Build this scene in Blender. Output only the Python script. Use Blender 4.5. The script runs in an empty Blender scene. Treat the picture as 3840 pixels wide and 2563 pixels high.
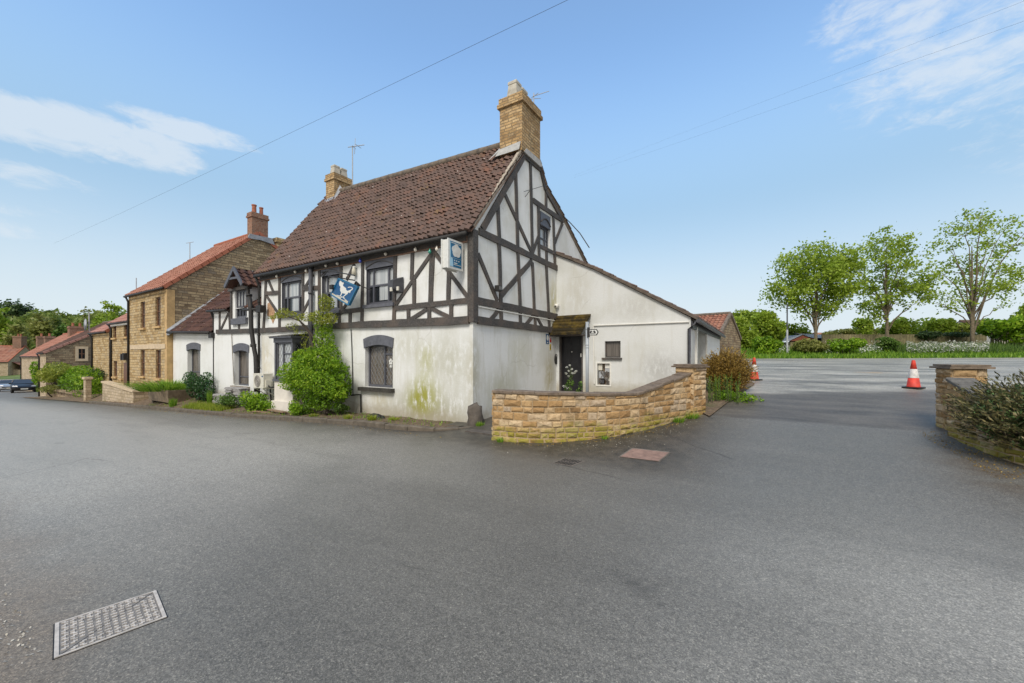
import bpy, bmesh, math, random
import numpy as np
from mathutils import Vector, Matrix
random.seed(7)
SC = bpy.context.scene
COL = SC.collection
rad = math.radians
# ------------------------------------------------------------------ frames
# village frame: x runs along the inn's street front (to the right), y into the depth, origin at the inn's street corner
TH = rad(-32); RX, RY = math.cos(TH), math.sin(TH); NX, NY = -RY, RX
KX, KY = -.917, 9.44
CH = 1.65                       # camera height
FPX, HZ = 1505.6, 1337.0        # focal length / horizon of the survey photograph
def fr(X, Y):
    x, y = X-KX, Y-KY
    return x*RX+y*RY, x*NX+y*NY
def wd(a, b):
    return KX+a*RX+b*NX, KY+a*RY+b*NY
CA, CB = fr(0, 0)
def FP(x, y, b=0.0):            # survey: point of the plane y=b of the village frame
    dx = (x-1920)/FPX; dz = (HZ-y)/FPX; da = dx*RX+RY; db = dx*NX+NY
    k = (b-CB)/db
    return CA+da*k, CH+dz*k
def GP(x, y, a=0.0):            # survey: point of the plane x=a
    dx = (x-1920)/FPX; dz = (HZ-y)/FPX; da = dx*RX+RY; db = dx*NX+NY
    k = (a-CA)/da
    return CB+db*k, CH+dz*k
def PD(x, y, Y):                # survey: world point at depth Y
    return (x-1920)/FPX*Y, Y, CH+(HZ-y)/FPX*Y
class Frame:
    def __init__(s, x, y, rot): s.x, s.y, s.rot = x, y, rot; s.c, s.s = math.cos(rot), math.sin(rot)
    def w(s, p): return Vector((s.x+p[0]*s.c-p[1]*s.s, s.y+p[0]*s.s+p[1]*s.c, p[2]))
FF = Frame(KX, KY, TH)
FW = Frame(0, 0, 0)
# ------------------------------------------------------------------ terrain height
def sst(x, a, b):
    t = np.clip((np.asarray(x, float)-a)/(b-a), 0, 1); return t*t*(3-2*t)
ZA = ([-400, -120, -68, -43, -30, -17.9, -8.3, -2.5, 0, 12, 60, 300], [-7, -4.3, -2.5, -1.6, -1.08, -.64, -.31, -.03, 0, 0, .25, 1.0])
GB = ([-300, -1.2, 2.1, 4.6, 7.4, 9, 15, 22, 27, 400], [0, 0, .22, .5, .8, .93, 1.25, 1.45, 1.5, 1.6])
def H(a, b):
    z = np.interp(a, *ZA)
    return z + np.interp(b, *GB)*sst(a, -12, -1)
def Hs(a, b): return float(H(a, b))
def HW(X, Y): return Hs(*fr(X, Y))
def GR(x, y, off=0.0):          # survey: point on the ground sheet, village frame
    dx = (x-1920)/FPX; dz = (HZ-y)/FPX
    lo, t = 0.5, 0.5
    while t < 300:
        X, Y = dx*t, t
        if CH+dz*t <= HW(X, Y)+off: break
        lo = t; t *= 1.01
    for _ in range(30):
        m = (lo+t)/2
        if CH+dz*m <= HW(dx*m, m)+off: t = m
        else: lo = m
    a, b = fr(dx*t, t)
    return a, b, CH+dz*t
BASE = ([-60, -43, -31, -24, -18.3, -9, -4.1, 0], [-2.2, -1.62, -.7, -.15, -.1, -.09, -.02, .0])
def base(a): return float(np.interp(a, *BASE))
# ------------------------------------------------------------------ materials
MATS = {}
class NT:
    def __init__(s, name):
        m = bpy.data.materials.new(name); m.use_nodes = True
        s.m = m; s.t = m.node_tree; s.t.nodes.clear(); MATS[name] = m
    def n(s, typ, props=None, **ins):
        nd = s.t.nodes.new(typ)
        for k, v in (props or {}).items(): setattr(nd, k, v)
        for k, v in ins.items():
            key = int(k[1:]) if k[0] == 'i' and k[1:].isdigit() else k.replace('_', ' ')
            sk = nd.inputs[key]
            if isinstance(v, bpy.types.NodeSocket): s.t.links.new(v, sk)
            elif isinstance(v, tuple) and len(v) == 3 and sk.type == 'RGBA': sk.default_value = (*v, 1)
            else: sk.default_value = v
        return nd
    def co(s): return s.n('ShaderNodeTexCoord').outputs['Object']
    def uv(s): return s.n('ShaderNodeTexCoord').outputs['UV']
    def mp(s, v, scale=(1, 1, 1), loc=(0, 0, 0), rot=(0, 0, 0)):
        return s.n('ShaderNodeMapping', Vector=v, Scale=scale, Location=loc, Rotation=rot).outputs[0]
    def noise(s, v, scale=5., det=4., rough=.55, dist=0.):
        return s.n('ShaderNodeTexNoise', Vector=v, Scale=scale, Detail=det, Roughness=rough, Distortion=dist).outputs[0]
    def ramp(s, f, *st):
        r = s.n('ShaderNodeValToRGB', Fac=f); e = r.color_ramp.elements
        while len(e) < len(st): e.new(.5)
        for i, (p, c) in enumerate(st):
            e[i].position = p; e[i].color = (*c, 1) if isinstance(c, tuple) else (c, c, c, 1)
        return r.outputs[0]
    def mix(s, f, a, b, mode='MIX'):
        nd = s.t.nodes.new('ShaderNodeMix'); nd.data_type = 'RGBA'; nd.blend_type = mode
        for sk, v in ((nd.inputs[0], f), (nd.inputs[6], a), (nd.inputs[7], b)):
            if isinstance(v, bpy.types.NodeSocket): s.t.links.new(v, sk)
            elif isinstance(v, tuple): sk.default_value = (*v, 1)
            else: sk.default_value = v
        return nd.outputs[2]
    def math(s, op, a, b=0., c=0.):
        return s.n('ShaderNodeMath', {'operation': op}, i0=a, i1=b, i2=c).outputs[0]
    def rng(s, f, a, b, c=0., d=1.):
        return s.n('ShaderNodeMapRange', {'interpolation_type': 'SMOOTHSTEP'}, Value=f, From_Min=a, From_Max=b, To_Min=c, To_Max=d).outputs[0]
    def sep(s, v): return s.n('ShaderNodeSeparateXYZ', Vector=v).outputs
    def blob(s, v, c, r):       # 1 in the middle of an ellipsoid, 0 outside
        q = s.n('ShaderNodeVectorMath', {'operation': 'SUBTRACT'}, i0=v, i1=c).outputs[0]
        q = s.n('ShaderNodeVectorMath', {'operation': 'DIVIDE'}, i0=q, i1=r).outputs[0]
        l = s.n('ShaderNodeVectorMath', {'operation': 'LENGTH'}, i0=q).outputs['Value']
        return s.rng(l, 0., 1., 1., 0.)
    def out(s, col, rough=.8, bump=None, bs=.3, bd=.02, metal=0., spec=.5, emit=None, trans=None, **kw):
        p = s.n('ShaderNodeBsdfPrincipled', Base_Color=col, Roughness=rough, Metallic=metal)
        p.inputs['Specular IOR Level'].default_value = spec
        for k, v in kw.items(): p.inputs[k.replace('_', ' ')].default_value = v
        if bump is not None:
            b = s.n('ShaderNodeBump', Height=bump, Strength=bs, Distance=bd)
            s.t.links.new(b.outputs[0], p.inputs['Normal'])
        sh = p.outputs[0]
        if trans is not None:
            tr = s.n('ShaderNodeBsdfTranslucent', Color=col)
            sh = s.n('ShaderNodeMixShader', Fac=trans, i1=sh, i2=tr.outputs[0]).outputs[0]
        o = s.n('ShaderNodeOutputMaterial', Surface=sh)
        return s.m
def rndattr(N): return N.n('ShaderNodeAttribute', {'attribute_name': 'rnd'}).outputs['Fac']
def plain(name, col, rough=.7, var=.15, scale=8., bs=.1, **kw):
    N = NT(name); v = N.co(); f = N.noise(v, scale, 5, .6)
    lo = tuple(c*(1-var) for c in col); hi = tuple(min(1, c*(1+var)) for c in col)
    return N.out(N.ramp(f, (.3, lo), (.7, hi)), rough, f, bs, .01, **kw)
def leafmat(name, lo, mid, hi, trans=.35, rough=.5):
    N = NT(name); r = rndattr(N)
    return N.out(N.ramp(r, (0., lo), (.5, mid), (1., hi)), rough, spec=.35, trans=trans)
# white painted render with weather stains
def render_mat(name, col=(.745, .76, .75), patches=(), dirt=.75, basez=None):
    N = NT(name); v = N.co()
    big = N.noise(v, .9, 6, .6); fine = N.noise(v, 22, 6, .65); grain = N.noise(v, 140, 3, .6)
    st = N.noise(N.mp(v, (2.6, 2.6, .3)), 1.6, 6, .7, .6)
    c = N.mix(N.math('MULTIPLY', N.rng(big, .42, .66), .62*dirt), col, (.5, .5, .43))
    c = N.mix(N.math('MULTIPLY', N.rng(st, .5, .74), .6*dirt), c, (.47, .45, .36))
    c = N.mix(N.math('MULTIPLY', N.rng(fine, .54, .72), .3), c, (.48, .47, .42))
    ck = N.n('ShaderNodeTexVoronoi', {'feature': 'DISTANCE_TO_EDGE'}, Vector=N.mix(.25, v, N.n('ShaderNodeTexNoise', Vector=v, Scale=1.9, Detail=6.).outputs['Color']), Scale=.55).outputs['Distance']
    c = N.mix(N.math('MULTIPLY', N.math('MULTIPLY', N.rng(ck, .001, .006, 1., 0.), N.rng(N.noise(v, .6, 2), .5, .56)), .28), c, (.3, .29, .25))
    sp = N.noise(v, 9, 8, .75)
    c = N.mix(N.math('MULTIPLY', N.rng(sp, .66, .72), .35), c, (.36, .35, .3))
    for ctr, rr, cc, k in patches:
        m = N.math('MULTIPLY', N.blob(v, ctr, rr), N.rng(N.noise(N.mp(v, (4, 4, 1.7)), 1.7, 7, .68), .32, .56))
        c = N.mix(N.math('MULTIPLY', m, k), c, cc)
    if basez is not None:
        z = N.sep(v)[2]; e = N.math('ADD', z, N.math('MULTIPLY', N.noise(v, 3, 6, .7), -.55))
        c = N.mix(N.math('MULTIPLY', N.rng(e, basez-.3, basez+.12, 1., 0.), .7), c, (.33, .29, .2))
    return N.out(c, .85, N.math('ADD', N.math('MULTIPLY', fine, .7), N.math('MULTIPLY', grain, .3)), .45, .02, spec=.25)
ALG = (.33, .33, .07)
render_mat('white_render', patches=[((-1.4, 0, .3), (2.4, .5, .9), (.4, .395, .3), 1.), ((-.7, 0, 1.5), (1.2, .5, 1.1), (.5, .5, .42), .9), ((-6, 0, 2.), (1.5, .5, .8), (.5, .49, .41), .6), ((-2.2, 0, 1.9), (1.6, .5, .9), (.53, .53, .45), .7), ((0, 1.2, .8), (.4, 1.3, .9), (.48, .48, .38), .8),
    ((.0, .05, 1.2), (.35, .35, 1.5), (.45, .43, .33), .8), ((0, 4.0, 1.0), (.4, .6, 1.0), (.42, .37, .2), .8), ((0, 4.3, 3.4), (.4, .55, 1.2), (.5, .46, .24), .8),
    ((0, 2.1, 1.7), (.4, .9, 1.1), (.53, .53, .42), .6), ((0, 3.3, 3.9), (.4, .6, .9), (.55, .5, .36), .6), ((-3.3, 0, .5), (.7, .5, .5), (.5, .46, .33), .7), ((-9.3, 0, 1.5), (.7, .5, 1.3), (.55, .5, .36), .7), ((-1.6, 0, .65), (.85, .5, .85), ALG, 1.), ((-1.75, 0, .45), (.6, .5, .5), (.3, .3, .05), 1.), ((-1.5, 0, 1.55), (.5, .5, .6), (.4, .4, .17), .7)], basez=.08)
render_mat('wing_render', patches=[((-12.6, 0, 1.0), (.5, .6, 1.), (.55, .5, .38), .7)], dirt=.35, basez=.1)
render_mat('extension_render', (.66, .675, .665), patches=[((1.3, .0, .8), (1., .5, .8), (.42, .42, .4), .8), ((.6, 0, 2.6), (1.2, .5, .7), (.52, .52, .49), .8), ((-1.3, 0, 3.1), (.8, .5, 1.3), (.52, .51, .45), .7), ((-1.2, 0, .4), (.9, .5, .5), (.45, .42, .35), .8), ((3.4, 4.5, 1.3), (.5, .5, .6), (.42, .42, .4), .8), ((.4, 4.5, 3.2), (.5, .5, 1.6), (.58, .56, .46), .6)], dirt=.6, basez=.1)
plain('pale_render', (.66, .62, .55), .85, .1, 4)
# painted oak
N = NT('black_timber'); v = N.co(); g = N.noise(v, 30, 6, .7); b_ = N.noise(v, 1.6, 6, .7)
c = N.ramp(g, (.3, (.032, .03, .028)), (.58, (.085, .08, .076)), (.74, (.19, .18, .165)))
c = N.mix(N.math('MULTIPLY', N.rng(b_, .44, .66), .65), c, (.135, .105, .085)); N.out(c, .75, g, .5, .015, spec=.3)
plain('grey_joinery', (.085, .088, .105), .5, .2, 10, .1)
plain('lintel_grey', (.105, .11, .13), .65, .25, 9, .2)
plain('mossy_sill', (.045, .042, .035), .85, .45, 12, .4)
plain('black_plastic', (.02, .019, .018), .65, .3, 10)
plain('grey_pipe', (.06, .062, .07), .4, .3, 10)
N = NT('sign_post_metal'); N.out((.36, .39, .41), .5, metal=.25)
plain('white_plastic', (.74, .73, .68), .45, .05, 6)
plain('cream_metal', (.62, .6, .52), .45, .06, 6)
plain('dark_grille', (.16, .145, .135), .6, .2, 60)
plain('lead', (.27, .29, .32), .55, .25, 7, .2)
plain('mortar_white', (.4, .4, .385), .85, .2, 9, .3)
plain('verge_dark', (.12, .095, .075), .9, .35, 9, .4)
plain('verge_mortar', (.38, .33, .26), .9, .25, 9, .4)
plain('clay_pot', (.46, .43, .36), .85, .25, 6, .2)
plain('red_clay', (.34, .12, .07), .8, .2, 9)
plain('dark_void', (.006, .006, .007), .6, .1)
plain('black_door', (.011, .011, .014), .35, .3, 6)
plain('trough_stone', (.2, .155, .105), .95, .4, 5, .5)
plain('concrete', (.27, .24, .2), .9, .35, 6, .4)
plain('dark_concrete', (.1, .085, .07), .9, .4, 6, .4)
plain('slate', (.33, .32, .31), .7, .4, 14, .3)
plain('plank', (.22, .15, .09), .8, .3, 10, .3)
plain('pale_stone', (.55, .44, .3), .9, .15, 8, .3)
plain('quoin', (.5, .34, .16), .9, .25, 4, .3)
plain('brown_frame', (.14, .065, .035), .5, .2, 10)
plain('red_cover', (.27, .17, .13), .8, .3, 8, .2)
plain('drain_iron', (.17, .145, .115), .7, .35, 12, .2)
plain('cast_iron', (.5, .46, .41), .6, .3, 16, .3)
plain('cover_iron', (.2, .185, .165), .7, .3, 16, .3)
plain('rubber', (.015, .015, .016), .7, .2)
plain('bark', (.16, .13, .085), .95, .4, 10, .6)
plain('bark_ivy', (.06, .075, .03), .95, .4, 10, .6)
plain('dark_bark', (.05, .04, .03), .95, .3, 10, .5)
plain('fence_wood', (.23, .2, .11), .9, .3, 3, .3)
plain('shed_red', (.2, .06, .035), .8, .2, 6)
plain('cable', (.03, .03, .03), .6, .1)
plain('galv', (.4, .42, .44), .45, .15, 9)
plain('bare_brick', (.42, .26, .15), .9, .3, 14, .4)
plain('blue_sign', (.006, .075, .2), .35, .12, 5)
plain('rose_blue', (.01, .13, .26), .35, .15, 4)
plain('rose_lightblue', (.35, .58, .72), .4, .1, 4)
plain('sign_white', (.66, .67, .64), .6, .12, 14)
plain('sign_cream', (.55, .52, .42), .7, .15, 10)
plain('red_sign', (.5, .03, .03), .5, .1)
plain('yellow_sign', (.6, .45, .03), .5, .1)
plain('bulb_white', (.7, .66, .58), .25, .05)
plain('bulb_green', (.05, .3, .22), .25, .05)
plain('bulb_blue', (.05, .08, .45), .25, .05)
plain('cone_red', (.62, .05, .028), .6, .35, 7)
plain('worn_paint', (.42, .42, .4), .8, .5, 5)
plain('grit', (.5, .47, .4), .9, .3, 5)
plain('cone_white', (.6, .58, .55), .6, .3, 14)
N = NT('glass_dark'); N.out((.016, .019, .022), .06, spec=.6)
N = NT('glass_pale'); v = N.co(); N.out(N.ramp(N.noise(N.mp(v, (9, 9, .5)), 2, 3), (.35, (.3, .33, .35)), (.65, (.5, .52, .52))), .12, spec=.6)  # net curtain and sky reflection put together into the pane colour
N = NT('glass_grey'); v = N.co(); N.out(N.ramp(N.noise(N.mp(v, (9, 9, .4)), 2.5, 3), (.35, (.075, .065, .055)), (.65, (.17, .15, .13))), .15, spec=.5)
N = NT('leading'); N.out((.33, .34, .36), .5, metal=.4)
N = NT('car_black'); N.out((.008, .008, .009), .3, spec=.4)
N = NT('car_silver'); N.out((.38, .4, .42), .25, metal=.5, Coat_Weight=.5)
N = NT('car_glass'); N.out((.03, .035, .04), .05, spec=.8)
N = NT('lamp_glass'); N.out((.55, .56, .56), .15, spec=.7)
# stone in courses (box-projected metre UVs)
def stone_mat(name, cols, mort, bw=.34, bh=.15, moss=None, bump=.7, dark=.35):
    N = NT(name); u = N.uv(); v = N.co()
    d = N.n('ShaderNodeTexNoise', Vector=u, Scale=2.2, Detail=3.).outputs['Color']
    uu = N.mix(.07, u, d); uu = N.n('ShaderNodeVectorMath', {'operation': 'ADD'}, i0=u, i1=N.n('ShaderNodeVectorMath', {'operation': 'SCALE'}, i0=N.n('ShaderNodeVectorMath', {'operation': 'SUBTRACT'}, i0=d, i1=(.5, .5, .5)).outputs[0], Scale=.09).outputs[0]).outputs[0]
    br = N.n('ShaderNodeTexBrick', {'offset': .43, 'squash': .75, 'squash_frequency': 3}, Vector=uu, Color1=(0., 0., 0.), Color2=(1., 1., 1.), Mortar=(.5, .5, .5), Scale=1., Mortar_Size=.012, Mortar_Smooth=.3, Bias=0., Brick_Width=bw, Row_Height=bh)
    rnd = N.math('ADD', N.math('MULTIPLY', br.outputs[0], .6), N.math('MULTIPLY', N.noise(uu, 3., 3), .45))
    c = N.ramp(rnd, *[(.12+.76*i/(len(cols)-1), q) for i, q in enumerate(cols)])
    fn = N.noise(v, 16, 6, .7)
    c = N.mix(N.math('MULTIPLY', N.rng(fn, .48, .75), dark), c, tuple(q*.35 for q in cols[0]))
    wx = N.noise(v, .55, 5, .6); c = N.mix(N.math('MULTIPLY', N.rng(wx, .5, .7), .4), c, tuple(q*.55 for q in cols[0]))
    c = N.mix(N.math('MULTIPLY', br.outputs['Fac'], .8), c, mort)
    if moss:
        m = N.rng(N.noise(v, 1.4, 6, .7), .55, .68); c = N.mix(N.math('MULTIPLY', m, .6), c, moss)
    hgt = N.math('SUBTRACT', N.math('MULTIPLY', fn, .5), br.outputs['Fac'])
    return N.out(c, .92, hgt, bump, .03, spec=.2)
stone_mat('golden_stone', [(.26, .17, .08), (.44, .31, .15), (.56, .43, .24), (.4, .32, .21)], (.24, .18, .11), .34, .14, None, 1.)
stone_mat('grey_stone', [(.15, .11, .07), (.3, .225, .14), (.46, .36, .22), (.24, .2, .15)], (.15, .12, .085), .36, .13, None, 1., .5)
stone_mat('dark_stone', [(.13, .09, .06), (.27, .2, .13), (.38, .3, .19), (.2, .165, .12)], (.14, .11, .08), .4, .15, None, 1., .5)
stone_mat('far_stone', [(.32, .25, .16), (.46, .37, .25), (.56, .46, .33), (.4, .33, .24)], (.27, .21, .14), .34, .14)
stone_mat('buff_brick', [(.2, .125, .065), (.46, .3, .14), (.6, .43, .23), (.34, .23, .13)], (.2, .155, .1), .25, .085, (.13, .115, .075), .8, .5)
stone_mat('red_brick', [(.15, .075, .05), (.25, .12, .075), (.32, .17, .11), (.2, .115, .08)], (.3, .24, .19), .225, .075, None, .5)
# loose laid stones: one random number for each stone
N = NT('wall_stone'); v = N.co(); r = rndattr(N); f = N.noise(v, 13, 7, .7); b_ = N.noise(v, 2.2, 6, .65)
c = N.ramp(r, (0., (.33, .2, .09)), (.25, (.44, .28, .13)), (.55, (.52, .36, .19)), (.8, (.6, .46, .29)), (1., (.45, .36, .26)))
c = N.mix(N.math('MULTIPLY', N.rng(f, .44, .7), .6), c, (.22, .13, .06))
c = N.mix(N.math('MULTIPLY', N.rng(b_, .56, .7), .5), c, (.1, .075, .045))
z = N.sep(v)[2]
m = N.math('MULTIPLY', N.rng(N.math('ADD', z, N.math('MULTIPLY', N.noise(v, 1.1, 5, .7), -.75)), -.3, .02, 1., 0.), N.rng(N.noise(v, 5, 6, .7), .34, .56))
c = N.mix(N.math('MULTIPLY', m, .85), c, (.27, .25, .035)); N.out(c, .93, f, .8, .03, spec=.2)
plain('wall_mortar', (.4, .3, .18), .95, .3, 20, .5)
plain('coping_brown', (.17, .13, .095), .85, .4, 9, .5)
N = NT('coping_grey'); v = N.co(); f = N.noise(v, 12, 6, .7)
c = N.ramp(f, (.3, (.07, .065, .055)), (.6, (.16, .15, .13)), (.75, (.3, .29, .26)), (.8, (.5, .5, .46))); N.out(c, .9, f, .5, .02)
# pantiles: UV cell = one tile
def tile_mat(name, cols, moss=(.2, .15, .06), mossk=.4, speck=.3, lichen=(.55, .52, .47)):
    N = NT(name); u = N.uv(); v = N.co()
    fl = N.n('ShaderNodeVectorMath', {'operation': 'FLOOR'}, i0=u).outputs[0]
    wn = N.n('ShaderNodeTexWhiteNoise', {'noise_dimensions': '2D'}, Vector=fl).outputs['Value']
    big = N.noise(v, .6, 5, .6)
    f = N.math('ADD', N.math('MULTIPLY', wn, .34), N.math('MULTIPLY', big, .7))
    c = N.ramp(f, *[(.2+.65*i/(len(cols)-1), q) for i, q in enumerate(cols)])
    fn = N.noise(v, 18, 6, .7); c = N.mix(N.math('MULTIPLY', N.rng(fn, .5, .75), .5), c, tuple(q*.4 for q in cols[0]))
    mm = N.math('MULTIPLY', N.rng(N.noise(v, 1.5, 6, .75), .55, .66), N.rng(N.noise(v, 11, 3), .45, .6))
    c = N.mix(N.math('MULTIPLY', mm, mossk), c, moss)
    vo = N.n('ShaderNodeTexVoronoi', Vector=v, Scale=4.6); vr = N.sep(vo.outputs['Color'])[0]
    sp = N.math('MULTIPLY', N.rng(vo.outputs['Distance'], .05, .1, 1., 0.), N.rng(vr, .5, .52))
    c = N.mix(N.math('MULTIPLY', sp, speck), c, lichen)
    return N.out(c, .85, fn, .4, .015, spec=.25)
tile_mat('inn_tiles', [(.085, .062, .052), (.13, .09, .075), (.155, .1, .08), (.2, .1, .066)], (.22, .14, .05), .6, 1., (.75, .7, .64))
tile_mat('wing_tiles', [(.045, .026, .022), (.07, .038, .031), (.1, .052, .04), (.12, .062, .046)], (.13, .1, .03), .5, .7)
tile_mat('red_tiles', [(.21, .1, .07), (.31, .14, .095), (.38, .18, .125), (.29, .16, .12)], (.17, .14, .09), .6, .3)
tile_mat('pink_tiles', [(.28, .14, .11), (.36, .18, .14), (.42, .23, .19), (.3, .17, .14)], (.2, .16, .1), .3, .2)
tile_mat('brown_tiles', [(.06, .036, .028), (.09, .052, .04), (.12, .07, .052), (.09, .062, .048)], (.15, .12, .06), .4, .1)
tile_mat('barn_tiles', [(.2, .09, .06), (.3, .13, .085), (.36, .18, .12), (.24, .13, .1)], (.12, .1, .06), .5, .4)
plain('ridge_red', (.36, .125, .07), .8, .2, 6, .2)
plain('ridge_dark', (.16, .13, .1), .9, .35, 8, .4)
N = NT('mossy_shingle'); v = N.co(); f = N.noise(v, 5, 7, .7); r = rndattr(N)
c = N.ramp(N.math('ADD', N.math('MULTIPLY', f, .75), N.math('MULTIPLY', r, .3)), (.35, (.03, .025, .015)), (.5, (.1, .07, .02)), (.62, (.16, .14, .02)), (.75, (.33, .29, .04))); N.out(c, .95, f, .9, .03, spec=.1)
PATCH = GR(3272, 1398)
# ground
N = NT('asphalt'); v = N.co(); X, Y, Z = N.sep(v)[:3]
g1 = N.noise(v, 150, 3, .8); g2 = N.noise(v, 60, 5, .8); lg = N.noise(v, .5, 9, .72); md = N.noise(v, 4., 5, .65)
vo = N.n('ShaderNodeTexVoronoi', Vector=v, Scale=70.)
c = N.ramp(N.math('ADD', N.math('MULTIPLY', g1, .55), N.math('MULTIPLY', g2, .45)), (.36, (.05, .05, .049)), (.5, (.115, .115, .112)), (.62, (.225, .225, .22)))
st = N.rng(vo.outputs['Distance'], .12, .34, 1., 0.)
c = N.mix(N.math('MULTIPLY', st, N.rng(N.sep(vo.outputs['Color'])[1], .88, .9, 0., .45)), c, (.42, .42, .4))
c = N.mix(N.rng(lg, .42, .62, 0., .22), c, (.08, .081, .08))
c = N.mix(N.rng(md, .5, .75, 0., .2), c, (.16, .16, .155))
sheen = N.math('MAXIMUM', N.rng(N.math('ADD', X, N.math('MULTIPLY', lg, 3.)), 5.2, -1.5, 0., 1.), N.math('MULTIPLY', N.rng(N.math('ADD', X, N.math('MULTIPLY', lg, 3.)), 6., 9., 0., .75), N.rng(Y, .5, -2.5)))  # sky sheen toward both road ends, painted in as lighter tarmac
c = N.mix(N.math('MULTIPLY', N.math('MULTIPLY', sheen, N.rng(N.math('ADD', Y, lg), -1.3, -3.3, .25, 1.)), .9), c, N.mix(.6, N.mix(1., c, (1.9, 1.9, 1.9), 'MULTIPLY'), (.34, .34, .34)))
trk = N.noise(N.mp(v, (.1, .75, 1.), rot=(0, 0, .04)), 1.3, 10, .74)
c = N.mix(N.math('MULTIPLY', N.rng(trk, .48, .72), .24), c, (.045, .045, .044)); c = N.mix(N.math('MULTIPLY', N.rng(trk, .5, .32), .18), c, (.21, .21, .205))
oil = N.math('MULTIPLY', N.rng(N.noise(v, .8, 7, .72, .4), .6, .72), N.rng(N.noise(v, 3., 4), .4, .6)); c = N.mix(N.math('MULTIPLY', oil, .5), c, (.035, .034, .032))
ck = N.n('ShaderNodeTexVoronoi', {'feature': 'DISTANCE_TO_EDGE'}, Vector=N.mix(.12, v, N.n('ShaderNodeTexNoise', Vector=v, Scale=1.6, Detail=5.).outputs['Color']), Scale=.33).outputs['Distance']
ckm = N.math('MULTIPLY', N.rng(ck, .0015, .005, 1., 0.), N.rng(N.noise(v, .35, 2), .54, .6)); c = N.mix(N.math('MULTIPLY', ckm, .55), c, (.02, .02, .02))
wob = N.math('MULTIPLY', N.math('SUBTRACT', N.noise(v, .9, 9, .75), .5), 1.5)
yw = N.math('ADD', Y, wob)
# smeared lighter gravel-dusted yard beyond the gate, dark damp tarmac apron at the gate, dirt along kerb and walls
yd = N.noise(N.mp(v, (.34, 1.15, 1), rot=(0, 0, rad(40))), .9, 9, .7)
yard = N.ramp(yd, (.36, (.1, .1, .098)), (.5, (.25, .25, .24)), (.64, (.4, .395, .38)))
yard = N.mix(N.rng(g1, .5, .7, 0., .35), yard, (.12, .12, .12))
apn = N.ramp(N.math('ADD', N.math('MULTIPLY', g2, .4), N.math('MULTIPLY', N.noise(N.mp(v, (.5, 2, 1)), 1.6, 5, .6), .6)), (.35, (.05, .046, .042)), (.65, (.125, .117, .108)))
edge = N.math('ADD', 2.7, N.math('MULTIPLY', X, .0)); edge2 = N.math('ADD', 3.4, N.math('MULTIPLY', X, .38))
side = N.rng(X, -2., 0.)
yn = N.math('ADD', Y, N.math('MULTIPLY', wob, .25))
k1 = N.math('MULTIPLY', N.rng(N.math('SUBTRACT', yn, edge), -.12, .12), side)
c = N.mix(k1, c, apn)
k2 = N.math('MULTIPLY', N.rng(N.math('SUBTRACT', yn, edge2), -.3, .35), side)
c = N.mix(k2, c, yard)
pb = N.blob(v, PATCH, (.75, .4, 3.)); yk = N.math('MULTIPLY', N.rng(pb, .1, .5), N.rng(md, .38, .5)); c = N.mix(N.math('MULTIPLY', yk, .6), c, (.36, .25, .15))
far = N.math('MULTIPLY', N.rng(yw, 22., 26.), side); c = N.mix(N.math('MULTIPLY', far, .7), c, (.27, .25, .21))
# damp dirt
dk = N.math('MULTIPLY', N.math('MULTIPLY', N.rng(yw, -2.3, -1.1), N.rng(yn, 2.7, 2.5, 0., 1.)), N.math('MULTIPLY', N.rng(X, 5.6, 4.2, 0., 1.), N.rng(X, -7., -1., .35, 1.)))
c = N.mix(N.math('MULTIPLY', dk, .78), c, N.mix(N.rng(md, .4, .6), (.024, .022, .018), (.055, .049, .04)))
rs = N.blob(v, (9.2, .4, 0), (1.9, 2.4, 2)); c = N.mix(N.math('MULTIPLY', N.math('MULTIPLY', rs, N.rng(N.noise(v, 2.5, 6, .7), .38, .6)), .8), c, (.075, .05, .03))
bl = N.math('MULTIPLY', N.rng(yw, -6.4, -7.6), N.rng(X, 3.6, 2.4, 0., 1.)); c = N.mix(N.math('MULTIPLY', bl, .55), c, (.17, .12, .075))
rg = N.math('SUBTRACT', .62, N.math('MULTIPLY', lg, .2))
g3 = N.noise(v, 24, 5, .9); g4 = N.noise(N.mp(v, (1, 1.6, 1)), 9, 6, .9)
gm = N.math('ADD', N.math('MULTIPLY', g3, .55), N.math('MULTIPLY', g4, .45)); c = N.mix(1., c, N.ramp(gm, (.36, (.78, .78, .78)), (.5, (1., 1., 1.)), (.64, (1.24, 1.24, 1.23))), 'MULTIPLY')
va_ = N.n('ShaderNodeTexVoronoi', Vector=v, Scale=150.).outputs['Color']; vb_ = N.n('ShaderNodeTexVoronoi', Vector=v, Scale=66.).outputs['Color']
c = N.mix(1., c, N.ramp(N.sep(va_)[0], (.05, (.66, .66, .65)), (.5, (.97, .97, .96)), (.88, (1.15, 1.15, 1.13)), (.97, (1.6, 1.58, 1.52))), 'MULTIPLY')
c = N.mix(1., c, N.ramp(N.sep(vb_)[0], (.05, (.86, .86, .85)), (.5, (1., 1., 1.)), (.95, (1.15, 1.15, 1.14))), 'MULTIPLY')
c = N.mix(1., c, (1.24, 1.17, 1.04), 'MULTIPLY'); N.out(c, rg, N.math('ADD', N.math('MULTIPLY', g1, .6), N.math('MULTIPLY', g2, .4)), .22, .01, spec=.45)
N = NT('soil'); v = N.co(); f = N.noise(v, 9, 8, .75); q = N.noise(v, 1.3, 5, .6)
c = N.ramp(f, (.3, (.06, .042, .026)), (.5, (.15, .105, .065)), (.7, (.27, .2, .13))); c = N.mix(N.math('MULTIPLY', N.rng(q, .52, .66), .6), c, (.1, .11, .03)); N.out(c, .95, f, 1., .05)
plain('kerb_stone', (.12, .1, .075), .9, .35, 6, .4)
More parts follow.
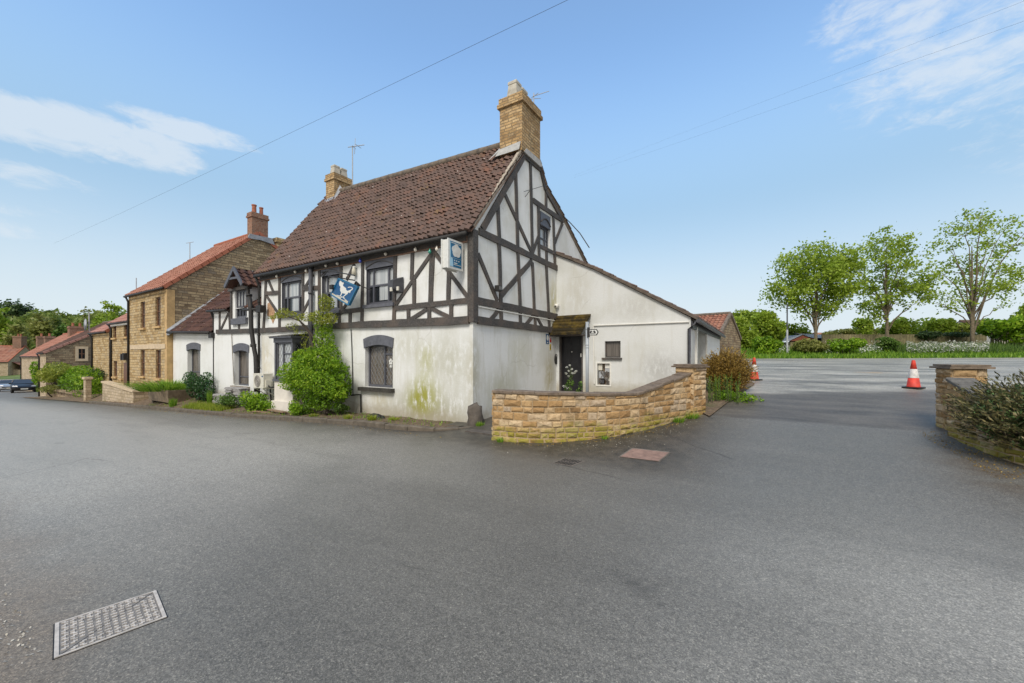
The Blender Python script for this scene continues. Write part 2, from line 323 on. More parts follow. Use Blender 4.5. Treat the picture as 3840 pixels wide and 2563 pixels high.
N = NT('field'); v = N.co(); f = N.noise(v, .3, 8, .7); N.out(N.ramp(f, (.35, (.06, .1, .02)), (.65, (.14, .19, .05))), .9, f, .5, .1)
# foliage
leafmat('leaf_spring', (.13, .2, .015), (.3, .42, .04), (.46, .56, .08), .45)
leafmat('leaf_fresh', (.035, .09, .007), (.2, .37, .016), (.43, .58, .05), .4)  # low end darkened to paint depth shade among the inner leaves
leafmat('leaf_yellow', (.13, .17, .02), (.27, .32, .04), (.42, .42, .07))
leafmat('leaf_mid', (.04, .09, .015), (.1, .19, .03), (.2, .3, .06))
leafmat('leaf_dark', (.025, .05, .018), (.055, .1, .035), (.11, .17, .06), .25)
leafmat('leaf_laurel', (.012, .045, .014), (.035, .1, .022), (.09, .19, .05), .2, .35)
leafmat('leaf_olive', (.11, .13, .025), (.24, .26, .06), (.36, .37, .11), .42)
leafmat('leaf_brown', (.16, .1, .022), (.36, .23, .05), (.52, .37, .1), .3)
leafmat('leaf_coton', (.04, .045, .018), (.13, .13, .05), (.3, .24, .11), .15)
leafmat('leaf_coton_green', (.04, .075, .022), (.11, .2, .06), (.28, .42, .15), .25)
leafmat('blade_green', (.06, .15, .012), (.17, .33, .025), (.3, .45, .05))
leafmat('blade_lime', (.16, .24, .02), (.27, .35, .03), (.4, .43, .06))
leafmat('petal_white', (.5, .52, .42), (.68, .68, .6), (.78, .78, .72), .3)
leafmat('leaf_wood', (.09, .14, .025), (.21, .28, .055), (.34, .38, .11), .42)
# ------------------------------------------------------------------ mesh building
ORG = {}
def thing(name, label, cat, fm=FF, at=(0, 0, 0), group=None, kind=None):
    o = bpy.data.objects.new(name, None); COL.objects.link(o)
    o.empty_display_size = .3
    o.location = fm.w(at); o.rotation_euler = (0, 0, fm.rot)
    tag(o, label, cat, group, kind); ORG[o.name] = (fm, at)
    return o
def tag(o, label=None, cat=None, group=None, kind=None):
    for k, v in (('label', label), ('category', cat), ('group', group), ('kind', kind)):
        if v: o[k] = v
    return o
def place(name, me, parent, fm, at):
    o = bpy.data.objects.new(name, me); COL.objects.link(o)
    if parent is None:
        o.location = fm.w(at); o.rotation_euler = (0, 0, fm.rot); ORG[o.name] = (fm, at)
    else:
        o.parent = parent; ORG[o.name] = ORG[parent.name]
    return o
class M:
    def __init__(s): s.v = []; s.f = []; s.r = []; s.uv = {}; s.mi = []; s.cm = 0; s.cr = 0.
    def add(s, vs, fs, uvs=None):
        k = len(s.v); s.v.extend(tuple(p) for p in vs)
        for i, f in enumerate(fs):
            if uvs: s.uv[len(s.f)] = uvs[i]
            s.f.append(tuple(q+k for q in f)); s.r.append(s.cr); s.mi.append(s.cm)
    def box(s, x0, x1, y0, y1, z0, z1):
        s.add([(x, y, z) for x in (x0, x1) for y in (y0, y1) for z in (z0, z1)], [(0, 1, 3, 2), (4, 6, 7, 5), (0, 4, 5, 1), (2, 3, 7, 6), (0, 2, 6, 4), (1, 5, 7, 3)])
        return s
    def pbox(s, pl, u0, u1, o0, o1, z0, z1):
        s.add([pl(u, o, z) for u in (u0, u1) for o in (o0, o1) for z in (z0, z1)], [(0, 1, 3, 2), (4, 6, 7, 5), (0, 4, 5, 1), (2, 3, 7, 6), (0, 2, 6, 4), (1, 5, 7, 3)])
        return s
    def prism(s, pl, pts, o0, o1):          # outline in a plane, given thickness
        n = len(pts); s.add([pl(u, o0, z) for u, z in pts]+[pl(u, o1, z) for u, z in pts],
            [tuple(range(n)), tuple(range(2*n-1, n-1, -1))]+[(i, (i+1) % n, n+(i+1) % n, n+i) for i in range(n)])
        return s
    def beam(s, pl, p, q, w, o0, o1, ext=0.):
        d = Vector((q[0]-p[0], q[1]-p[1])); L = d.length; d /= L; n = Vector((-d[1], d[0]))*(w/2)
        p = Vector(p)-d*ext; q = Vector(q)+d*ext
        k = max(2, int(L/.35)+1); vs = []
        rw = random.Random(int((p[0]*31+q[1]*17)*100))
        top = []; bot = []
        for i in range(k+1):
            c = p+(q-p)*(i/k); j = 1+rw.uniform(-.1, .1); j2 = 1+rw.uniform(-.1, .1)
            top.append(tuple(c+n*j)); bot.append(tuple(c-n*j2))
        s.prism(pl, top+bot[::-1], o0, o1); return s
    def quad(s, a, b, c, d): s.add([a, b, c, d], [(0, 1, 2, 3)]); return s
    def tube(s, pts, r, n=8, cap=True):
        pts = [Vector(p) for p in pts]; m = len(pts)
        rs = r if isinstance(r, (list, tuple)) else [r]*m
        rings = []; ref = Vector((.3, .2, 1)).normalized()
        for i, p in enumerate(pts):
            d = (pts[min(i+1, m-1)]-pts[max(i-1, 0)])
            d = d.normalized() if d.length > 1e-9 else Vector((0, 0, 1))
            q = ref if abs(d.dot(ref)) < .95 else Vector((1, 0, 0))
            u = d.cross(q).normalized(); w = d.cross(u)
            rings.append([p+(u*math.cos(t)+w*math.sin(t))*rs[i] for t in (2*math.pi*j/n for j in range(n))])
        vs = [v for g in rings for v in g]; fs = []
        for i in range(m-1):
            for j in range(n): fs.append((i*n+j, i*n+(j+1) % n, (i+1)*n+(j+1) % n, (i+1)*n+j))
        if cap: fs += [tuple(range(n)), tuple((m-1)*n+j for j in range(n))]
        s.add(vs, fs); return s
    def lathe(s, c, prof, n=16, sq=False):    # profile of (radius, z)
        vs = []; fs = []
        for r, z in prof:
            for j in range(n):
                t = 2*math.pi*(j+.5)/n; vs.append((c[0]+r*math.cos(t), c[1]+r*math.sin(t), c[2]+z))
        for i in range(len(prof)-1):
            for j in range(n): fs.append((i*n+j, i*n+(j+1) % n, (i+1)*n+(j+1) % n, (i+1)*n+j))
        fs += [tuple(range(n)), tuple((len(prof)-1)*n+j for j in range(n))]
        s.add(vs, fs); return s
    def build(s, name, mats, parent=None, fm=FF, at=(0, 0, 0), smooth=False, label=None, recalc=True):
        if parent is not None: fm, at = ORG[parent.name]
        me = bpy.data.meshes.new(name); V = np.array(s.v, float)-np.array(at, float)
        me.from_pydata(V.tolist(), [], s.f)
        mats = mats if isinstance(mats, (list, tuple)) else [mats]
        for m in mats: me.materials.append(MATS[m])
        me.polygons.foreach_set('material_index', s.mi)
        if recalc:
            bm = bmesh.new(); bm.from_mesh(me); bmesh.ops.recalc_face_normals(bm, faces=bm.faces); bm.to_mesh(me); bm.free()
        at_ = me.attributes.new('rnd', 'FLOAT', 'FACE'); at_.data.foreach_set('value', s.r)
        uvl = me.uv_layers.new(name='UVMap'); 
        for p in me.polygons:
            cu = s.uv.get(p.index)
            if cu and not recalc:
                for li, q in zip(p.loop_indices, cu): uvl.data[li].uv = q
                continue
            nx, ny, nz = (abs(q) for q in p.normal)
            for li in p.loop_indices:
                c = me.vertices[me.loops[li].vertex_index].co
                uvl.data[li].uv = (c[0], c[1]) if nz > max(nx, ny) else ((c[0], c[2]) if ny >= nx else (c[1]+.13, c[2]))
        if smooth: me.polygons.foreach_set('use_smooth', [True]*len(me.polygons))
        me.update()
        o = place(name, me, parent, fm, at)
        if label: o['label'] = label
        return o
def PFp(b=0.): return lambda u, o, z: (u, b-o, z)
def PGp(a=0.): return lambda u, o, z: (a+o, u, z)
# leaf meshes, vectorised
class Leaves:
    def __init__(s, seed=1): s.g = np.random.default_rng(seed); s.V = []; s.R = []
    def add(s, pts, size, up=.35, asp=.55, rlo=0., rhi=1., dirs=None, jit=.25):
        g = s.g; pts = np.asarray(pts, float); n = len(pts)
        if n == 0: return s
        d = g.normal(size=(n, 3)) if dirs is None else np.asarray(dirs, float)+g.normal(size=(n, 3))*jit
        d /= np.linalg.norm(d, axis=1)[:, None]+1e-9
        nrm = g.normal(size=(n, 3)); nrm[:, 2] += up*3; nrm -= (nrm*d).sum(1)[:, None]*d
        nrm /= np.linalg.norm(nrm, axis=1)[:, None]+1e-9
        w = np.cross(d, nrm); L = (size*g.uniform(.6, 1.3, n))[:, None]; W_ = L*asp*.5
        q = np.stack([pts-d*L*.5, pts+w*W_+nrm*L*.07, pts+d*L*.5, pts-w*W_+nrm*L*.07], 1)
        s.V.append(q); s.R.append(g.uniform(rlo, rhi, n)); return s
    def blob(s, c, r, n, size, shell=.5, **kw):
        g = s.g; d = g.normal(size=(n, 3)); d /= np.linalg.norm(d, axis=1)[:, None]
        t = np.where(g.uniform(size=n) < shell, g.uniform(.82, 1.05, n), g.uniform(0, 1, n)**(1/3.))
        return s.add(np.array(c)+d*t[:, None]*np.array(r), size, **kw)
    def build(s, name, mat, parent=None, fm=FW, at=(0, 0, 0)):
        if parent is not None: fm, at = ORG[parent.name]
        q = np.concatenate(s.V)-np.array(at, float); n = len(q); me = bpy.data.meshes.new(name)
        me.vertices.add(n*4); me.vertices.foreach_set('co', q.reshape(-1).astype(np.float32))
        me.loops.add(n*4); me.loops.foreach_set('vertex_index', np.arange(n*4, dtype=np.int32))
        me.polygons.add(n); me.polygons.foreach_set('loop_start', np.arange(0, n*4, 4, dtype=np.int32))
        me.materials.append(MATS[mat]); a = me.attributes.new('rnd', 'FLOAT', 'FACE')
        a.data.foreach_set('value', np.concatenate(s.R).astype(np.float32)); me.update(calc_edges=True)
        return place(name, me, parent, fm, at)
# ------------------------------------------------------------------ light levels
SKYS = .15; SUNE = 1.6; EXPO = .8
SKYTINT = (1.1, 1.2, 1.18); MIDCOL = (1.42, 2.15, 2.85); HZCOL = (2.85, 3.2, 3.4); CLCOL = (2.95, 3.2, 3.45); BACKCOL = (3.3, 3.15, 2.95)
# ------------------------------------------------------------------ builders for walls, roofs, windows
def lin(p, q):                    # linear function through two (u, z) points
    return lambda u: p[1]+(q[1]-p[1])*(u-p[0])/(q[0]-p[0])
def pline(pts):
    xs = [p[0] for p in pts]; zs = [p[1] for p in pts]
    return lambda u: float(np.interp(u, xs, zs))
def strip_wall(m, pl, us, bot, top, holes=(), depth=.2):
    us = sorted(set([round(u, 4) for u in us]+[round(h[k], 4) for h in holes for k in (0, 1)]))
    for a, b in zip(us[:-1], us[1:]):
        n = max(1, int((b-a)/1.2)); 
        mid = (a+b)/2
        hs = sorted([h for h in holes if h[0]-1e-3 <= mid <= h[1]+1e-3], key=lambda h: h[2])
        lo = (bot(a), bot(b))
        for h in hs:
            m.quad(pl(a, 0, lo[0]), pl(b, 0, lo[1]), pl(b, 0, h[2]), pl(a, 0, h[2])); lo = (h[3], h[3])
        m.quad(pl(a, 0, lo[0]), pl(b, 0, lo[1]), pl(b, 0, top(b)), pl(a, 0, top(a)))
    for u0, u1, z0, z1 in holes:
        d = -depth
        m.quad(pl(u0, 0, z0), pl(u0, d, z0), pl(u0, d, z1), pl(u0, 0, z1)); m.quad(pl(u1, 0, z0), pl(u1, d, z0), pl(u1, d, z1), pl(u1, 0, z1))
        m.quad(pl(u0, 0, z1), pl(u1, 0, z1), pl(u1, d, z1), pl(u0, d, z1)); m.quad(pl(u0, 0, z0), pl(u1, 0, z0), pl(u1, d, z0), pl(u0, d, z0))
        m.quad(pl(u0, d-.05, z0), pl(u1, d-.05, z0), pl(u1, d-.05, z1), pl(u0, d-.05, z1))
    return m
def pantile(m, p00, p10, p11, p01, nu, nv, amp=.035, lift=.035, k=6, seed=0, sag=0., jt=.006):
    rg = random.Random(seed)
    p00, p10, p11, p01 = (Vector(p) for p in (p00, p10, p11, p01))
    nrm = (p10-p00).cross(p01-p00).normalized()
    if nrm.z < 0: nrm = -nrm
    prof = [amp*(math.sin(2*math.pi*i/k)+.35*math.sin(4*math.pi*i/k)) for i in range(k)]
    cols = nu*k+1; vs = []; uv = []
    jit = [[rg.gauss(0, jt) for _ in range(nu+1)] for _ in range(nv)]
    for j in range(nv):
        for e in (0, 1):
            t = (j+e)/nv+(0 if e == 0 else .012)
            for i in range(cols):
                s = i/(cols-1); p = (p00*(1-s)+p10*s)*(1-t)+(p01*(1-s)+p11*s)*t
                h = prof[i % k]+(lift if e == 0 else 0)+jit[j][i//k]-sag*math.sin(math.pi*s)*4*t*(1-t)
                vs.append(tuple(p+nrm*h)); uv.append((i/k, j+.02+e*.96))
    fs = []; us = []
    for j in range(nv):
        r0, r1 = 2*j*cols, (2*j+1)*cols
        for i in range(cols-1):
            fs.append((r0+i, r0+i+1, r1+i+1, r1+i)); us.append([(q[0]*.999+.001 if x in (0, 3) else q[0]-.002, q[1]) for x, q in enumerate((uv[r0+i], uv[r0+i+1], uv[r1+i+1], uv[r1+i]))])
            if j+1 < nv:
                r2 = 2*(j+1)*cols
                fs.append((r1+i, r1+i+1, r2+i+1, r2+i)); us.append([(uv[r2+i][0]+.01, uv[r2+i][1])]*4)
        if j == 0:      # front edge of the lowest course
            k0 = len(vs); vs += [tuple(Vector(vs[i])-nrm*(.03+lift)) for i in range(cols)]
            for i in range(cols-1): fs.append((i, i+1, k0+i+1, k0+i)); us.append([(uv[i][0]+.01, .5)]*4)
    m.add(vs, fs, us)
    d = nrm*.07; m.add([tuple(p-d) for p in (p00, p10, p11, p01)], [(0, 1, 2, 3)], [[(0, 0)]*4])
    return m
def ridge(m, p, q, r=.11, n=None):
    p, q = Vector(p), Vector(q); L = (q-p).length; n = n or max(2, int(L/.4)); d = (q-p)/n
    for i in range(n): m.tube([p+d*(i+.02), p+d*(i+.98)], [r*(1+.05*(i % 2)), r*(1-.03*(i % 2))], 8)
    return m
def window(parent, pl, u0, u1, z0, z1, dep=.12, mu=(), rails=(), frame='grey_joinery', glass='glass_dark', fw=.05, bars=None, lead=None, name='window', upper=None, liner=None):
    f = M()
    o0, o1 = -dep, -dep+.05
    f.pbox(pl, u0, u0+fw, o0, o1, z0, z1); f.pbox(pl, u1-fw, u1, o0, o1, z0, z1)
    f.pbox(pl, u0+fw, u1-fw, o0, o1, z0, z0+fw*1.2); f.pbox(pl, u0+fw, u1-fw, o0, o1, z1-fw, z1)
    for x in mu: f.pbox(pl, u0+(u1-u0)*x-fw*.45, u0+(u1-u0)*x+fw*.45, o0+.004, o1+.004, z0+fw*1.2, z1-fw)
    for y, xa, xb in rails:
        f.pbox(pl, u0+(u1-u0)*xa, u0+(u1-u0)*xb, o0+.008, o1-.006, z0+(z1-z0)*y-fw*.4, z0+(z1-z0)*y+fw*.4)
    if liner:  # dark lining: post sides plus the reveal's deep shade put into colour
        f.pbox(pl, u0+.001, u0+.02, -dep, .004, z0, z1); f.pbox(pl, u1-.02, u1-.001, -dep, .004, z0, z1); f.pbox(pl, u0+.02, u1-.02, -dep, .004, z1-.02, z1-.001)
    fo = f.build(name, frame, parent)
    g = M(); zs = z0+(z1-z0)*(upper[0] if upper else 1)
    g.quad(pl(u0+.01, o0+.012, z0+.01), pl(u1-.01, o0+.012, z0+.01), pl(u1-.01, o0+.012, zs), pl(u0+.01, o0+.012, zs)); g.build('pane', glass, fo)
    if upper:
        g = M(); g.quad(pl(u0+.01, o0+.012, zs), pl(u1-.01, o0+.012, zs), pl(u1-.01, o0+.012, z1-.01), pl(u0+.01, o0+.012, z1-.01)); g.build('pane', upper[1], fo)
    if bars:
        nx, nz = bars; b = M()
        for i in range(1, nx): x = u0+(u1-u0)*i/nx; b.pbox(pl, x-.012, x+.012, o0+.013, o1-.015, z0+.03, z1-.03)
        for i in range(1, nz): z = z0+(z1-z0)*i/nz; b.pbox(pl, u0+.03, u1-.03, o0+.013, o1-.017, z-.012, z+.012)
        b.build('glazing_bars', frame, fo)
    if lead:
        b = M(); st = lead; us, ue, zs_, ze = u0+fw, u1-fw, z0+fw, z1-fw; asp = 1.55
        for sg in (1, -1):
            k = -40
            while k < 40:
                # lines z = zc + sg*asp*(u-us) + k*st*asp
                pts = []
                for u in np.linspace(us, ue, 40):
                    z = zs_+sg*asp*(u-us)+k*st*asp
                    if zs_ <= z <= ze: pts.append((u, z))
                if len(pts) > 1: b.beam(pl, pts[0], pts[-1], .008, o0+.014, o0+.02)
                k += 1
        b.build('leading', 'leading', fo)
    return fo
def arch(m, pl, u0, u1, zs, rise, h, o0, o1, n=10):      # segmental arch block
    lo = [(u0+(u1-u0)*i/n, zs+rise*(1-(2*i/n-1)**2)) for i in range(n+1)]
    e = .03; up = [(u0-e+(u1-u0+2*e)*i/n, zs+h*.82+rise*1.15*(1-(2*i/n-1)**2)) for i in range(n+1)]
    m.prism(pl, lo+up[::-1], o0, o1)
# ------------------------------------------------------------------ THE INN
inn = thing('inn_building', 'white and black half-timbered inn with steep brown pantile roof on the road corner', 'inn', FF, (0, 0, 0))
P0 = PFp(0); G0 = PGp(0)
AL = -9.62
zgl, zgr = FP(970, 1030, -.17)[1], FP(1752, 868, -.17)[1]
ev = lin((-9.46, zgl), (-.04, zgr))
Rb = 2.72
rzR, rzL = FP(1880, 552, Rb)[1], FP(1332, 706, Rb)[1]
rz = lin((FP(1880, 552, Rb)[0], rzR), (FP(1332, 706, Rb)[0], rzL))
slope = (rz(-4)-ev(-4))/(Rb+.17)
etop = lambda a: ev(a)+.17*slope-.12
# openings on the street front, measured
W1 = (FP(1057, 1100)[0], FP(1136, 1100)[0], 3.06, 4.18); W2 = (FP(1207, 1090)[0], FP(1277, 1090)[0], 3.04, 4.16); W3 = (FP(1374, 1060)[0], FP(1478, 1060)[0], 3.1, 4.14)
WG = (FP(1369, 1400)[0], FP(1473, 1400)[0], .78, 1.98)
wall = M()
us = [AL, 0]+[AL+i*.8 for i in range(1, 12)]
strip_wall(wall, P0, us, lambda a: base(a)-.4, etop, [W1, W2, W3], .13)
# ground floor window opening (deeper)
wall = M(); strip_wall(wall, P0, us, lambda a: base(a)-.4, lambda a: 2.45, [WG], .2)
strip_wall(wall, P0, us, lambda a: 2.45, etop, [W1, W2, W3], .13)
wall.build('front_wall', 'white_render', inn)
# gable end
GV = [(0, ev(0)+.17*slope-.12), (2.2, 7.37), (Rb, rz(0)-.12), (3.33, 7.38), (3.7, 6.9), (4.99, 6.31), (6.99, 5.2), (8.2, 4.6)]
gtop = pline(GV)
gw0, gw1 = GP(2025, 890)[0], GP(2063, 890)[0]
GWZ = (GP(2040, 935)[1], GP(2040, 800)[1])
WGb = (gw0, gw1, GWZ[0], GWZ[1])
gw = M(); strip_wall(gw, G0, [p[0] for p in GV]+[1, 4.4, 6], lambda b: -.4, gtop, [WGb], .16); gw.build('gable_wall', 'white_render', inn)
bk = M(); bk.quad((AL, 0, -.5), (AL, 8.2, -.5), (AL, 8.2, 4.5), (AL, 0, 4.7)); bk.add([(AL, 0, 4.7), (AL, 8.2, 4.5), (AL, 3.3, 7.6), (AL, Rb, 8.2)], [(0, 1, 2, 3)])
bk.quad((AL, 8.2, -.5), (0, 8.2, -.5), (0, 8.2, 4.5), (AL, 8.2, 4.5)); bk.build('rear_wall', 'white_render', inn)
rf = M(); ed = .07
e0 = (AL-.05, -.2, ev(AL)+.03); e1 = (ed, -.2, ev(ed)+.03)
pantile(rf, e0, e1, (ed, Rb, rz(ed)), (AL-.14, Rb, rz(AL)), 60, 20, .029, .04, 6, 3, .05, .009)
for (b0, z0), (b1, z1) in zip(GV[2:-1], GV[3:]):
    dz = rz(AL)-rz(0)
    pantile(rf, (AL-.14, b1, z1+.12+dz), (ed, b1, z1+.12), (ed, b0, z0+.12), (AL-.14, b0, z0+.12+dz), 44, max(2, int((b1-b0)/.28)), .03, .03, 4, 5)
rf.build('roof', 'inn_tiles', inn, recalc=False)
rd = M(); ridge(rd, (AL-.1, Rb, rz(AL)+.02), (-.62, Rb, rz(-.6)+.02), .12); rd.build('ridge_tiles', 'ridge_dark', inn, smooth=True)
vg = M()      # mortared verge on the gable
for (b0, z0), (b1, z1) in zip(GV[:-1], GV[1:]): vg.beam(G0, (b0, z0+.06), (b1, z1+.06), .1 if b0 < 2 else .07, -.05, .045, .02)
vg.build('verge', 'verge_mortar', inn)
ebc = M(); ebc.prism(P0, [(AL, etop(AL)-.3), (0, etop(0)-.3), (0, etop(0)), (AL, etop(AL))], .0, .05); ebc.build('eaves_brickwork', 'red_brick', inn)
gt = M(); gt.tube([(AL-.06, -.2, ev(AL)-.05), (-5, -.2, ev(-5)-.06), (-.04, -.2, ev(0)-.05)], .06, 8); gt.build('gutter', 'black_plastic', inn, smooth=True)
cv = M()      # concave roof foot: slab under eave
# ---- timbers
def timb(nm, pl, fn, seg, w, o=.035, mat='black_timber', ext=0.):
    p, q = fn(seg[0], seg[1]), fn(seg[2], seg[3]); m = M(); m.beam(pl, p, q, w, -.02, o, ext); m.build(nm, mat, inn)
posts = [(1000, 1040, 990, 1236), (1050, 1030, 1050, 1232), (1138, 1013, 1138, 1180), (1199, 1003, 1199, 1190), (1281, 987, 1281, 1180), (1363, 969, 1359, 1214), (1485, 945, 1479, 1210),
         (1549, 932, 1546, 1050), (1556, 1052, 1555, 1146), (1625, 918, 1616, 1140), (1686, 1010, 1683, 1132), (1274, 1172, 1274, 1222), (1315, 1168, 1315, 1218), (1162, 1195, 1162, 1230),
         (1534, 1155, 1534, 1208), (1694, 1140, 1694, 1200), (1612, 1150, 1612, 1205), (1204, 1180, 1204, 1226)]
for i, s_ in enumerate(posts): timb('timber_post', P0, FP, s_, .15 if i == 9 else .115, .036)
for s_ in [(1000, 1101, 1048, 1098), (1140, 1084, 1198, 1080), (1050, 1183, 1140, 1176), (1204, 1178, 1360, 1162), (1484, 1157, 1758, 1128), (1204, 1085, 1200, 1085)][:5]: timb('timber_rail', P0, FP, s_, .13, .042)
for s_ in [(1005, 1046, 1028, 1098), (1002, 1112, 1046, 1178), (1176, 1030, 1143, 1082), (1174, 1102, 1141, 1166), (1331, 992, 1302, 1050), (1302, 1140, 1283, 1166), (1268, 1176, 1248, 1216), (1620, 952, 1487, 1142), (1630, 946, 1756, 1116), (1603, 1160, 1539, 1200), (1618, 1157, 1688, 1190)]:
    timb('timber_brace', P0, FP, s_, .1, .03)
bp, bq = FP(978, 1241), FP(1758, 1202); bmid = FP(1350, 1219)
m = M(); m.beam(P0, (AL+.03, bp[1]), bmid, .17, -.02, .075); m.build('bressummer_beam', 'black_timber', inn)
m = M(); m.beam(P0, bmid, (-.09, bq[1]), .19, -.02, .08); m.build('bressummer_beam', 'black_timber', inn)
m = M(); pa, pb_ = FP(980, 1046), FP(1755, 893); m.beam(P0, pa, pb_, .17, -.01, .06); m.build('wall_plate', 'black_timber', inn)
cp = M(); cp.box(-.125, .055, -.055, .135, GP(1775, 1209)[1], GP(1775, 862)[1]); cp.build('corner_post', 'black_timber', inn)
# gable timbers
gp = [(1865, 770, 1871, 899), (1869, 905, 1872, 980), (1872, 980, 1876, 1139), (1876, 1150, 1878, 1204), (1932, 647, 1940, 935), (1940, 940, 1949, 1156), (1949, 1166, 1950, 1216), (1987, 612, 1995, 952), (1995, 985, 2002, 1166), (2004, 1180, 2006, 1226),
      (2017, 773, 2020, 965), (2073, 812, 2079, 995), (2046, 725, 2046, 782), (2048, 945, 2048, 982), (2047, 995, 2056, 1178), (2057, 1188, 2058, 1233)]
for s_ in gp: timb('timber_post', G0, GP, s_, .125, .036)
for s_, w in [((1794, 869, 2088, 1007), .17), ((1788, 1129, 2090, 1189), .18), ((1997, 753, 2109, 830), .15), ((2022, 924, 2076, 951), .11)]: timb('timber_rail', G0, GP, s_, w, .044)
for s_, w in [((1890, 726, 1993, 950), .12), ((2018, 887, 1997, 945), .12), ((2108, 838, 2079, 911), .12), ((1993, 978, 1879, 1108), .15), ((1790, 953, 1864, 1130), .12), ((1872, 1158, 1839, 1200), .12), ((2002, 1181, 1970, 1218), .12), ((2008, 1183, 2033, 1228), .1)]:
    timb('timber_brace', G0, GP, s_, w, .03)
timb('bressummer_beam', G0, GP, (1788, 1201, 2082, 1241), .18, .07)
for s_ in [(1806, 861, 1964, 582), (1966, 588, 2024, 638), (2026, 640, 2043, 714), (2044, 716, 2110, 832)]: timb('barge_timber', G0, GP, s_, .17 if s_[0] == 1806 else .13, .05)
cd = M(); p, q = GP(1792, 1151), GP(2082, 1205); cd.tube([(.03, p[0], p[1]), (.03, q[0], q[1])], .014, 6); cd.build('conduit', 'white_plastic', inn)
# upper windows with their painted head boards and sills
for (u0, u1, z0, z1), hp in ((W1, (1055, 1040, 1137, 1026)), (W2, (1205, 1014, 1278, 999)), (W3, (1372, 980, 1480, 960))):
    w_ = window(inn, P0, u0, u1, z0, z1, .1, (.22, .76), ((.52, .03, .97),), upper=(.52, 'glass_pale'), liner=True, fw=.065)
    g = M(); ww = u1-u0; g.quad((u0+ww*.4, .084, z0+.12), (u0+ww*.7, .084, z0+.12), (u0+ww*.7, .084, z0+(z1-z0)*.5), (u0+ww*.4, .084, z0+(z1-z0)*.5)); g.build('pane', 'glass_pale', w_)
    h = M(); h.pbox(P0, u0-.02, u1+.02, -.08, .022, z1-.02, z1+.3); ho = h.build('window_head', 'grey_joinery', inn)
    h = M(); n = 12
    for i in range(n):
        f = lambda t: (u0+.02+(u1-u0-.04)*t, z1+.02+.13*(1-(2*t-1)**2))
        h.beam(P0, f(i/n), f((i+1)/n), .02, .02, .04, .004)
    h.build('arch_moulding', 'black_timber', ho)
    s_ = M(); s_.pbox(P0, u0-.05, u1+.05, -.1, .1, z0-.09, z0); s_.build('window_sill', 'lintel_grey', inn)
# ground floor leaded window
u0, u1, z0, z1 = WG
w_ = window(inn, P0, u0, u1, z0, z1, .17, (.6,), ((.78, .6, .98),), glass='glass_grey', lead=.14, fw=.06)
st = M(); st.lathe((u0+(u1-u0)*.78, .15, z0+.72), [(.0, 0), (.05, 0.0), (.05, .03), (0, .03)], 8); 
st = M(); cx, cz = u0+(u1-u0)*.78, z0+.72
for k in range(5):
    t = 2*math.pi*k/5+.3; st.prism(P0, [(cx+.045*math.cos(t)+.035*math.cos(q), cz+.055*math.sin(t)+.035*math.sin(q)) for q in np.linspace(0, 6.0, 9)], -.155, -.15+.001*k)
st.prism(P0, [(cx-.04, cz-.16), (cx+.04, cz-.16), (cx+.03, cz-.09), (cx-.03, cz-.09)], -.155, -.149); st.build('window_sticker', 'sign_white', w_)
lt = M(); arch(lt, P0, u0-.02, u1+.02, z1-.1, .09, .32, -.05, .03); lt.build('window_lintel', 'lintel_grey', inn)
s_ = M(); s_.pbox(P0, u0-.16, u1+.08, -.2, .13, z0-.11, z0-.005); s_.build('window_sill', 'mossy_sill', inn)
# gable window
u0, u1, z0, z1 = WGb; zt = GP(2040, 850)[1]
window(inn, G0, u0, u1, z0, zt, .13, (.7,), ((.5, .03, .97),), fw=.05, glass='glass_pale')
h = M(); h.pbox(G0, u0+.02, u1-.005, -.12, .015, zt, z1-.01); ho = h.build('window_head', 'grey_joinery', inn)
h = M()
for i in range(10):
    f = lambda t: (u0+.04+(u1-u0-.06)*t, zt+.09+.16*(1-(2*t-1)**2))
    h.beam(G0, f(i/10), f((i+1)/10), .025, .012, .04, .004)
h.build('arch_moulding', 'black_timber', ho)
# bay window
q = -.55; ba1 = FP(1097, 1300, q)[0]; ba0 = FP(1029, 1300, q)[0]; bzt = FP(1060, 1285, q)[1]; bzs = FP(1060, 1424, q)[1]
bm_ = M(); bm_.box(ba0-.0, ba1, q, 0, base(-7)-.4, bzs-.06); bm_.box(ba0-.06, ba1+.05, q-.07, 0, base(-7)-.4, base(-7)+.28); bm_.build('bay_base', 'pale_render', inn)
bw = M(); bw.box(ba0-.04, ba1+.05, q-.05, 0, bzs-.06, bzs); 
for x in (ba0, ba1-.08): bw.box(x, x+.08, q, q+.08, bzs, bzt)
bw.box(ba0, ba0+.06, -.08, 0, bzs, bzt); bw.box(ba1-.06, ba1, -.08, 0, bzs, bzt)
bw.box(ba0-.1, ba1+.12, q-.12, 0, bzt+.14, bzt+.19); bw.box(ba0-.02, ba1+.02, q-.02, 0, bzt, bzt+.14)
bay = bw.build('bay_frame', 'grey_joinery', inn)
rfb = M(); rfb.add([(ba0-.12, q-.14, bzt+.19), (ba1+.14, q-.14, bzt+.19), (ba1+.14, .0, bzt+.3), (ba0-.12, 0, bzt+.3), (ba0-.12, q-.14, bzt+.2), (ba1+.14, q-.14, bzt+.2)], [(0, 1, 2, 3), (0, 3, 4), (1, 2, 5)]); rfb.build('bay_roof', 'mossy_sill', inn)
window(inn, PFp(q+.06), ba0+.08, ba1-.08, bzs, bzt, .03, (.42,), ((.7, .44, .97),), glass='glass_pale', lead=.15, fw=.05)
window(inn, lambda u, o, z: (ba1-.05+o, u, z), q+.08, -.06, bzs, bzt, .03, (.5,), (), glass='glass_dark', lead=.12, fw=.045)
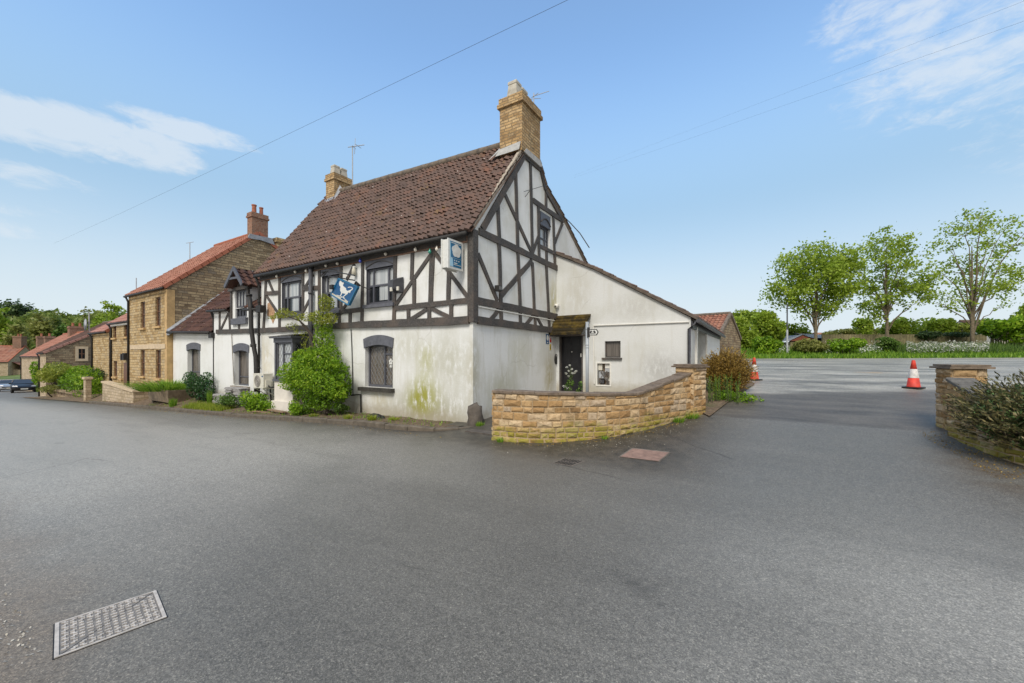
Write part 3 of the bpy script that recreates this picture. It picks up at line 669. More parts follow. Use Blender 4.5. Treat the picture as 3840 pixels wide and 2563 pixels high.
# exposed brick patch low on the left bay of timbers
pt = M(); pts = [FP(*p) for p in [(1004, 1140), (1018, 1130), (1030, 1165), (1034, 1190), (1024, 1215), (1016, 1190), (1003, 1185)]]; pt.prism(P0, pts, -.02, .012); pt.build('exposed_brick', 'bare_brick', inn)
# pipes on the front
dp = M(); x = FP(979, 1200)[0]; dp.tube([(x, -.2, ev(x)-.06), (x, -.12, ev(x)-.25), (x, -.07, ev(x)-.4), (x, -.07, base(x)+.1)], .04, 8)
for z in (3.6, 2.4, 1.2): dp.tube([(x, -.07, z), (x, -.07, z+.05)], .055, 8)
dp.build('downpipe', 'black_plastic', inn, smooth=True)
dp = M(); x = FP(1179, 1100)[0]; zt = FP(1179, 1004)[1]; dp.tube([(x, -.12, zt), (x, -.12, base(x)+.1)], .065, 12)
for z in (zt-.03, 3.62, 2.3): dp.tube([(x, -.12, z), (x, -.12, z+.06)], .082, 12)
dp.build('soil_pipe', 'grey_pipe', inn, smooth=True)
dp = M(); p = [FP(*q, -.03) for q in [(1316, 1235), (1319, 1300), (1324, 1480), (1322, 1482)]]; dp.tube([(a, -.03, z) for a, z in p[:3]], .012, 6); dp.build('wall_cable', 'cable', inn)
dp = M(); p = [FP(*q, -.05) for q in [(1317, 1483), (1352, 1480), (1353, 1548)]]; dp.tube([(a, -.05, z) for a, z in p], .022, 8); dp.build('drain_pipe', 'black_plastic', inn)
# chimneys
def chimney(parent, a0, a1, b0, b1, zb, zt, mat, pots, cap=.05, pot='clay_pot', flash=True, band=.28):
    m = M(); m.box(a0, a1, b0, b1, zb, zt-band); m.box(a0-cap, a1+cap, b0-cap, b1+cap, zt-band, zt-band*.62); m.box(a0-cap*.4, a1+cap*.4, b0-cap*.4, b1+cap*.4, zt-band*.62, zt)
    c = m.build('chimney', mat, parent)
    for (pa, pb, r, h, sq) in pots:
        m = M(); n = 4 if sq else 12
        if sq: m.lathe((pa, pb, zt-.01), [(r*1.42, 0), (r*1.1, h*.8), (r*1.22, h*.82), (r*1.22, h*.95), (r*1.1, h), (r*.8, h), (r*.8, h-.1)], 4)
        else: m.lathe((pa, pb, zt-.01), [(r*1.1, 0), (r, h*.15), (r*.9, h*.85), (r*1.1, h*.88), (r*1.1, h), (r*.75, h), (r*.75, h-.08)], 12)
        m.build('chimney_pot', pot, c)
    return c
zr0 = rz(-.3)
c = chimney(inn, -.66, .085, 2.12, 3.2, 7.42, 9.05, 'buff_brick', [(-.3, 2.36, .17, .5, True), (-.3, 2.72, .17, .48, True), (-.3, 3.03, .14, .42, True)], .06)
fl = M()       # lead and mortar flashing round the stack
for a_, bb in ((-.7, 2.08), ):
    z = lambda b: ev(-.4)+.03+(b+.2)*slope
    fl.add([(-.76, 2.02, z(2.02)+.03), (.05, 2.02, z(2.02)+.03), (.05, 2.11, z(2.02)+.3), (-.7, 2.11, z(2.02)+.25)], [(0, 1, 2, 3)])
    fl.add([(-.9, 1.85, z(1.85)+.08), (-.67, 2.1, z(2.1)+.1), (-.67, 2.7, rz(-.6)+.22), (-.82, 2.7, rz(-.6)+.1)], [(0, 1, 2, 3)])
fl.build('flashing', 'mortar_white', inn)
fl = M(); fl.prism(G0, [GP(1955, 572), GP(1964, 560), GP(2016, 606), GP(2024, 626), GP(2018, 630), GP(1968, 585)], .02, .1); fl.build('gable_flashing', 'mortar_white', inn)
aLc = FP(1253, 700, 2.45)[0]; b1 = GP(1318, 700, aLc)[0]; ztL = GP(1253, 646, aLc)[1]
c2 = chimney(inn, aLc-.55, aLc, 2.45, b1, 7.2, FP(1253, 646, 2.45)[1], 'buff_brick', [(aLc-.28, 2.45+(b1-2.45)*.3, .15, .42, True), (aLc-.28, 2.45+(b1-2.45)*.72, .15, .42, True)], .05)
z = lambda b: ev(aLc)+.03+(b+.2)*slope
fl = M(); fl.add([(aLc-.6, 2.2, z(2.2)+.06), (aLc+.1, 2.2, z(2.2)+.06), (aLc+.04, 2.44, z(2.44)+.22), (aLc-.56, 2.44, z(2.44)+.22)], [(0, 1, 2, 3)]); fl.add([(aLc+.14, 2.3, z(2.3)+.06), (aLc+.16, 2.7, rz(aLc)+.12), (aLc+.01, 2.7, rz(aLc)+.3), (aLc+.01, 2.44, z(2.44)+.22)], [(0, 1, 2, 3)]); fl.build('flashing', 'lead', inn)
# ------------------------------------------------------------------ aerials, signs, lamps on the inn (things of their own)
def aerial(label, pts_mast, boom, els, r=.016, fm=FF):
    t = thing('tv_aerial', label, 'aerial', fm, pts_mast[0])
    m = M(); m.tube(pts_mast, r*1.4, 6); m.build('mast', 'galv', t)
    m = M(); m.tube(boom, r, 6)
    for p, q in els: m.tube([p, q], r*.7, 5)
    m.build('antenna', 'galv', t)
ax, ay = aLc+.04, 3.1; zt, zb = FP(1322, 552, ay)[1], FP(1322, 712, ay)[1]; ax = FP(1322, 600, ay)[0]
aerial('thin mast aerial strapped beside the two-pot chimney at the far end of the inn ridge', [(ax, ay, zb-.15), (ax, ay, zt)], [(ax-.1, ay-.15, zt-.05), (ax+.3, ay+.35, zt+.16)],
       [((ax+.0, ay+.1, zt-.25), (ax+.02, ay+.12, zt+.4)), ((ax+.25, ay-.05, zt+.02), (ax+.02, ay+.4, zt+.12)), ((ax-.2, ay+.3, zt+.1), (ax+.12, ay-.1, zt-.02))])
z = 9.35
aerial('small rod aerial leaning from the tall three-pot chimney', [(-.1, 3.12, 8.9), (-.1, 3.14, 9.62)], [(-.1, 3.1, 9.5), (.1, 3.75, 9.95)], [((-.22, 3.2, 9.55), (.05, 3.15, 9.58)), ((-.2, 3.1, 9.45), (.05, 3.3, 9.5))], .012)
fa = thing('wall_aerial', 'thin bent wire aerial fixed to the white gable near its top', 'aerial', FF, (0, 3, 6.6))
m = M(); p, q, r_, s_ = GP(1946, 724), GP(2032, 699), GP(1973, 716), GP(1966, 740); m.tube([(.16, *p), (.16, *q)], .008, 5); m.tube([(.14, *r_), (.03, *s_)], .01, 5); m.build('rod', 'cable', fa)
# blue hanging sign
SB = -.45
pan = [(1273.6, 1046.8), (1343.7, 1077), (1310, 1145), (1245, 1105.7)]
pc = [FP(*p, SB) for p in pan]
hs = thing('hanging_sign', 'crooked blue inn sign with a white beast hanging from a bent iron bracket', 'pub sign', FF, (pc[0][0], SB, pc[0][1]))
PS = PFp(SB)
m = M(); m.prism(PS, pc, -.03, .03); bd = m.build('panel', 'blue_sign', hs)
m = M()
for i in range(4): m.beam(PS, pc[i], pc[(i+1) % 4], .035, -.035, .045)
m.build('panel_frame', 'rose_blue', bd)
zz = lambda l: [FP(1220+x/11.2, 1020+y/11.2, SB) for x, y in l]
beast = [(690, 380), (740, 440), (790, 470), (820, 450), (815, 520), (780, 560), (790, 610), (850, 650), (920, 710), (915, 760), (960, 810), (1040, 790), (1120, 760), (1165, 720), (1150, 680), (1080, 665), (1000, 680), (985, 655), (1060, 635), (1160, 650), (1205, 710), (1180, 770), (1110, 810), (1100, 860), (1070, 910), (1050, 870), (1000, 890), (980, 940), (900, 990), (800, 1080), (775, 1060), (880, 960), (900, 930), (830, 920), (760, 905), (720, 990), (690, 1020), (660, 1005), (690, 960), (710, 880), (670, 800), (665, 710), (690, 640), (640, 590), (625, 510), (640, 430)]
m = M(); m.prism(PS, zz(beast), .03, .036)
for seg in ([(520, 985), (660, 1020)], [(660, 1025), (860, 1110)], [(700, 1085), (670, 1150)], [(800, 1100), (880, 1170)], [(700, 1090), (740, 1075)]): m.beam(PS, *zz(seg), .014, .03, .037)
m.build('beast_emblem', 'sign_white', bd)
m = M(); m.prism(PS, zz([(300, 950), (340, 900), (450, 970), (520, 1000), (640, 1050), (700, 1100), (690, 1150), (860, 1220), (885, 1160), (1000, 1250), (965, 1365), (820, 1275), (620, 1185), (440, 1110)]), .03, .035); m.build('rocks_emblem', 'sign_cream', bd)
w0 = FP(1208, 1022, 0); w1 = FP(1212, 1040, 0); e0_, e1_ = FP(1330, 1034, SB), FP(1330, 1052, SB); mid = FP(1230, 1015, -.25)
m = M(); m.tube([(w1[0], -.02, w1[1]), (mid[0], -.25, mid[1]), (e0_[0], SB, e0_[1])], .018, 6); m.tube([(mid[0], -.25, mid[1]-.17), (e1_[0], SB, e1_[1])], .018, 6); m.tube([(w0[0], -.02, w0[1]), (mid[0], -.25, mid[1])], .016, 6)
for p in ((1278, 1043), (1300, 1047), (1338, 1070)): a, z = FP(*p, SB); m.tube([(a, SB, z-.03), (a, SB, z+.06)], .02, 6)
m.build('bracket', 'cable', hs)
a, z = FP(1252, 1078, SB); m = M(); m.box(a-.07, a+.07, SB-.1, SB+.05, z-.06, z+.06); m.build('sign_lamp', 'black_plastic', hs)
a, z = FP(1350, 1072, -.2); m = M(); m.tube([(a+.25, -.02, z-.12), (a, -.2, z)], .015, 6); m.tube([(a, -.2, z), (a-.09, -.3, z+.07)], [.03, .07], 8); m.build('sign_lamp', 'black_plastic', hs)
# rose plaque light box
ra = FP(1734, 950, -.12)[0]; rb0 = GP(1683, 950, ra)[0]; rt, rbz = GP(1734, 915, ra)[1], GP(1734, 1016, ra)[1]
rs = thing('projecting_sign', 'white box sign with blue faces, a white rose and three diamonds by the inn corner', 'sign', FF, (ra-.1, -.1, rbz))
PR = PGp(ra)
m = M(); m.box(ra-.2, ra-.012, rb0, -.12, rbz, rt); m.box(ra-.215, ra-.19, rb0-.02, -.1, rbz-.02, rt+.02); m.box(ra-.03, ra, rb0-.02, -.1, rbz-.02, rt+.02); bx_ = m.build('sign_box', 'sign_white', rs)
hh, ww = rt-rbz, -.12-rb0
fy = lambda x: rb0+.04+(ww-.08)*x
fz = lambda y: rbz+.03+(hh-.06)*y
m = M(); m.pbox(PR, fy(.0), fy(1), 0, .004, fz(0), fz(1)); m.build('sign_face', 'rose_blue', bx_)
m = M(); m.prism(PR, [(fy(0), fz(0)), (fy(.26), fz(0)), (fy(.22), fz(.33)), (fy(.06), fz(.36)), (fy(.03), fz(.97)), (fy(0), fz(.97))], .004, .007); m.build('sign_band', 'rose_lightblue', bx_)
m = M(); cy, cz = fy(.55), fz(.66); R_ = ww*.235
for k in range(5):
    t = math.pi/2+2*math.pi*k/5; m.prism(PR, [(cy+1.2*(R_*.56*math.cos(t)+R_*.66*math.cos(q)), cz+(R_*.56*math.sin(t)+R_*.66*math.sin(q))*1.12) for q in np.linspace(0, 6.0, 14)], .004, .0085+k*.0006)
m.prism(PR, [(cy+R_*.5*math.cos(q), cz+R_*.5*math.sin(q)) for q in np.linspace(0, 6.0, 12)], .004, .0135); ro = m.build('rose_emblem', 'sign_white', bx_)
m = M()
for k in range(3):
    cy = fy(.38+.19*k); m.prism(PR, [(cy-.022, fz(.265)), (cy, fz(.235)), (cy+.022, fz(.265)), (cy, fz(.295))], .004, .009)
for x0, x1, y, h in [(.06, .94, .355, .006), (.34, .62, .165, .03), (.3, .95, .1, .02), (.1, .35, .945, .02), (.37, .62, .945, .02), (.65, .95, .945, .02)]: m.pbox(PR, fy(x0), fy(x1), .004, .0085, fz(y)-h*hh*.5, fz(y)+h*hh*.5)
m.build('sign_lettering', 'sign_white', bx_)
m = M(); m.box(ra-.12, ra-.08, -.12, -.0, rt-.15, rt-.08); m.box(ra-.12, ra-.08, -.12, -.0, rbz+.08, rbz+.15); m.build('wall_bracket', 'cable', rs)
# floodlight box beside the right upper window
a0, z0 = FP(1486, 1078, 0); a1, z1 = FP(1516, 1040, 0); t = thing('floodlight', 'dark grey box floodlight on the front wall right of the third upper window', 'lamp', FF, (a0, 0, z0))
m = M(); m.add([(a0+.03, -.3, z1-.33), (a1-.1, -.3, z1-.33), (a1-.1, -.3, z1-.12), (a0+.03, -.3, z1-.12), (a0+.03, -.03, z1-.42), (a1, -.03, z1-.42), (a1, -.03, z1), (a0+.03, -.03, z1)], [(0, 1, 2, 3), (4, 7, 6, 5), (0, 4, 5, 1), (1, 5, 6, 2), (2, 6, 7, 3), (3, 7, 4, 0)]); hb = m.build('housing', 'grey_pipe', t)
m = M(); m.box(a0+.1, a0+.18, -.31, -.28, z1-.4, z1-.3); m.box(a0+.35, a0+.42, -.31, -.28, z1-.4, z1-.3); m.build('clip', 'cream_metal', hb)
b_, z = GP(1858, 1086); t = thing('security_lamp', 'small black lamp on the gable wall beside a diagonal brace', 'lamp', FF, (0, b_, z)); m = M(); m.box(0, .06, b_-.03, b_+.03, z-.03, z+.03); m.build('bracket', 'black_plastic', t); m = M(); m.box(.05, .17, b_-.11, b_+.06, z-.06, z+.08); m.build('lamp_head', 'black_plastic', t); m = M(); m.box(.165, .176, b_-.09, b_+.04, z-.03, z+.06); m.build('lamp_glass', 'glass_grey', t)
# lantern bulb fitting on the front wall between the blue sign and third window
a, z = FP(1337, 1022); t = thing('wall_lantern', 'pale glass lantern on the front wall above the blue sign', 'lamp', FF, (a, 0, z)); m = M(); m.lathe((a, -.09, z-.12), [(.02, 0), (.07, .05), (.05, .2), (.02, .24)], 8); m.build('glass', 'sign_cream', t, smooth=True); m = M(); m.box(a-.05, a+.05, -.1, 0, z+.12, z+.16); m.build('arm', 'sign_white', t)
# festoon lights under the eaves
fs_ = thing('festoon_lights', 'string of coloured bulbs sagging under the front eaves of the inn', 'string lights', FF, (-5, -.12, 4.4))
pts = [(974, 1036), (1038, 1037), (1107, 1019), (1148, 1016), (1222, 996), (1265, 988), (1351, 979), (1446, 952), (1558, 936), (1612, 944), (1638, 934), (1660, 925)]
w3 = []; 
for i, p in enumerate(pts):
    a, z = FP(*p, -.12); 
    if i: pa, pz = w3[-1]; w3 += [((pa*2+a)/3, (pz*2+z)/3-.05), ((pa+2*a)/3, (pz+2*z)/3-.05)]
    w3.append((a, z))
m = M(); m.tube([(a, -.12, z+.04) for a, z in w3], .007, 5); m.build('wire', 'cable', fs_)
for i, p in enumerate(pts[1:]):
    a, z = FP(*p, -.12); m = M(); m.lathe((a, -.12, z-.06), [(.012, 0), (.04, .03), (.045, .06), (.02, .1), (.015, .13)], 10); m.build('bulb', {5: 'bulb_blue', 8: 'bulb_green', 2: 'bulb_white'}.get(i, 'bulb_white'), fs_, smooth=True)
# ------------------------------------------------------------------ LEFT WING with dormer
BL, BM = .22, .1
wing = thing('wing_building', 'low white wing with a tiled dormer between the inn and the stone house', 'building', FF, (-14, .1, -.1))
PL, PM = PFp(BL), PFp(BM)
aC = FP(811, 1300, BL)[0]; aW = -18.27
zl = lin(FP(651, 1237, BL), FP(808, 1237, BL)); zm = lin(FP(818, 1160, BM), FP(986, 1150, BM))
def hol(fn, x0, x1, y0, y1, b): return (fn(x0, (y0+y1)/2, b)[0], fn(x1, (y0+y1)/2, b)[0], fn((x0+x1)/2, y1, b)[1], fn((x0+x1)/2, y0, b)[1])
HA = hol(FP, 703, 751, 1308, 1425, BL); HB = hol(FP, 878, 933, 1314, 1448, BM)
DW = hol(FP, 882, 926, 1098, 1192, BM)
m = M(); strip_wall(m, PL, [aW, -15.5, aC], lambda a: base(a)-.5, zl, [HA], .25); m.quad((aC, BL, -.6), (aC, 1, -.6), (aC, 1, 3.4), (aC, BL, 2.8)); m.quad((aW, BL, -.6), (aW, 3, -.6), (aW, 3, 4.8), (aW, BL, zl(aW))); m.build('wall', 'wing_render', wing)
dL, dR = FP(868, 1150, BM)[0], FP(934, 1150, BM)[0]; dz = FP(880, 1084, BM)[1]
m = M(); strip_wall(m, PM, [aC, -11, AL], lambda a: base(a)-.5, zm, [HB, (DW[0], DW[1], DW[2], zm(-11.5)-.02)], .2)
strip_wall(m, PM, [dL, dR], lambda a: zm(a), lambda a: dz, [(DW[0], DW[1], zm(-11.5)-.01, dz-.06)], .2)
for a in (dL, dR): m.add([(a, BM, zm(a)), (a, BM, dz), (a, 1.5, dz), (a, 1.5, zm(a)+1.2)], [(0, 1, 2, 3)])
m.build('timbered_wall', 'wing_render', wing)
rfm = M(); rb = 3.4; sl = .92
pantile(rfm, (aW, BL-.2, zl(aW)-.1), (aC+.08, BL-.2, zl(aC)-.1), (aC+.08, rb, zl(aC)+rb*sl), (aW, rb, zl(aW)+rb*sl), 21, 16, .03, .035, 6, 11)
pantile(rfm, (aC-.1, BM-.16, zm(aC)-.04), (dL, BM-.16, zm(dL)-.04), (dL, rb, zm(dL)+(rb)*.72), (aC-.1, rb, zm(aC)+(rb)*.72), 7, 12, .03, .035, 6, 12)
pantile(rfm, (dR, BM-.16, zm(dR)-.04), (AL, BM-.16, zm(AL)-.04), (AL, rb, zm(AL)+(rb)*.72), (dR, rb, zm(dR)+(rb)*.72), 6, 12, .03, .035, 6, 13)
pantile(rfm, (aW, 7, 3.2), (AL, 7, 3.2), (AL, rb, zl(aC)+rb*sl), (aW, rb, zl(aC)+rb*sl), 20, 5, .03, .03, 4, 14)
rfm.build('roof', 'wing_tiles', wing, recalc=False)
m = M(); 
for i in range(9):
    b0, b1 = BL-.25+i*.42, BL-.25+(i+1)*.42; m.add([(aW-.02, b0, zl(aW)+(b0-BL)*sl+.22), (aW+.32, b0, zl(aW)+(b0-BL)*sl+.16), (aW+.32, b1+.01, zl(aW)+(b1-BL)*sl+.16), (aW-.02, b1+.01, zl(aW)+(b1-BL)*sl+.23), (aW+.32, b0, zl(aW)+(b0-BL)*sl-.05), (aW-.02, b0, zl(aW)+(b0-BL)*sl-.05), (aW+.32, b1, zl(aW)+(b1-BL)*sl-.05)], [(0, 1, 2, 3), (0, 5, 4, 1), (1, 4, 6, 2)])
m.build('flashing', 'lead', wing)
# dormer roof
ap = FP(877.5, 1007, BM-.35); la = FP(845, 1076, BM-.35); raR = FP(909, 1066, BM-.35)
m = M(); y0, y1 = BM-.38, 2.6
pantile(m, (raR[0]+.03, y0, raR[1]), (raR[0]+.03, y1, raR[1]), (ap[0], y1, ap[1]), (ap[0], y0, ap[1]), 11, 4, .03, .03, 6, 21)
pantile(m, (la[0]-.03, y1, la[1]), (la[0]-.03, y0, la[1]), (ap[0], y0, ap[1]), (ap[0], y1, ap[1]), 11, 4, .03, .03, 6, 22)
m.build('dormer_roof', 'wing_tiles', wing, recalc=False)
PDm = PFp(BM-.36); m = M(); m.beam(PDm, la, ap, .13, -.02, .03, .03); m.beam(PDm, raR, ap, .13, -.02, .03, .03); m.beam(PDm, ((la[0]+ap[0])/2, (la[1]+ap[1])/2-.05), ((raR[0]+ap[0])/2, (raR[1]+ap[1])/2-.05), .08, -.02, .02); m.build('bargeboard', 'grey_joinery', wing)
m = M(); m.prism(PM, [(dL, dz-.02), (dR, dz-.02), (ap[0], ap[1]-.1)], -.1, .01); m.pbox(PM, dL-.08, dR+.1, -.05, .1, dz-.1, dz+.02); m.pbox(PM, dL-.02, dL+.1, -.02, .05, DW[2]-.1, dz-.1); m.pbox(PM, dR-.1, dR+.02, -.02, .05, zm(dR)+.1, dz-.1); m.build('dormer_frame', 'black_timber', wing)
window(wing, PM, DW[0], DW[1], DW[2], dz-.1, .1, (.3, .55, .8), ((.42, .03, .97),), frame='grey_joinery', upper=(.42, 'glass_pale'), fw=.06)
s_ = M(); s_.pbox(PM, DW[0]-.15, DW[1]+.1, -.1, .1, DW[2]-.26, DW[2]-.02); s_.build('window_sill', 'lintel_grey', wing)
def tw(nm, seg, w):
    m = M(); m.beam(PM, FP(seg[0], seg[1], BM), FP(seg[2], seg[3], BM), w, -.02, .03); m.build(nm, 'black_timber', wing)
for s_ in [(825, 1164, 825, 1240), (861, 1164, 864, 1240), (898, 1212, 898, 1240)]: tw('timber_post', s_, .12)
tw('timber_rail', (815, 1166, 868, 1160), .12); tw('timber_brace', (857, 1178, 830, 1236), .1)
m = M(); m.beam(PM, FP(815, 1245, BM), FP(984, 1240, BM), .17, -.02, .06); m.build('bressummer_beam', 'black_timber', wing)
for (u0, u1, z0, z1), pl in ((HA, PL), (HB, PM)):
    window(wing, pl, u0, u1, z0, z1, .22, (.75,), ((.25, .05, .97),), glass='glass_grey', fw=.05)
    m = M(); arch(m, pl, u0-.03, u1+.03, z1-.1, .09, .33, -.05, .03); m.build('window_lintel', 'lintel_grey', wing)
    m = M(); m.pbox(pl, u0-.1, u1+.1, -.2, .1, z0-.1, z0-.005); m.build('window_sill', 'concrete', wing)
m = M(); m.tube([(aW+.1, BL-.26, zl(aW)-.14), (aC, BL-.26, zl(aC)-.14)], .055, 8); m.tube([(aC, BM-.22, zm(aC)-.1), (dL, BM-.22, zm(dL)-.1)], .05, 8); m.tube([(dR, BM-.22, zm(dR)-.12), (AL-.1, BM-.22, zm(AL)-.12)], .05, 8); m.build('gutter', 'black_plastic', wing, smooth=True)
m = M(); x = aC+.06; m.tube([(x, BL-.2, zm(x)-.12), (x, BL-.12, zm(x)-.4), (x, BL-.1, 2.6), (x, BL-.1, base(x)+.1)], .045, 8); m.box(x-.16, x+.12, BL-.25, BL-.05, zl(aC)-.36, zl(aC)-.14); m.build('downpipe', 'black_plastic', wing)
m = M(); P_ = [(FP(x, y, BM-.25)[0], BM-.25, FP(x, y, BM-.25)[1]) for x, y in [(935, 1112), (941, 1160), (942, 1230), (950, 1290), (959, 1340), (961, 1410), (961, 1470)]]; m.tube(P_, .075, 10); m.tube([P_[0], (P_[0][0]-.02, P_[0][1], P_[0][2]+.06)], .1, 10); m.tube([P_[3], (P_[3][0], P_[3][1], P_[3][2]-.12)], .1, 10); m.build('soil_pipe', 'black_plastic', wing, smooth=True)
m = M(); a, z = FP(975, 1157, -.25); m.box(a-.16, a+.16, -.32, -.12, z-.14, z+.1); m.build('rainwater_hopper', 'black_plastic', wing)
m = M(); p = [FP(*q, BM-.03) for q in [(868, 1250), (872, 1330), (877, 1440)]]; m.tube([(a, BM-.03, z) for a, z in p], .014, 5); m.build('wall_cable', 'concrete', wing)
# ------------------------------------------------------------------ RIGHT EXTENSION
EB = 4.506; EA = 4.09
ext = thing('extension_building', 'plain white single-storey extension with a falling roofline and dark mossy porch', 'building', FF, (2, EB, .5))
PE = PFp(EB)
et = lin((0, 5.0), (EA, 2.72))
ED = hol(FP, 2097, 2186, 1256, 1462, EB); ED = (ED[0], ED[1], .45, ED[3]); EWn = hol(FP, 2268, 2327, 1280, 1342, EB); EM = hol(FP, 2240, 2287, 1364, 1444, EB)
ef = pline([(0, 5.0), (1.3, 4.36), (2.6, 3.6), (EA, 2.72)])
m = M(); strip_wall(m, PE, [0, 1.3, 2.6, EA], lambda a: .1, ef, [ED, EWn, EM], .18)
RE = PGp(EA); m2 = lambda b: lin((EB, 2.72), (13.3, 2.64))(b)
strip_wall(m, RE, [EB, 13.3], lambda b: .1, m2, [(5.5, 7.9, .3, 2.5)], 1.1)
m.quad((0, 13.3, 0), (EA, 13.3, 0), (EA, 13.3, 2.65), (0, 13.3, 4.9)); m.build('wall', 'extension_render', ext)
m = M(); xs = [(0, 5.08), (1.3, 4.44), (2.6, 3.68), (EA+.18, 2.7)]
for (x0, z0), (x1, z1) in zip(xs[:-1], xs[1:]): pantile(m, (x1, EB-.07, z1), (x1, 13.3, z1-.05), (x0, 13.3, z0-.05), (x0, EB-.07, z0), 36, 5, .03, .03, 4, int(x1*9))
m.build('roof', 'inn_tiles', ext, recalc=False)
m = M()
for (x0, z0), (x1, z1) in zip(xs[:-1], xs[1:]): m.beam(PE, (x0, z0-.02), (x1, z1-.02), .075, -.03, .08, .01)
m.build('verge', 'verge_dark', ext)
m = M(); m.tube([(EA+.2, EB-.1, 2.62), (EA+.2, 13.3, 2.55)], .06, 8); m.box(EA+.01, EA+.05, EB, 13.3, 2.42, 2.62); m.build('gutter', 'grey_pipe', ext)
m = M(); m.tube([(EA+.14, EB-.02, 2.6), (EA-.03, EB-.07, 2.4), (EA-.03, EB-.07, .3)], .045, 8); m.build('downpipe', 'grey_pipe', ext, smooth=True)
m = M(); m.box(EA-.02, EA+.06, 5.32, 5.5, .3, 2.5); m.build('recess_post', 'white_plastic', ext); m = M(); m.box(EA-.02, EA+.05, 7.9, 7.98, .3, 2.5); m.build('recess_post', 'white_plastic', ext)
dr = M(); dr.pbox(PE, ED[0]+.001, ED[0]+.05, -.17, .0, ED[2], ED[3]); dr.pbox(PE, ED[1]-.05, ED[1]-.001, -.17, .0, ED[2], ED[3]); dr.pbox(PE, ED[0]+.05, ED[1]-.05, -.17, .0, ED[3]-.05, ED[3]-.001); dr.build('door_frame', 'black_timber', ext)
dr = M(); PDr = PFp(EB+.12); u0, u1 = ED[0]+.05, ED[1]-.05; dr.pbox(PDr, u0, u1, -.04, 0, ED[2], ED[3]-.05); d_ = dr.build('door', 'black_door', ext)
for i, (xa, xb, ya, yb) in enumerate([(.12, .46, .82, .95), (.54, .88, .82, .95), (.12, .46, .42, .76), (.54, .88, .42, .76), (.12, .46, .08, .35), (.54, .88, .08, .35)]):
    p = M(); U = lambda t: u0+(u1-u0)*t; Zf = lambda t: ED[2]+(ED[3]-ED[2])*t
    p.pbox(PDr, U(xa), U(xb), 0, .008, Zf(ya), Zf(yb)); p.pbox(PDr, U(xa)+.04, U(xb)-.04, .008, .02, Zf(ya)+.04, Zf(yb)-.04); p.build('door_panel', 'black_door', d_)
p = M(); p.pbox(PDr, U(.9), U(.95), 0, .03, Zf(.62), Zf(.68)); p.lathe((U(.5), EB+.08, Zf(.7)), [(.0, 0), (.02, .0), (.02, .03), (0, .03)], 8); p.build('door_handle', 'white_plastic', d_)
# porch canopy of mossy boards
m = M(); r_ = random.Random(4)
c0, c1 = -.02, 1.2; zt_, zb_ = FP(2222, 1178, EB)[1], FP(2196, 1250, EB-.5)[1]
n = 6
for i in range(n):
    m.cr = r_.random()*.8-(.3 if i > 3 else 0)+.02*i; y0 = EB-.03-.52*i/n; y1 = EB-.03-.52*(i+1)/n-.03; z0 = zt_+(zb_-zt_)*i/n; z1 = zt_+(zb_-zt_)*(i+1)/n
    a0 = c0-.06*i/n; a1 = c1-.02*i
    m.add([(a0, y0, z0), (a1, y0, z0), (a1, y1, z1+.02), (a0, y1, z1+.02), (a0, y1, z1-.03), (a1, y1, z1-.03), (a0, y0, z0-.05), (a1, y0, z0-.05)], [(0, 1, 2, 3), (3, 2, 5, 4), (0, 3, 4, 6), (1, 7, 5, 2), (4, 5, 7, 6)])
m.build('porch_canopy', 'mossy_shingle', ext)
m = M(); m.box(c0+.02, c1-.12, EB-.5, EB, zb_-.06, zb_-.03); m.build('porch_soffit', 'black_timber', ext)
window(ext, PE, EWn[0], EWn[1], EWn[2], EWn[3], .1, (), (), frame='black_timber', glass='glass_grey', fw=.035)
m = M(); m.pbox(PE, EWn[0]-.08, EWn[1]+.05, -.1, .06, EWn[2]-.06, EWn[2]-.003); m.build('window_sill', 'black_timber', ext)
p, q = FP(2226, 1222, EB), FP(2585, 1208, EB); m = M(); m.tube([(p[0], EB-.03, p[1]), (q[0], EB-.03, q[1])], .02, 6); p2 = FP(2232, 1440, EB); m.tube([(p[0], EB-.03, p[1]-.02), (p2[0]-.02, EB-.03, p2[1])], .018, 6); m.build('conduit', 'white_plastic', ext)
window(ext, RE, 10.2, 11.5, 1.3, 2.2, .06, (.5,), (), frame='white_plastic', glass='glass_dark', fw=.06)
# meter box
mb = thing('meter_box', 'open meter recess full of grey boxes and cables in the extension wall', 'meter box', FF, (EM[0], EB, EM[2]))
m = M(); u0, u1, z0, z1 = EM
for q in ((u0-.04, u0, z0-.04, z1+.04), (u1, u1+.04, z0-.04, z1+.04), (u0, u1, z1, z1+.04), (u0, u1, z0-.04, z0)): m.pbox(PE, q[0], q[1], -.02, .02, q[2], q[3])
m.build('frame', 'white_plastic', mb)
m = M(); m.pbox(PE, u0, u1, -.175, -.17, z0, z1); m.build('back_board', 'plank', mb)
H_ = z1-z0; Wd = u1-u0
for q, mt in (((.04, .34, .68, .97), 'cream_metal'), ((.58, .96, .78, .97), 'white_plastic'), ((.58, .94, .6, .77), 'galv'), ((.1, .5, .3, .62), 'galv'), ((.62, .96, .18, .34), 'cream_metal'), ((.12, .48, .06, .24), 'grey_pipe')):
    m = M(); m.pbox(PE, u0+Wd*q[0], u0+Wd*q[1], -.17, -.05, z0+H_*q[2], z0+H_*q[3]); m.build('meter', mt, mb)
m = M(); r_ = random.Random(3)
for k in range(7):
    x = u0+Wd*r_.uniform(.1, .9); pts = [(x, EB+.05-.01*k, z0+H_*.65)]
    for i in range(5): x += r_.uniform(-.09, .09); x = min(u1-.03, max(u0+.03, x)); pts.append((x, EB+.05-.01*k, z0+H_*(.65-.12*(i+1)+r_.uniform(-.05, .05))))
    m.tube(pts, .012, 5)
m.build('cable_loops', 'dark_grille', mb)
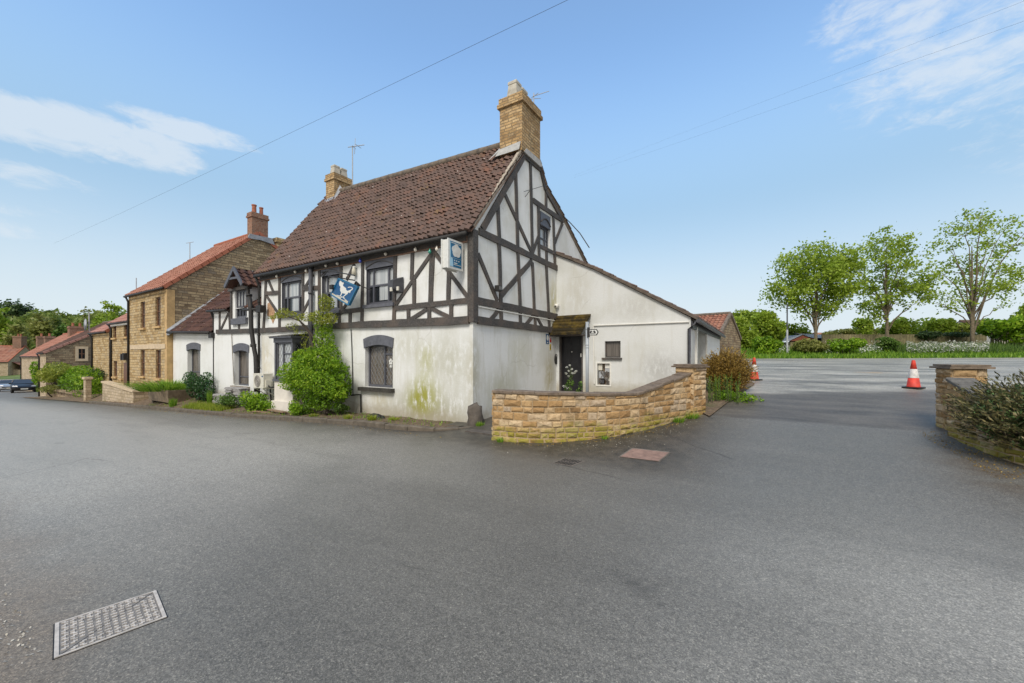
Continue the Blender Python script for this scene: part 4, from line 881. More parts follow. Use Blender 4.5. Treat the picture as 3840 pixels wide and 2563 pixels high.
a, z = FP(2092, 1148, EB); t = thing('security_camera', 'small white dome camera on the plain wall above the porch', 'camera', FF, (a, EB, z)); m = M(); m.lathe((a, EB-.1, z-.02), [(.0, -.07), (.05, -.05), (.07, 0), (.07, .05), (.0, .06)], 12); m.build('dome', 'white_plastic', t, smooth=True); m = M(); m.box(a-.05, a+.05, EB-.12, EB, z+.0, z+.05); m.build('mount', 'white_plastic', t); m = M(); m.lathe((a-.01, EB-.165, z-.03), [(0, -.02), (.03, -.01), (.03, .02), (0, .03)], 8); m.build('lens', 'black_plastic', t)
# small notices on the gable
def notice(label, x0, x1, y0, y1, mat, extra):
    b0, z1 = GP(x0, y0); b1, z0 = GP(x1, y1); t = thing('wall_notice', label, 'sign', FF, (0, b0, z0), 'safety notices by the porch door'); m = M(); m.pbox(G0, b0, b1, .002, .008, z0, z1); pl_ = m.build('plate', mat, t); extra(t, b0, b1, z0, z1)
def ex1(t, b0, b1, z0, z1):
    m = M(); cy, cz, r1, r2 = (b0+b1)/2, z0+(z1-z0)*.62, (b1-b0)*.36, (z1-z0)*.3; m.prism(G0, [(cy+r1*math.cos(q), cz+r2*math.sin(q)) for q in np.linspace(0, 6, 12)], .008, .011); m.pbox(G0, cy-r1*.5, cy+r1*.5, .008, .011, z0+(z1-z0)*.08, z0+(z1-z0)*.2); m.build('symbol', 'sign_white', t)
def ex2(t, b0, b1, z0, z1):
    m = M(); cy, cz, r1 = (b0+b1)/2, z0+(z1-z0)*.68, (b1-b0)*.4; m.prism(G0, [(cy+r1*math.cos(q), cz+r1*1.2*math.sin(q)) for q in np.linspace(0, 6, 12)], .008, .011); m.pbox(G0, b0+.01, b1-.01, .008, .011, z0+.01, z0+(z1-z0)*.4); s = m.build('symbol', 'red_sign', t)
    m = M(); m.prism(G0, [(cy+r1*.6*math.cos(q), cz+r1*.75*math.sin(q)) for q in np.linspace(0, 6, 12)], .011, .013); m.build('symbol', 'sign_white', t)
def ex3(t, b0, b1, z0, z1):
    m = M(); cy = (b0+b1)/2; m.prism(G0, [(cy-.025, z0+(z1-z0)*.25), (cy+.025, z0+(z1-z0)*.25), (cy, z0+(z1-z0)*.85)], .008, .011); m.build('symbol', 'black_plastic', t)
notice('small blue safety notice with a white figure beside the porch', 2047, 2058, 1253, 1291, 'blue_sign', ex1)
notice('small white notice with a red ring and red panel beside the porch', 2060, 2067, 1256, 1286, 'sign_white', ex2)
notice('narrow yellow warning notice below the red one beside the porch', 2061, 2066, 1291, 1314, 'yellow_sign', ex3)
b_, z = GP(2084, 1348); t = thing('wall_plaque', 'black oval plaque on the gable wall just left of the porch door', 'plaque', FF, (0, b_, z)); m = M(); m.prism(G0, [(b_+.12*math.cos(q), z+.165*math.sin(q)) for q in np.linspace(0, 6.1, 22)], .004, .03); pq = m.build('plate', 'black_plastic', t); m = M(); m.pbox(G0, b_-.04, b_+.0, .03, .034, z+.1, z+.13); m.build('clip', 'white_plastic', t)
# loose cable at the rear verge
p0, p1 = GP(2108, 812), GP(2120, 845)
t = thing('loose_cable', 'loose black cable curving down from the rear slope of the inn roof', 'cable', FF, (.05, *p0)); m = M(); m.tube([(.05, *GP(2108, 812)), (.5, *GP(2140, 838, .5)), (.9, *GP(2175, 876, .9)), (1.2, *GP(2210, 930, 1.2))], .016, 6); m.build('cable', 'cable', t)
# ------------------------------------------------------------------ GROUND
def grid(name, mat, xs, ys, zf, label=None, kind='structure', fm=FF):
    m = M(); nx, ny = len(xs), len(ys)
    X, Y = np.meshgrid(xs, ys, indexing='ij'); Z = zf(X, Y)
    m.v = list(zip(X.ravel().tolist(), Y.ravel().tolist(), Z.ravel().tolist()))
    for i in range(nx-1):
        for j in range(ny-1): m.f.append((i*ny+j, (i+1)*ny+j, (i+1)*ny+j+1, i*ny+j+1))
    m.r = [0.]*len(m.f); m.mi = [0]*len(m.f)
    o = m.build(name, mat, None, fm, (0, 0, 0), smooth=True); o['kind'] = kind
    if label: o['label'] = label
    return o
xs = np.concatenate([np.arange(-320, -60, 10), np.arange(-60, -14, 2), np.arange(-14, 14, .5), np.arange(14, 60, 2), np.arange(60, 321, 20)])
ys = np.concatenate([np.arange(-120, -16, 8), np.arange(-16, 20, .5), np.arange(20, 60, 2), np.arange(60, 321, 20)])
def gz(a, b):
    z = H(a, b)
    return np.where((a > -44) & (a < -.6) & (b > -.6), z-.5, z)
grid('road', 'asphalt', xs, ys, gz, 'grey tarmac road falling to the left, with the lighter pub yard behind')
gx = np.concatenate([np.arange(-30, 2.1, 1.), [2.2, 2.45, 2.62]]); m = M()
for i, x in enumerate(gx):
    e = -7.12+.05*math.sin(x*2.3)+.03*math.sin(x*9)-(.0 if x < 2.3 else (x-2.3)*1.5)
    for y, h in ((e, .004), (e-.25, .03), (e-1., .06), (-9.4, .08)): m.v.append((float(x), y, Hs(float(x), y)+h))
for i in range(len(gx)-1):
    for j in range(3): m.f.append((i*4+j, i*4+j+1, i*4+j+5, i*4+j+4)); m.r.append(0.); m.mi.append(0)
o = m.build('roadside_verge', 'soil', None, FF, (0, -8, 0)); o['kind'] = 'structure'
# kerb and verge along the inn
kp = [(-25, -1.25), (-19, -1.25), (-12, -1.25), (-6, -1.25), (-1.6, -1.25), (-.9, -1.2), (-.3, -1.0), (.1, -.65), (.25, -.3)]
def ktop(a): return Hs(min(a, -1.), -1.25)+.12 if a < -.5 else Hs(0, -1.2)+.08
fine = []
for p, q in zip(kp[:-1], kp[1:]):
    n = max(1, int(math.dist(p, q)/.9)); fine += [(p[0]+(q[0]-p[0])*i/n, p[1]+(q[1]-p[1])*i/n) for i in range(n)]
fine.append(kp[-1])
m = M(); rk = random.Random(5)
for i, (p, q) in enumerate(zip(fine[:-1], fine[1:])):
    d = Vector((q[0]-p[0], q[1]-p[1])).normalized(); n = Vector((-d[1], d[0]))*.13; g = .006
    dz = rk.uniform(-.012, .012); vs = []
    for (x, y) in ((p[0]+d[0]*g, p[1]+d[1]*g), (q[0]-d[0]*g, q[1]-d[1]*g)):
        z = ktop(x)+dz
        for (ox, oy, zz) in ((0, 0, z-.4), (0, 0, z-.02), (.15, .15, z), (1, 1, z), (1, 1, z-.4)): vs.append((x+n[0]*ox, y+n[1]*oy, zz))
    m.add(vs, [(i_, i_+1, i_+6, i_+5) for i_ in range(4)]+[(0, 1, 2, 3, 4), (9, 8, 7, 6, 5)])
o = m.build('kerb', 'kerb_stone', None, FF, (-10, -1.2, 0)); o['kind'] = 'structure'
va = [-44, -40, -36, -32, -28]+list(np.arange(-25, 0.01, .25)); 
def vz(a, t):
    out = np.zeros_like(a)
    for i in np.ndindex(a.shape):
        x, s = float(a[i]), float(t[i]); k0 = (ktop(x)-.015) if x > -25 else Hs(x, -1.2)+.03
        e = base(x) if x < -.01 else 0
        h = .025*math.sin(x*7.3+s*5)*math.sin(s*9+x*3) + .02*math.sin(x*17+s*11)
        out[i] = k0*(1-s)+(e+.03)*s+h*min(1, 4*s*(1-s))
    return out
m = M(); A, T = np.meshgrid(va, np.linspace(0, 1, 8), indexing='ij'); Zv = vz(A, T)
yl = np.where(A < -1., -1.14, np.interp(A, [-1., -.3, 0], [-1.1, -.9, -.62])); Yv = yl*(1-T)+.3*T
m.v = list(zip(A.ravel().tolist(), Yv.ravel().tolist(), Zv.ravel().tolist())); ny = 8
for i in range(len(va)-1):
    for j in range(ny-1): m.f.append((i*ny+j, (i+1)*ny+j, (i+1)*ny+j+1, i*ny+j+1))
m.r = [0.]*len(m.f); m.mi = [0]*len(m.f); o = m.build('soil_verge', 'soil', None, FF, (-10, -.6, 0), smooth=True); o['kind'] = 'structure'
def vgr(a, s): return float(vz(np.array([a]), np.array([s]))[0])
# flag step beside the corner and concrete lump
t = thing('flagstone', 'flat dark flagstone lying between the inn corner and the curved stone wall', 'paving slab', FF, (.75, -.45, .03)); m = M(); m.box(.36, 1.15, -.75, -.1, -.02, .05); m.build('slab', 'dark_concrete', t)
def lump(name, label, cat, a, b, z, r, mat, seed, fm=FF):
    rg = random.Random(seed); m = M(); bm = bmesh.new(); bmesh.ops.create_icosphere(bm, subdivisions=3, radius=1)
    from mathutils import noise as nz
    for v in bm.verts:
        k = 1+.35*nz.noise(v.co*1.6+Vector((seed, 0, 0)))+.18*nz.noise(v.co*4+Vector((seed, 3, 0))); v.co = Vector((v.co.x*k*r[0], v.co.y*k*r[1], v.co.z*k*r[2]))
    bm.verts.index_update(); m.add([(v.co.x+a, v.co.y+b, v.co.z+z) for v in bm.verts], [tuple(q.index for q in f.verts) for f in bm.faces]); bm.free()
    o = m.build(name, mat, None, fm, (a, b, z), smooth=True); tag(o, label, cat); return o
lump('broken_stone', 'rough grey stone guarding the inn corner at pavement level', 'stone', .1, -.05, .12, (.2, .2, .42), 'dark_concrete', 3)
# ------------------------------------------------------------------ laid stone walls
def stones(m, pos, nrm, s0, s1, zb, zt, seed, hmin=.085, hmax=.15, lmin=.13, lmax=.3, out=.018):
    rg = random.Random(seed); z = min(zb(s0), zb(s1), zb((s0+s1)/2)); zmax = max(zt(s0), zt(s1), zt((s0+s1)/2)); J = .006
    row = 0
    while z < zmax-.02:
        h = rg.uniform(hmin, hmax); s = s0-(rg.uniform(0, .2) if row % 2 else 0)
        while s < s1-.01:
            L = rg.uniform(lmin, lmax)*(1.3 if h > .13 else 1); e = s+L
            if s1-e < .12: e = s1
            a, b = max(s, s0), min(e, s1); s = e
            if b-a < .04: continue
            mid = (a+b)/2
            lo0, lo1 = max(z, zb(a)-.05), max(z, zb(b)-.05); h0, h1 = min(z+h, zt(a)), min(z+h, zt(b))
            if min(h0-lo0, h1-lo1) < .02: continue
            m.cr = rg.random(); d = out+rg.uniform(-.012, .014); ia = min(.016, (b-a)*.2)
            def P(sv, zv, o): x, y = pos(sv); n = nrm(sv); return (x+n[0]*o, y+n[1]*o, zv)
            q = lambda: rg.uniform(-.008, .008)
            cs = [(a+J, lo0+J), (b-J, lo1+J), (b-J, h1-J), (a+J, h0-J)]
            q = lambda: rg.uniform(-.013, .013)
            ci = [(a+J+ia+q(), lo0+J+ia+q()), (b-J-ia+q(), lo1+J+ia+q()), (b-J-ia+q(), h1-J-ia+q()), (a+J+ia+q(), h0-J-ia+q())]
            cm = (sum(c[0] for c in ci)/4, sum(c[1] for c in ci)/4)
            vs = [P(*c, -.01) for c in cs]+[P(*c, d*.55) for c in [((c1[0]*2+c2[0])/3, (c1[1]*2+c2[1])/3) for c1, c2 in zip(cs, ci)]]+[P(*c, d+q()*.6) for c in ci]+[P(*cm, d+.008+q())]
            m.add(vs, [(0, 1, 5, 4), (1, 2, 6, 5), (2, 3, 7, 6), (3, 0, 4, 7), (4, 5, 9, 8), (5, 6, 10, 9), (6, 7, 11, 10), (7, 4, 8, 11), (8, 9, 12), (9, 10, 12), (10, 11, 12), (11, 8, 12)])
        z += h; row += 1
class Path:
    def __init__(s, pts, n=80):
        # Catmull-Rom through the points, resampled by length
        P = [Vector(p) for p in pts]; P = [P[0]*2-P[1]]+P+[P[-1]*2-P[-2]]; q = []
        for i in range(1, len(P)-2):
            for k in range(24):
                t = k/24; q.append(.5*((2*P[i])+(P[i+1]-P[i-1])*t+(2*P[i-1]-5*P[i]+4*P[i+1]-P[i+2])*t*t+(3*P[i]-P[i-1]-3*P[i+1]+P[i+2])*t**3))
        q.append(P[-2]); s.q = q; s.l = [0]
        for a, b in zip(q[:-1], q[1:]): s.l.append(s.l[-1]+(b-a).length)
        s.L = s.l[-1]
    def pos(s, t): return (float(np.interp(t, s.l, [p[0] for p in s.q])), float(np.interp(t, s.l, [p[1] for p in s.q])))
    def nrm(s, t):
        a, b = s.pos(max(0, t-.02)), s.pos(min(s.L, t+.02)); d = Vector((b[0]-a[0], b[1]-a[1])).normalized(); return (d[1], -d[0])
def path_wall(parent, P, zb, zt, th, seed, ends=(1, 0), mat='wall_stone'):
    f = M(); stones(f, P.pos, P.nrm, 0, P.L, zb, zt, seed)
    bpos = lambda s: (P.pos(P.L-s)[0]-P.nrm(P.L-s)[0]*th, P.pos(P.L-s)[1]-P.nrm(P.L-s)[1]*th)
    stones(f, bpos, lambda s: (-P.nrm(P.L-s)[0], -P.nrm(P.L-s)[1]), 0, P.L, lambda s: zb(P.L-s), lambda s: zt(P.L-s), seed+1)
    for e, s in ((ends[0], 0), (ends[1], P.L)):
        if not e: continue
        a = P.pos(s); n = P.nrm(s); d = (n[1], -n[0]) if s == 0 else (-n[1], n[0]); dd = (-1 if s == 0 else 1)
        tn = (-n[1]*-1, n[0]*-1)
        dirx = Vector((P.pos(min(P.L, .05))[0]-P.pos(0)[0], P.pos(min(P.L, .05))[1]-P.pos(0)[1])).normalized() if s == 0 else Vector((P.pos(P.L)[0]-P.pos(P.L-.05)[0], P.pos(P.L)[1]-P.pos(P.L-.05)[1])).normalized()
        o = -dirx if s == 0 else dirx
        stones(f, lambda u: (a[0]-n[0]*u, a[1]-n[1]*u), lambda u: (o[0], o[1]), -.02, th+.02, lambda u: zb(s), lambda u: zt(s), seed+2, lmin=.12, lmax=.26)
    f.build('stonework', mat, parent, recalc=True)
    c = M(); n = max(6, int(P.L/.15)); rg = []
    for i in range(n+1):
        s = P.L*i/n; x, y = P.pos(s); nn = P.nrm(s); rg += [(x+nn[0]*.004, y+nn[1]*.004, zb(s)-.15), (x+nn[0]*.004, y+nn[1]*.004, zt(s)), (x-nn[0]*(th+.004), y-nn[1]*(th+.004), zt(s)), (x-nn[0]*(th+.004), y-nn[1]*(th+.004), zb(s)-.15)]
    fs = []
    for i in range(n):
        for k in range(4): fs.append((i*4+k, (i+1)*4+k, (i+1)*4+(k+1) % 4, i*4+(k+1) % 4))
    fs += [(0, 1, 2, 3), (n*4+3, n*4+2, n*4+1, n*4)]
    c.add(rg, fs); c.build('mortar_core', 'wall_mortar', parent)
def coping(parent, P, zt, th, mat, over=.05, h=.05, seg=.5, s0=0, s1=None, seed=1):
    m = M(); s1 = s1 or P.L; n = max(1, int((s1-s0)/seg)); rg = random.Random(seed)
    for i in range(n):
        a, b = s0+(s1-s0)*i/n+.003, s0+(s1-s0)*(i+1)/n-.003; k = 4; vs = []; oz = rg.uniform(-.006, .006); oo = over+rg.uniform(-.012, .012)
        for j in range(k+1):
            s = a+(b-a)*j/k; x, y = P.pos(s); nn = P.nrm(s); z = zt(s)+oz
            vs += [(x+nn[0]*oo, y+nn[1]*oo, z), (x+nn[0]*oo, y+nn[1]*oo, z+h*.8), (x+nn[0]*(oo-.02), y+nn[1]*(oo-.02), z+h), (x-nn[0]*(th+oo-.02), y-nn[1]*(th+oo-.02), z+h), (x-nn[0]*(th+oo), y-nn[1]*(th+oo), z+h*.8), (x-nn[0]*(th+oo), y-nn[1]*(th+oo), z)]
        fs = []
        for j in range(k):
            for q in range(6): fs.append((j*6+q, (j+1)*6+q, (j+1)*6+(q+1) % 6, j*6+(q+1) % 6))
        fs += [tuple(range(6)), tuple(k*6+5-q for q in range(6))]; m.add(vs, fs)
    m.build('coping', mat, parent)
def pillar(parent, x, y, w, d, zb, zt, seed, rot=0, capmat='coping_brown', name='pillar'):
    c, s = math.cos(rot), math.sin(rot); m = M()
    tr = lambda u, v: (x+u*c-v*s, y+u*s+v*c)
    for (p, dr, nn, L) in (((-w/2, -d/2), (1, 0), (0, -1), w), ((w/2, -d/2), (0, 1), (1, 0), d), ((w/2, d/2), (-1, 0), (0, 1), w), ((-w/2, d/2), (0, -1), (-1, 0), d)):
        stones(m, lambda u: tr(p[0]+dr[0]*u, p[1]+dr[1]*u), lambda u: (nn[0]*c-nn[1]*s, nn[0]*s+nn[1]*c), 0, L, lambda u: zb, lambda u: zt, seed, lmin=.15, lmax=.3); seed += 7
    k = M(); q = [tr(-w/2, -d/2), tr(w/2, -d/2), tr(w/2, d/2), tr(-w/2, d/2)]
    k.add([(a, b, zb-.15) for a, b in q]+[(a, b, zt) for a, b in q], [(0, 1, 5, 4), (1, 2, 6, 5), (2, 3, 7, 6), (3, 0, 4, 7), (4, 5, 6, 7)])
    o = m.build(name, 'wall_stone', parent); k.build('pillar_core', 'wall_mortar', o)
    m = M()
    for e, z0, z1 in ((.07, zt, zt+.035), (.035, zt+.04, zt+.075)):
        q = [tr(-w/2-e, -d/2-e), tr(w/2+e, -d/2-e), tr(w/2+e, d/2+e), tr(-w/2-e, d/2+e)]; m.add([(a, b, z0) for a, b in q]+[(a, b, z1) for a, b in q], [(0, 1, 5, 4), (1, 2, 6, 5), (2, 3, 7, 6), (3, 0, 4, 7), (4, 5, 6, 7), (3, 2, 1, 0)])
    m.build('pillar_cap', capmat, o)
pts = [(1134, 1652), (1250, 1665), (2124, 1655), (2370, 1627), (2520, 1590)]
A0 = GR(1848, 1652); A1 = GR(1990, 1662); A2 = GR(2124, 1656); A3 = GR(2280, 1640); A4 = GR(2400, 1618); A5 = GR(2520, 1584); A6 = GR(2600, 1558)
PW = Path([(p[0], p[1]) for p in (A0, A1, A2, A3, A4, A5, A6)])
gw_ = lambda s: Hs(*PW.pos(s))-.02
# flat top until two thirds, then rising to the pillar
def s_at(px):
    best = min(np.linspace(0, PW.L, 400), key=lambda s: abs((lambda w: 1920+w[0]/w[1]*FPX)(wd(*PW.pos(s)))-px)); return float(best)
def ztop_at(px, py, s): X, Y = wd(*PW.pos(s)); return CH+(HZ-py)/FPX*Y
sa, sb, sc_, sd = 0., s_at(2124), s_at(2385), s_at(2592)
zpts = [(sa, ztop_at(0, 1462, sa)), (sb, ztop_at(0, 1472, sb)), (sc_, ztop_at(0, 1474, sc_)), (sd, ztop_at(0, 1396, sd)), (PW.L, ztop_at(0, 1392, sd)+.02)]
zw = pline(zpts)
bw_ = thing('boundary_wall', 'curved golden stone wall with brown coping and a pillar in front of the inn yard', 'wall', FF, (PW.pos(PW.L/2)[0], PW.pos(PW.L/2)[1], gw_(PW.L/2)))
path_wall(bw_, PW, gw_, lambda s: zw(s)-.05, .24, 11)
coping(bw_, PW, lambda s: zw(s)-.05, .24, 'coping_brown', .045, .05, .42)
e = PW.pos(PW.L); e2 = PW.pos(PW.L-.1); ang = math.atan2(e[1]-e2[1], e[0]-e2[0])
px_, py_ = e[0]+math.cos(ang)*.12-PW.nrm(PW.L)[0]*.14, e[1]+math.sin(ang)*.12-PW.nrm(PW.L)[1]*.14
Xp, Yp = wd(px_, py_)
pillar(bw_, px_, py_, .46, .5, gw_(PW.L), CH+(HZ-1378)/FPX*Yp, 41, ang-math.pi/2)
# right-hand wall
B0 = GR(3556, 1634); B1 = GR(3712, 1702); B2 = GR(3838, 1746)
d_ = (B2[0]-B1[0], B2[1]-B1[1])
PR2 = Path([(B2[0]+2.6, B2[1]-1.1), (B2[0]+1.5, B2[1]-1.0), (B2[0]+.55, B2[1]-.65), (B2[0], B2[1]), (B1[0], B1[1]), (B0[0], B0[1])])
# path runs toward the gate: outward normal must face the drive
class Rev:
    def __init__(s, P): s.P = P; s.L = P.L
    def pos(s, t): return s.P.pos(s.L-t)
    def nrm(s, t): n = s.P.nrm(s.L-t); return (-n[0], -n[1])
PQ = Rev(PR2)
rw = thing('boundary_wall', 'golden stone wall with grey flag coping and a pillar right of the yard entrance', 'wall', FF, (B1[0], B1[1], .15))
zg = lambda s: Hs(*PQ.pos(s))-.02
X0, Y0 = wd(B0[0], B0[1]); X1, Y1 = wd(B1[0], B1[1])
zr_ = pline([(0, CH+(HZ-1416)/FPX*Y0), (math.dist(B0[:2], B1[:2]), CH+(HZ-1510)/FPX*Y1), (math.dist(B0[:2], B1[:2])+.9, .85), (20, .85)])
path_wall(rw, PQ, zg, lambda s: zr_(s)-.05, .3, 71)
coping(rw, PQ, lambda s: zr_(s)-.05, .3, 'coping_grey', .03, .055, .45)
Xc, Yc = PD(3602, 1368, Y0+.16)[:2]; ca_, cb_ = fr(Xc, Yc)
pillar(rw, ca_+.06, cb_+.2, .46, .46, Hs(ca_, cb_)-.02, CH+(HZ-1384)/FPX*(Y0+.1), 91, rad(32)*.35)
# ------------------------------------------------------------------ metal things in the road
def plate_corners(ps): return [GR(*p) for p in ps]
c = [PD(*p, CH*FPX/(p[1]-HZ)) for p in ((563, 2226), (645, 2306), (230, 2461), (186, 2350))]
cx, cy = sum(p[0] for p in c)/4, sum(p[1] for p in c)/4; ang = math.atan2(c[0][1]-c[3][1], c[0][0]-c[3][0]); FC = Frame(cx, cy, ang)
t = thing('manhole_cover', 'patterned two-part iron manhole cover in the near road surface', 'manhole cover', FC, (0, 0, 0)); w, h = .235, .215
m = M()
for q in ((-w, -w+.018, -h, h), (w-.018, w, -h, h), (-w+.018, w-.018, -h, -h+.012), (-w+.018, w-.018, h-.012, h)): m.box(*q, -.02, .007)
m.build('frame', 'cast_iron', t); m = M(); m.box(-w-.006, w+.006, -h-.006, h+.006, -.03, .0022); m.build('joint', 'dark_void', t); m = M(); m.box(-w+.02, w-.02, -h+.02, h-.02, -.03, .001); m.build('pit_rim', 'drain_iron', t)
iw, ih = w-.021, h-.015; rg = random.Random(8)
for sgn in (1, -1):
    m = M(); off = .004
    tri = [(-iw, -ih), (iw, -ih), (iw, ih)] if sgn > 0 else [(-iw, -ih), (iw, ih), (-iw, ih)]
    g = .003*sgn; tri = [(x+g*.7, y-g*.7) for x, y in tri]
    m.prism(lambda u, o, z: (u, z, o), tri, -.02, .003)
    cov = m.build('cover', 'cover_iron', t); r_ = M()
    nx, ny = 12, 11
    for i in range(nx):
        for j in range(ny):
            x = -iw+.02+(2*iw-.04)*i/(nx-1); y = -ih+.02+(2*ih-.04)*j/(ny-1); d = (y+ih)/(2*ih)-(x+iw)/(2*iw)
            if (d*-sgn) < .025: continue
            edge = i < 2 or i > nx-3 or j < 2 or j > ny-3
            if edge:
                a = .012; s_ = 1 if (i+j) % 2 else -1
                r_.box(x-a*1.2, x+a*.2, y-a*.5*s_-.005, y-a*.5*s_+.005, .003, .008); r_.box(x-.004, x+.004, y-.012, y+.012, .003, .0085); r_.box(x-.003, x+a*1.2, y+a*.5*s_-.005, y+a*.5*s_+.005, .003, .008)
            else:
                L = rg.uniform(.011, .018); r_.box(x-L, x+L*.7, y-.006, y+.004, .003, .008); 
                if rg.random() < .6: r_.box(x-.004, x, y-.002, y+.014, .003, .0078)
    r_.build('raised_pattern', 'cast_iron', cov)
q = plate_corners([(2076, 1738), (2117, 1721), (2191, 1731), (2145, 1749)])
t = thing('drain_grate', 'rusty slotted drain grate in the road before the curved wall', 'drain', FF, q[0]); Q = [Vector(p)+Vector((0, 0, .006)) for p in q]
bil = lambda u, v: (Q[0]*(1-u)+Q[1]*u)*(1-v)+(Q[3]*(1-u)+Q[2]*u)*v
m = M(); m.add([tuple(bil(*p)+Vector((0, 0, -.002))) for p in ((-.06, -.06), (1.06, -.06), (1.06, 1.06), (-.06, 1.06))], [(0, 1, 2, 3)]); m.build('frame', 'drain_iron', t)
m = M()
for i in range(7):
    for (u0, u1) in ((.02, .46), (.54, .98)):
        v0 = .04+i*.135; m.add([tuple(bil(*p)+Vector((0, 0, .002))) for p in ((u0, v0), (u1, v0), (u1, v0+.075), (u0, v0+.075))], [(0, 1, 2, 3)])
m.build('slots', 'dark_void', t)
q = plate_corners([(2325, 1715), (2373, 1684), (2510, 1699), (2469, 1732)])
t = thing('cover_plate', 'square reddish metal cover plate set in the road by the curved wall', 'cover plate', FF, q[0]); m = M(); m.add([(p[0], p[1], p[2]+.008) for p in q], [(0, 1, 2, 3)]); m.build('plate', 'red_cover', t)
cq = Vector([sum(p[k] for p in q)/4 for k in range(3)]); m = M(); m.add([tuple(cq+(Vector(p)-cq)*1.09+Vector((0, 0, .0035))) for p in q], [(0, 1, 2, 3)]); m.build('joint', 'drain_iron', t)
m = M()
for i in range(4):
    a, b = Vector(q[i]), Vector(q[(i+1) % 4]); d = (b-a).normalized(); n = Vector((-d[1], d[0], 0))*.018; m.add([tuple(a-n+Vector((0, 0, .005))), tuple(b-n+Vector((0, 0, .005))), tuple(b+n+Vector((0, 0, .012))), tuple(a+n+Vector((0, 0, .012)))], [(0, 1, 2, 3)])
m.build('frame', 'drain_iron', t)
for (p, q) in (((3600, 1376), (3840, 1377)), ((3590, 1397), (3840, 1401)), ((3560, 1362), (3840, 1361))):
    a, b = GR(*p), GR(q[0]+300, q[1]+(q[1]-p[1])); m = M(); n = 12; vs = []
    for i in range(n+1):
        x, y = a[0]+(b[0]-a[0])*i/n, a[1]+(b[1]-a[1])*i/n; d = Vector((b[0]-a[0], b[1]-a[1])).normalized()*.05
        vs += [(x-d[1], y+d[0], Hs(x-d[1], y+d[0])+.006), (x+d[1], y-d[0], Hs(x+d[1], y-d[0])+.006)]
    m.add(vs, [(2*i, 2*i+1, 2*i+3, 2*i+2) for i in range(n)]); o = m.build('bay_marking', 'worn_paint', None, FF, (a[0], a[1], a[2])); o['kind'] = 'structure'
# ------------------------------------------------------------------ cones
def cone(label, X, Y, rot, tilt=0):
    z = HW(X, Y); f = Frame(X, Y, rot); t = thing('traffic_cone', label, 'traffic cone', f, (0, 0, z), 'cones across the yard entrance')
    m = M(); s = .2; m.add([(x*s, y*s, z+q) for q in (0, .03) for x, y in ((-1, -.7), (-.7, -1), (.7, -1), (1, -.7), (1, .7), (.7, 1), (-.7, 1), (-1, .7))], [tuple(range(7, -1, -1)), tuple(range(8, 16))]+[(i, (i+1) % 8, 8+(i+1) % 8, 8+i) for i in range(8)]); m.build('base', 'rubber', t)
    m = M(); m.lathe((0, 0, z), [(.15, .03), (.14, .05), (.108, .28)], 24); m.lathe((0, 0, z), [(.072, .51), (.036, .74), (.03, .75), (.0, .75)], 24); m.build('body', 'cone_red', t, smooth=True)
    m = M(); m.lathe((0, 0, z), [(.112, .272), (.112, .28), (.077, .505), (.073, .512)], 24); m.build('reflective_sleeve', 'cone_white', t, smooth=True)
cone('red and white cone standing alone on open tarmac beside the right pillar', 10.8, 10.8, .5)
cone('red and white cone half hidden by the brown bush', 8.08, 13.4, .2)
# ------------------------------------------------------------------ finger post
ap_ = fr(*PD(2202, 1462, 8.9)[:2]); X, Y = wd(*ap_); zt_ = CH+(HZ-1208)/FPX*Y; zb_ = HW(X, Y)
t = thing('sign_post', 'grey metal post with a small arrow sign standing behind the curved wall', 'signpost', FF, (ap_[0], ap_[1], zb_))
m = M(); m.tube([(ap_[0], ap_[1], zb_-.05), (ap_[0], ap_[1], zt_)], .036, 12)
for z in (zt_-.17, zt_-.52, zt_-.58): m.tube([(ap_[0], ap_[1], z), (ap_[0], ap_[1], z+.02)], .039, 12)
m.build('post', 'sign_post_metal', t, smooth=True)
u = lambda px: ap_[0]+(px-2202)/FPX*Y/math.cos(TH)*.99; zf = lambda py: CH+(HZ-py)/FPX*(Y)
Ps = PFp(ap_[1]-.045); m = M(); sh = [(u(2210), zf(1236)), (u(2236), zf(1237)), (u(2242), zf(1248)), (u(2236), zf(1260)), (u(2210), zf(1259))]; m.prism(Ps, sh, -.012, .0); m.pbox(Ps, u(2204), u(2212), -.03, 0., zf(1266), zf(1229)); sg = m.build('arrow_sign', 'black_plastic', t)
cxx = sum(p[0] for p in sh)/5; czz = sum(p[1] for p in sh)/5
m = M(); m.prism(Ps, [(cxx+(p[0]-cxx)*.8, czz+(p[1]-czz)*.74) for p in sh], .0, .004); m.build('sign_face', 'sign_white', sg)
m = M(); a, b = u(2214), u(2233); zc = zf(1248); hh = zf(1240)-zc
m.prism(Ps, [(a, zc-hh*.6), (b, zc-hh*.6), (b, zc+hh*.1), (b-.02, zc+hh*.75), (b-.05, zc+hh*.75), (b-.055, zc+hh*.3), (a+.05, zc+hh*.3), (a+.04, zc+hh*.75), (a+.01, zc+hh*.75), (a, zc+hh*.2)], .004, .007)
m.build('symbol', 'black_plastic', sg)
m = M(); m.pbox(Ps, a+.03, b-.035, .007, .009, zc-hh*.32, zc-hh*.05); m.pbox(Ps, a+.045, b-.05, .007, .009, zc+hh*.02, zc+hh*.2); m.build('symbol', 'sign_white', sg)
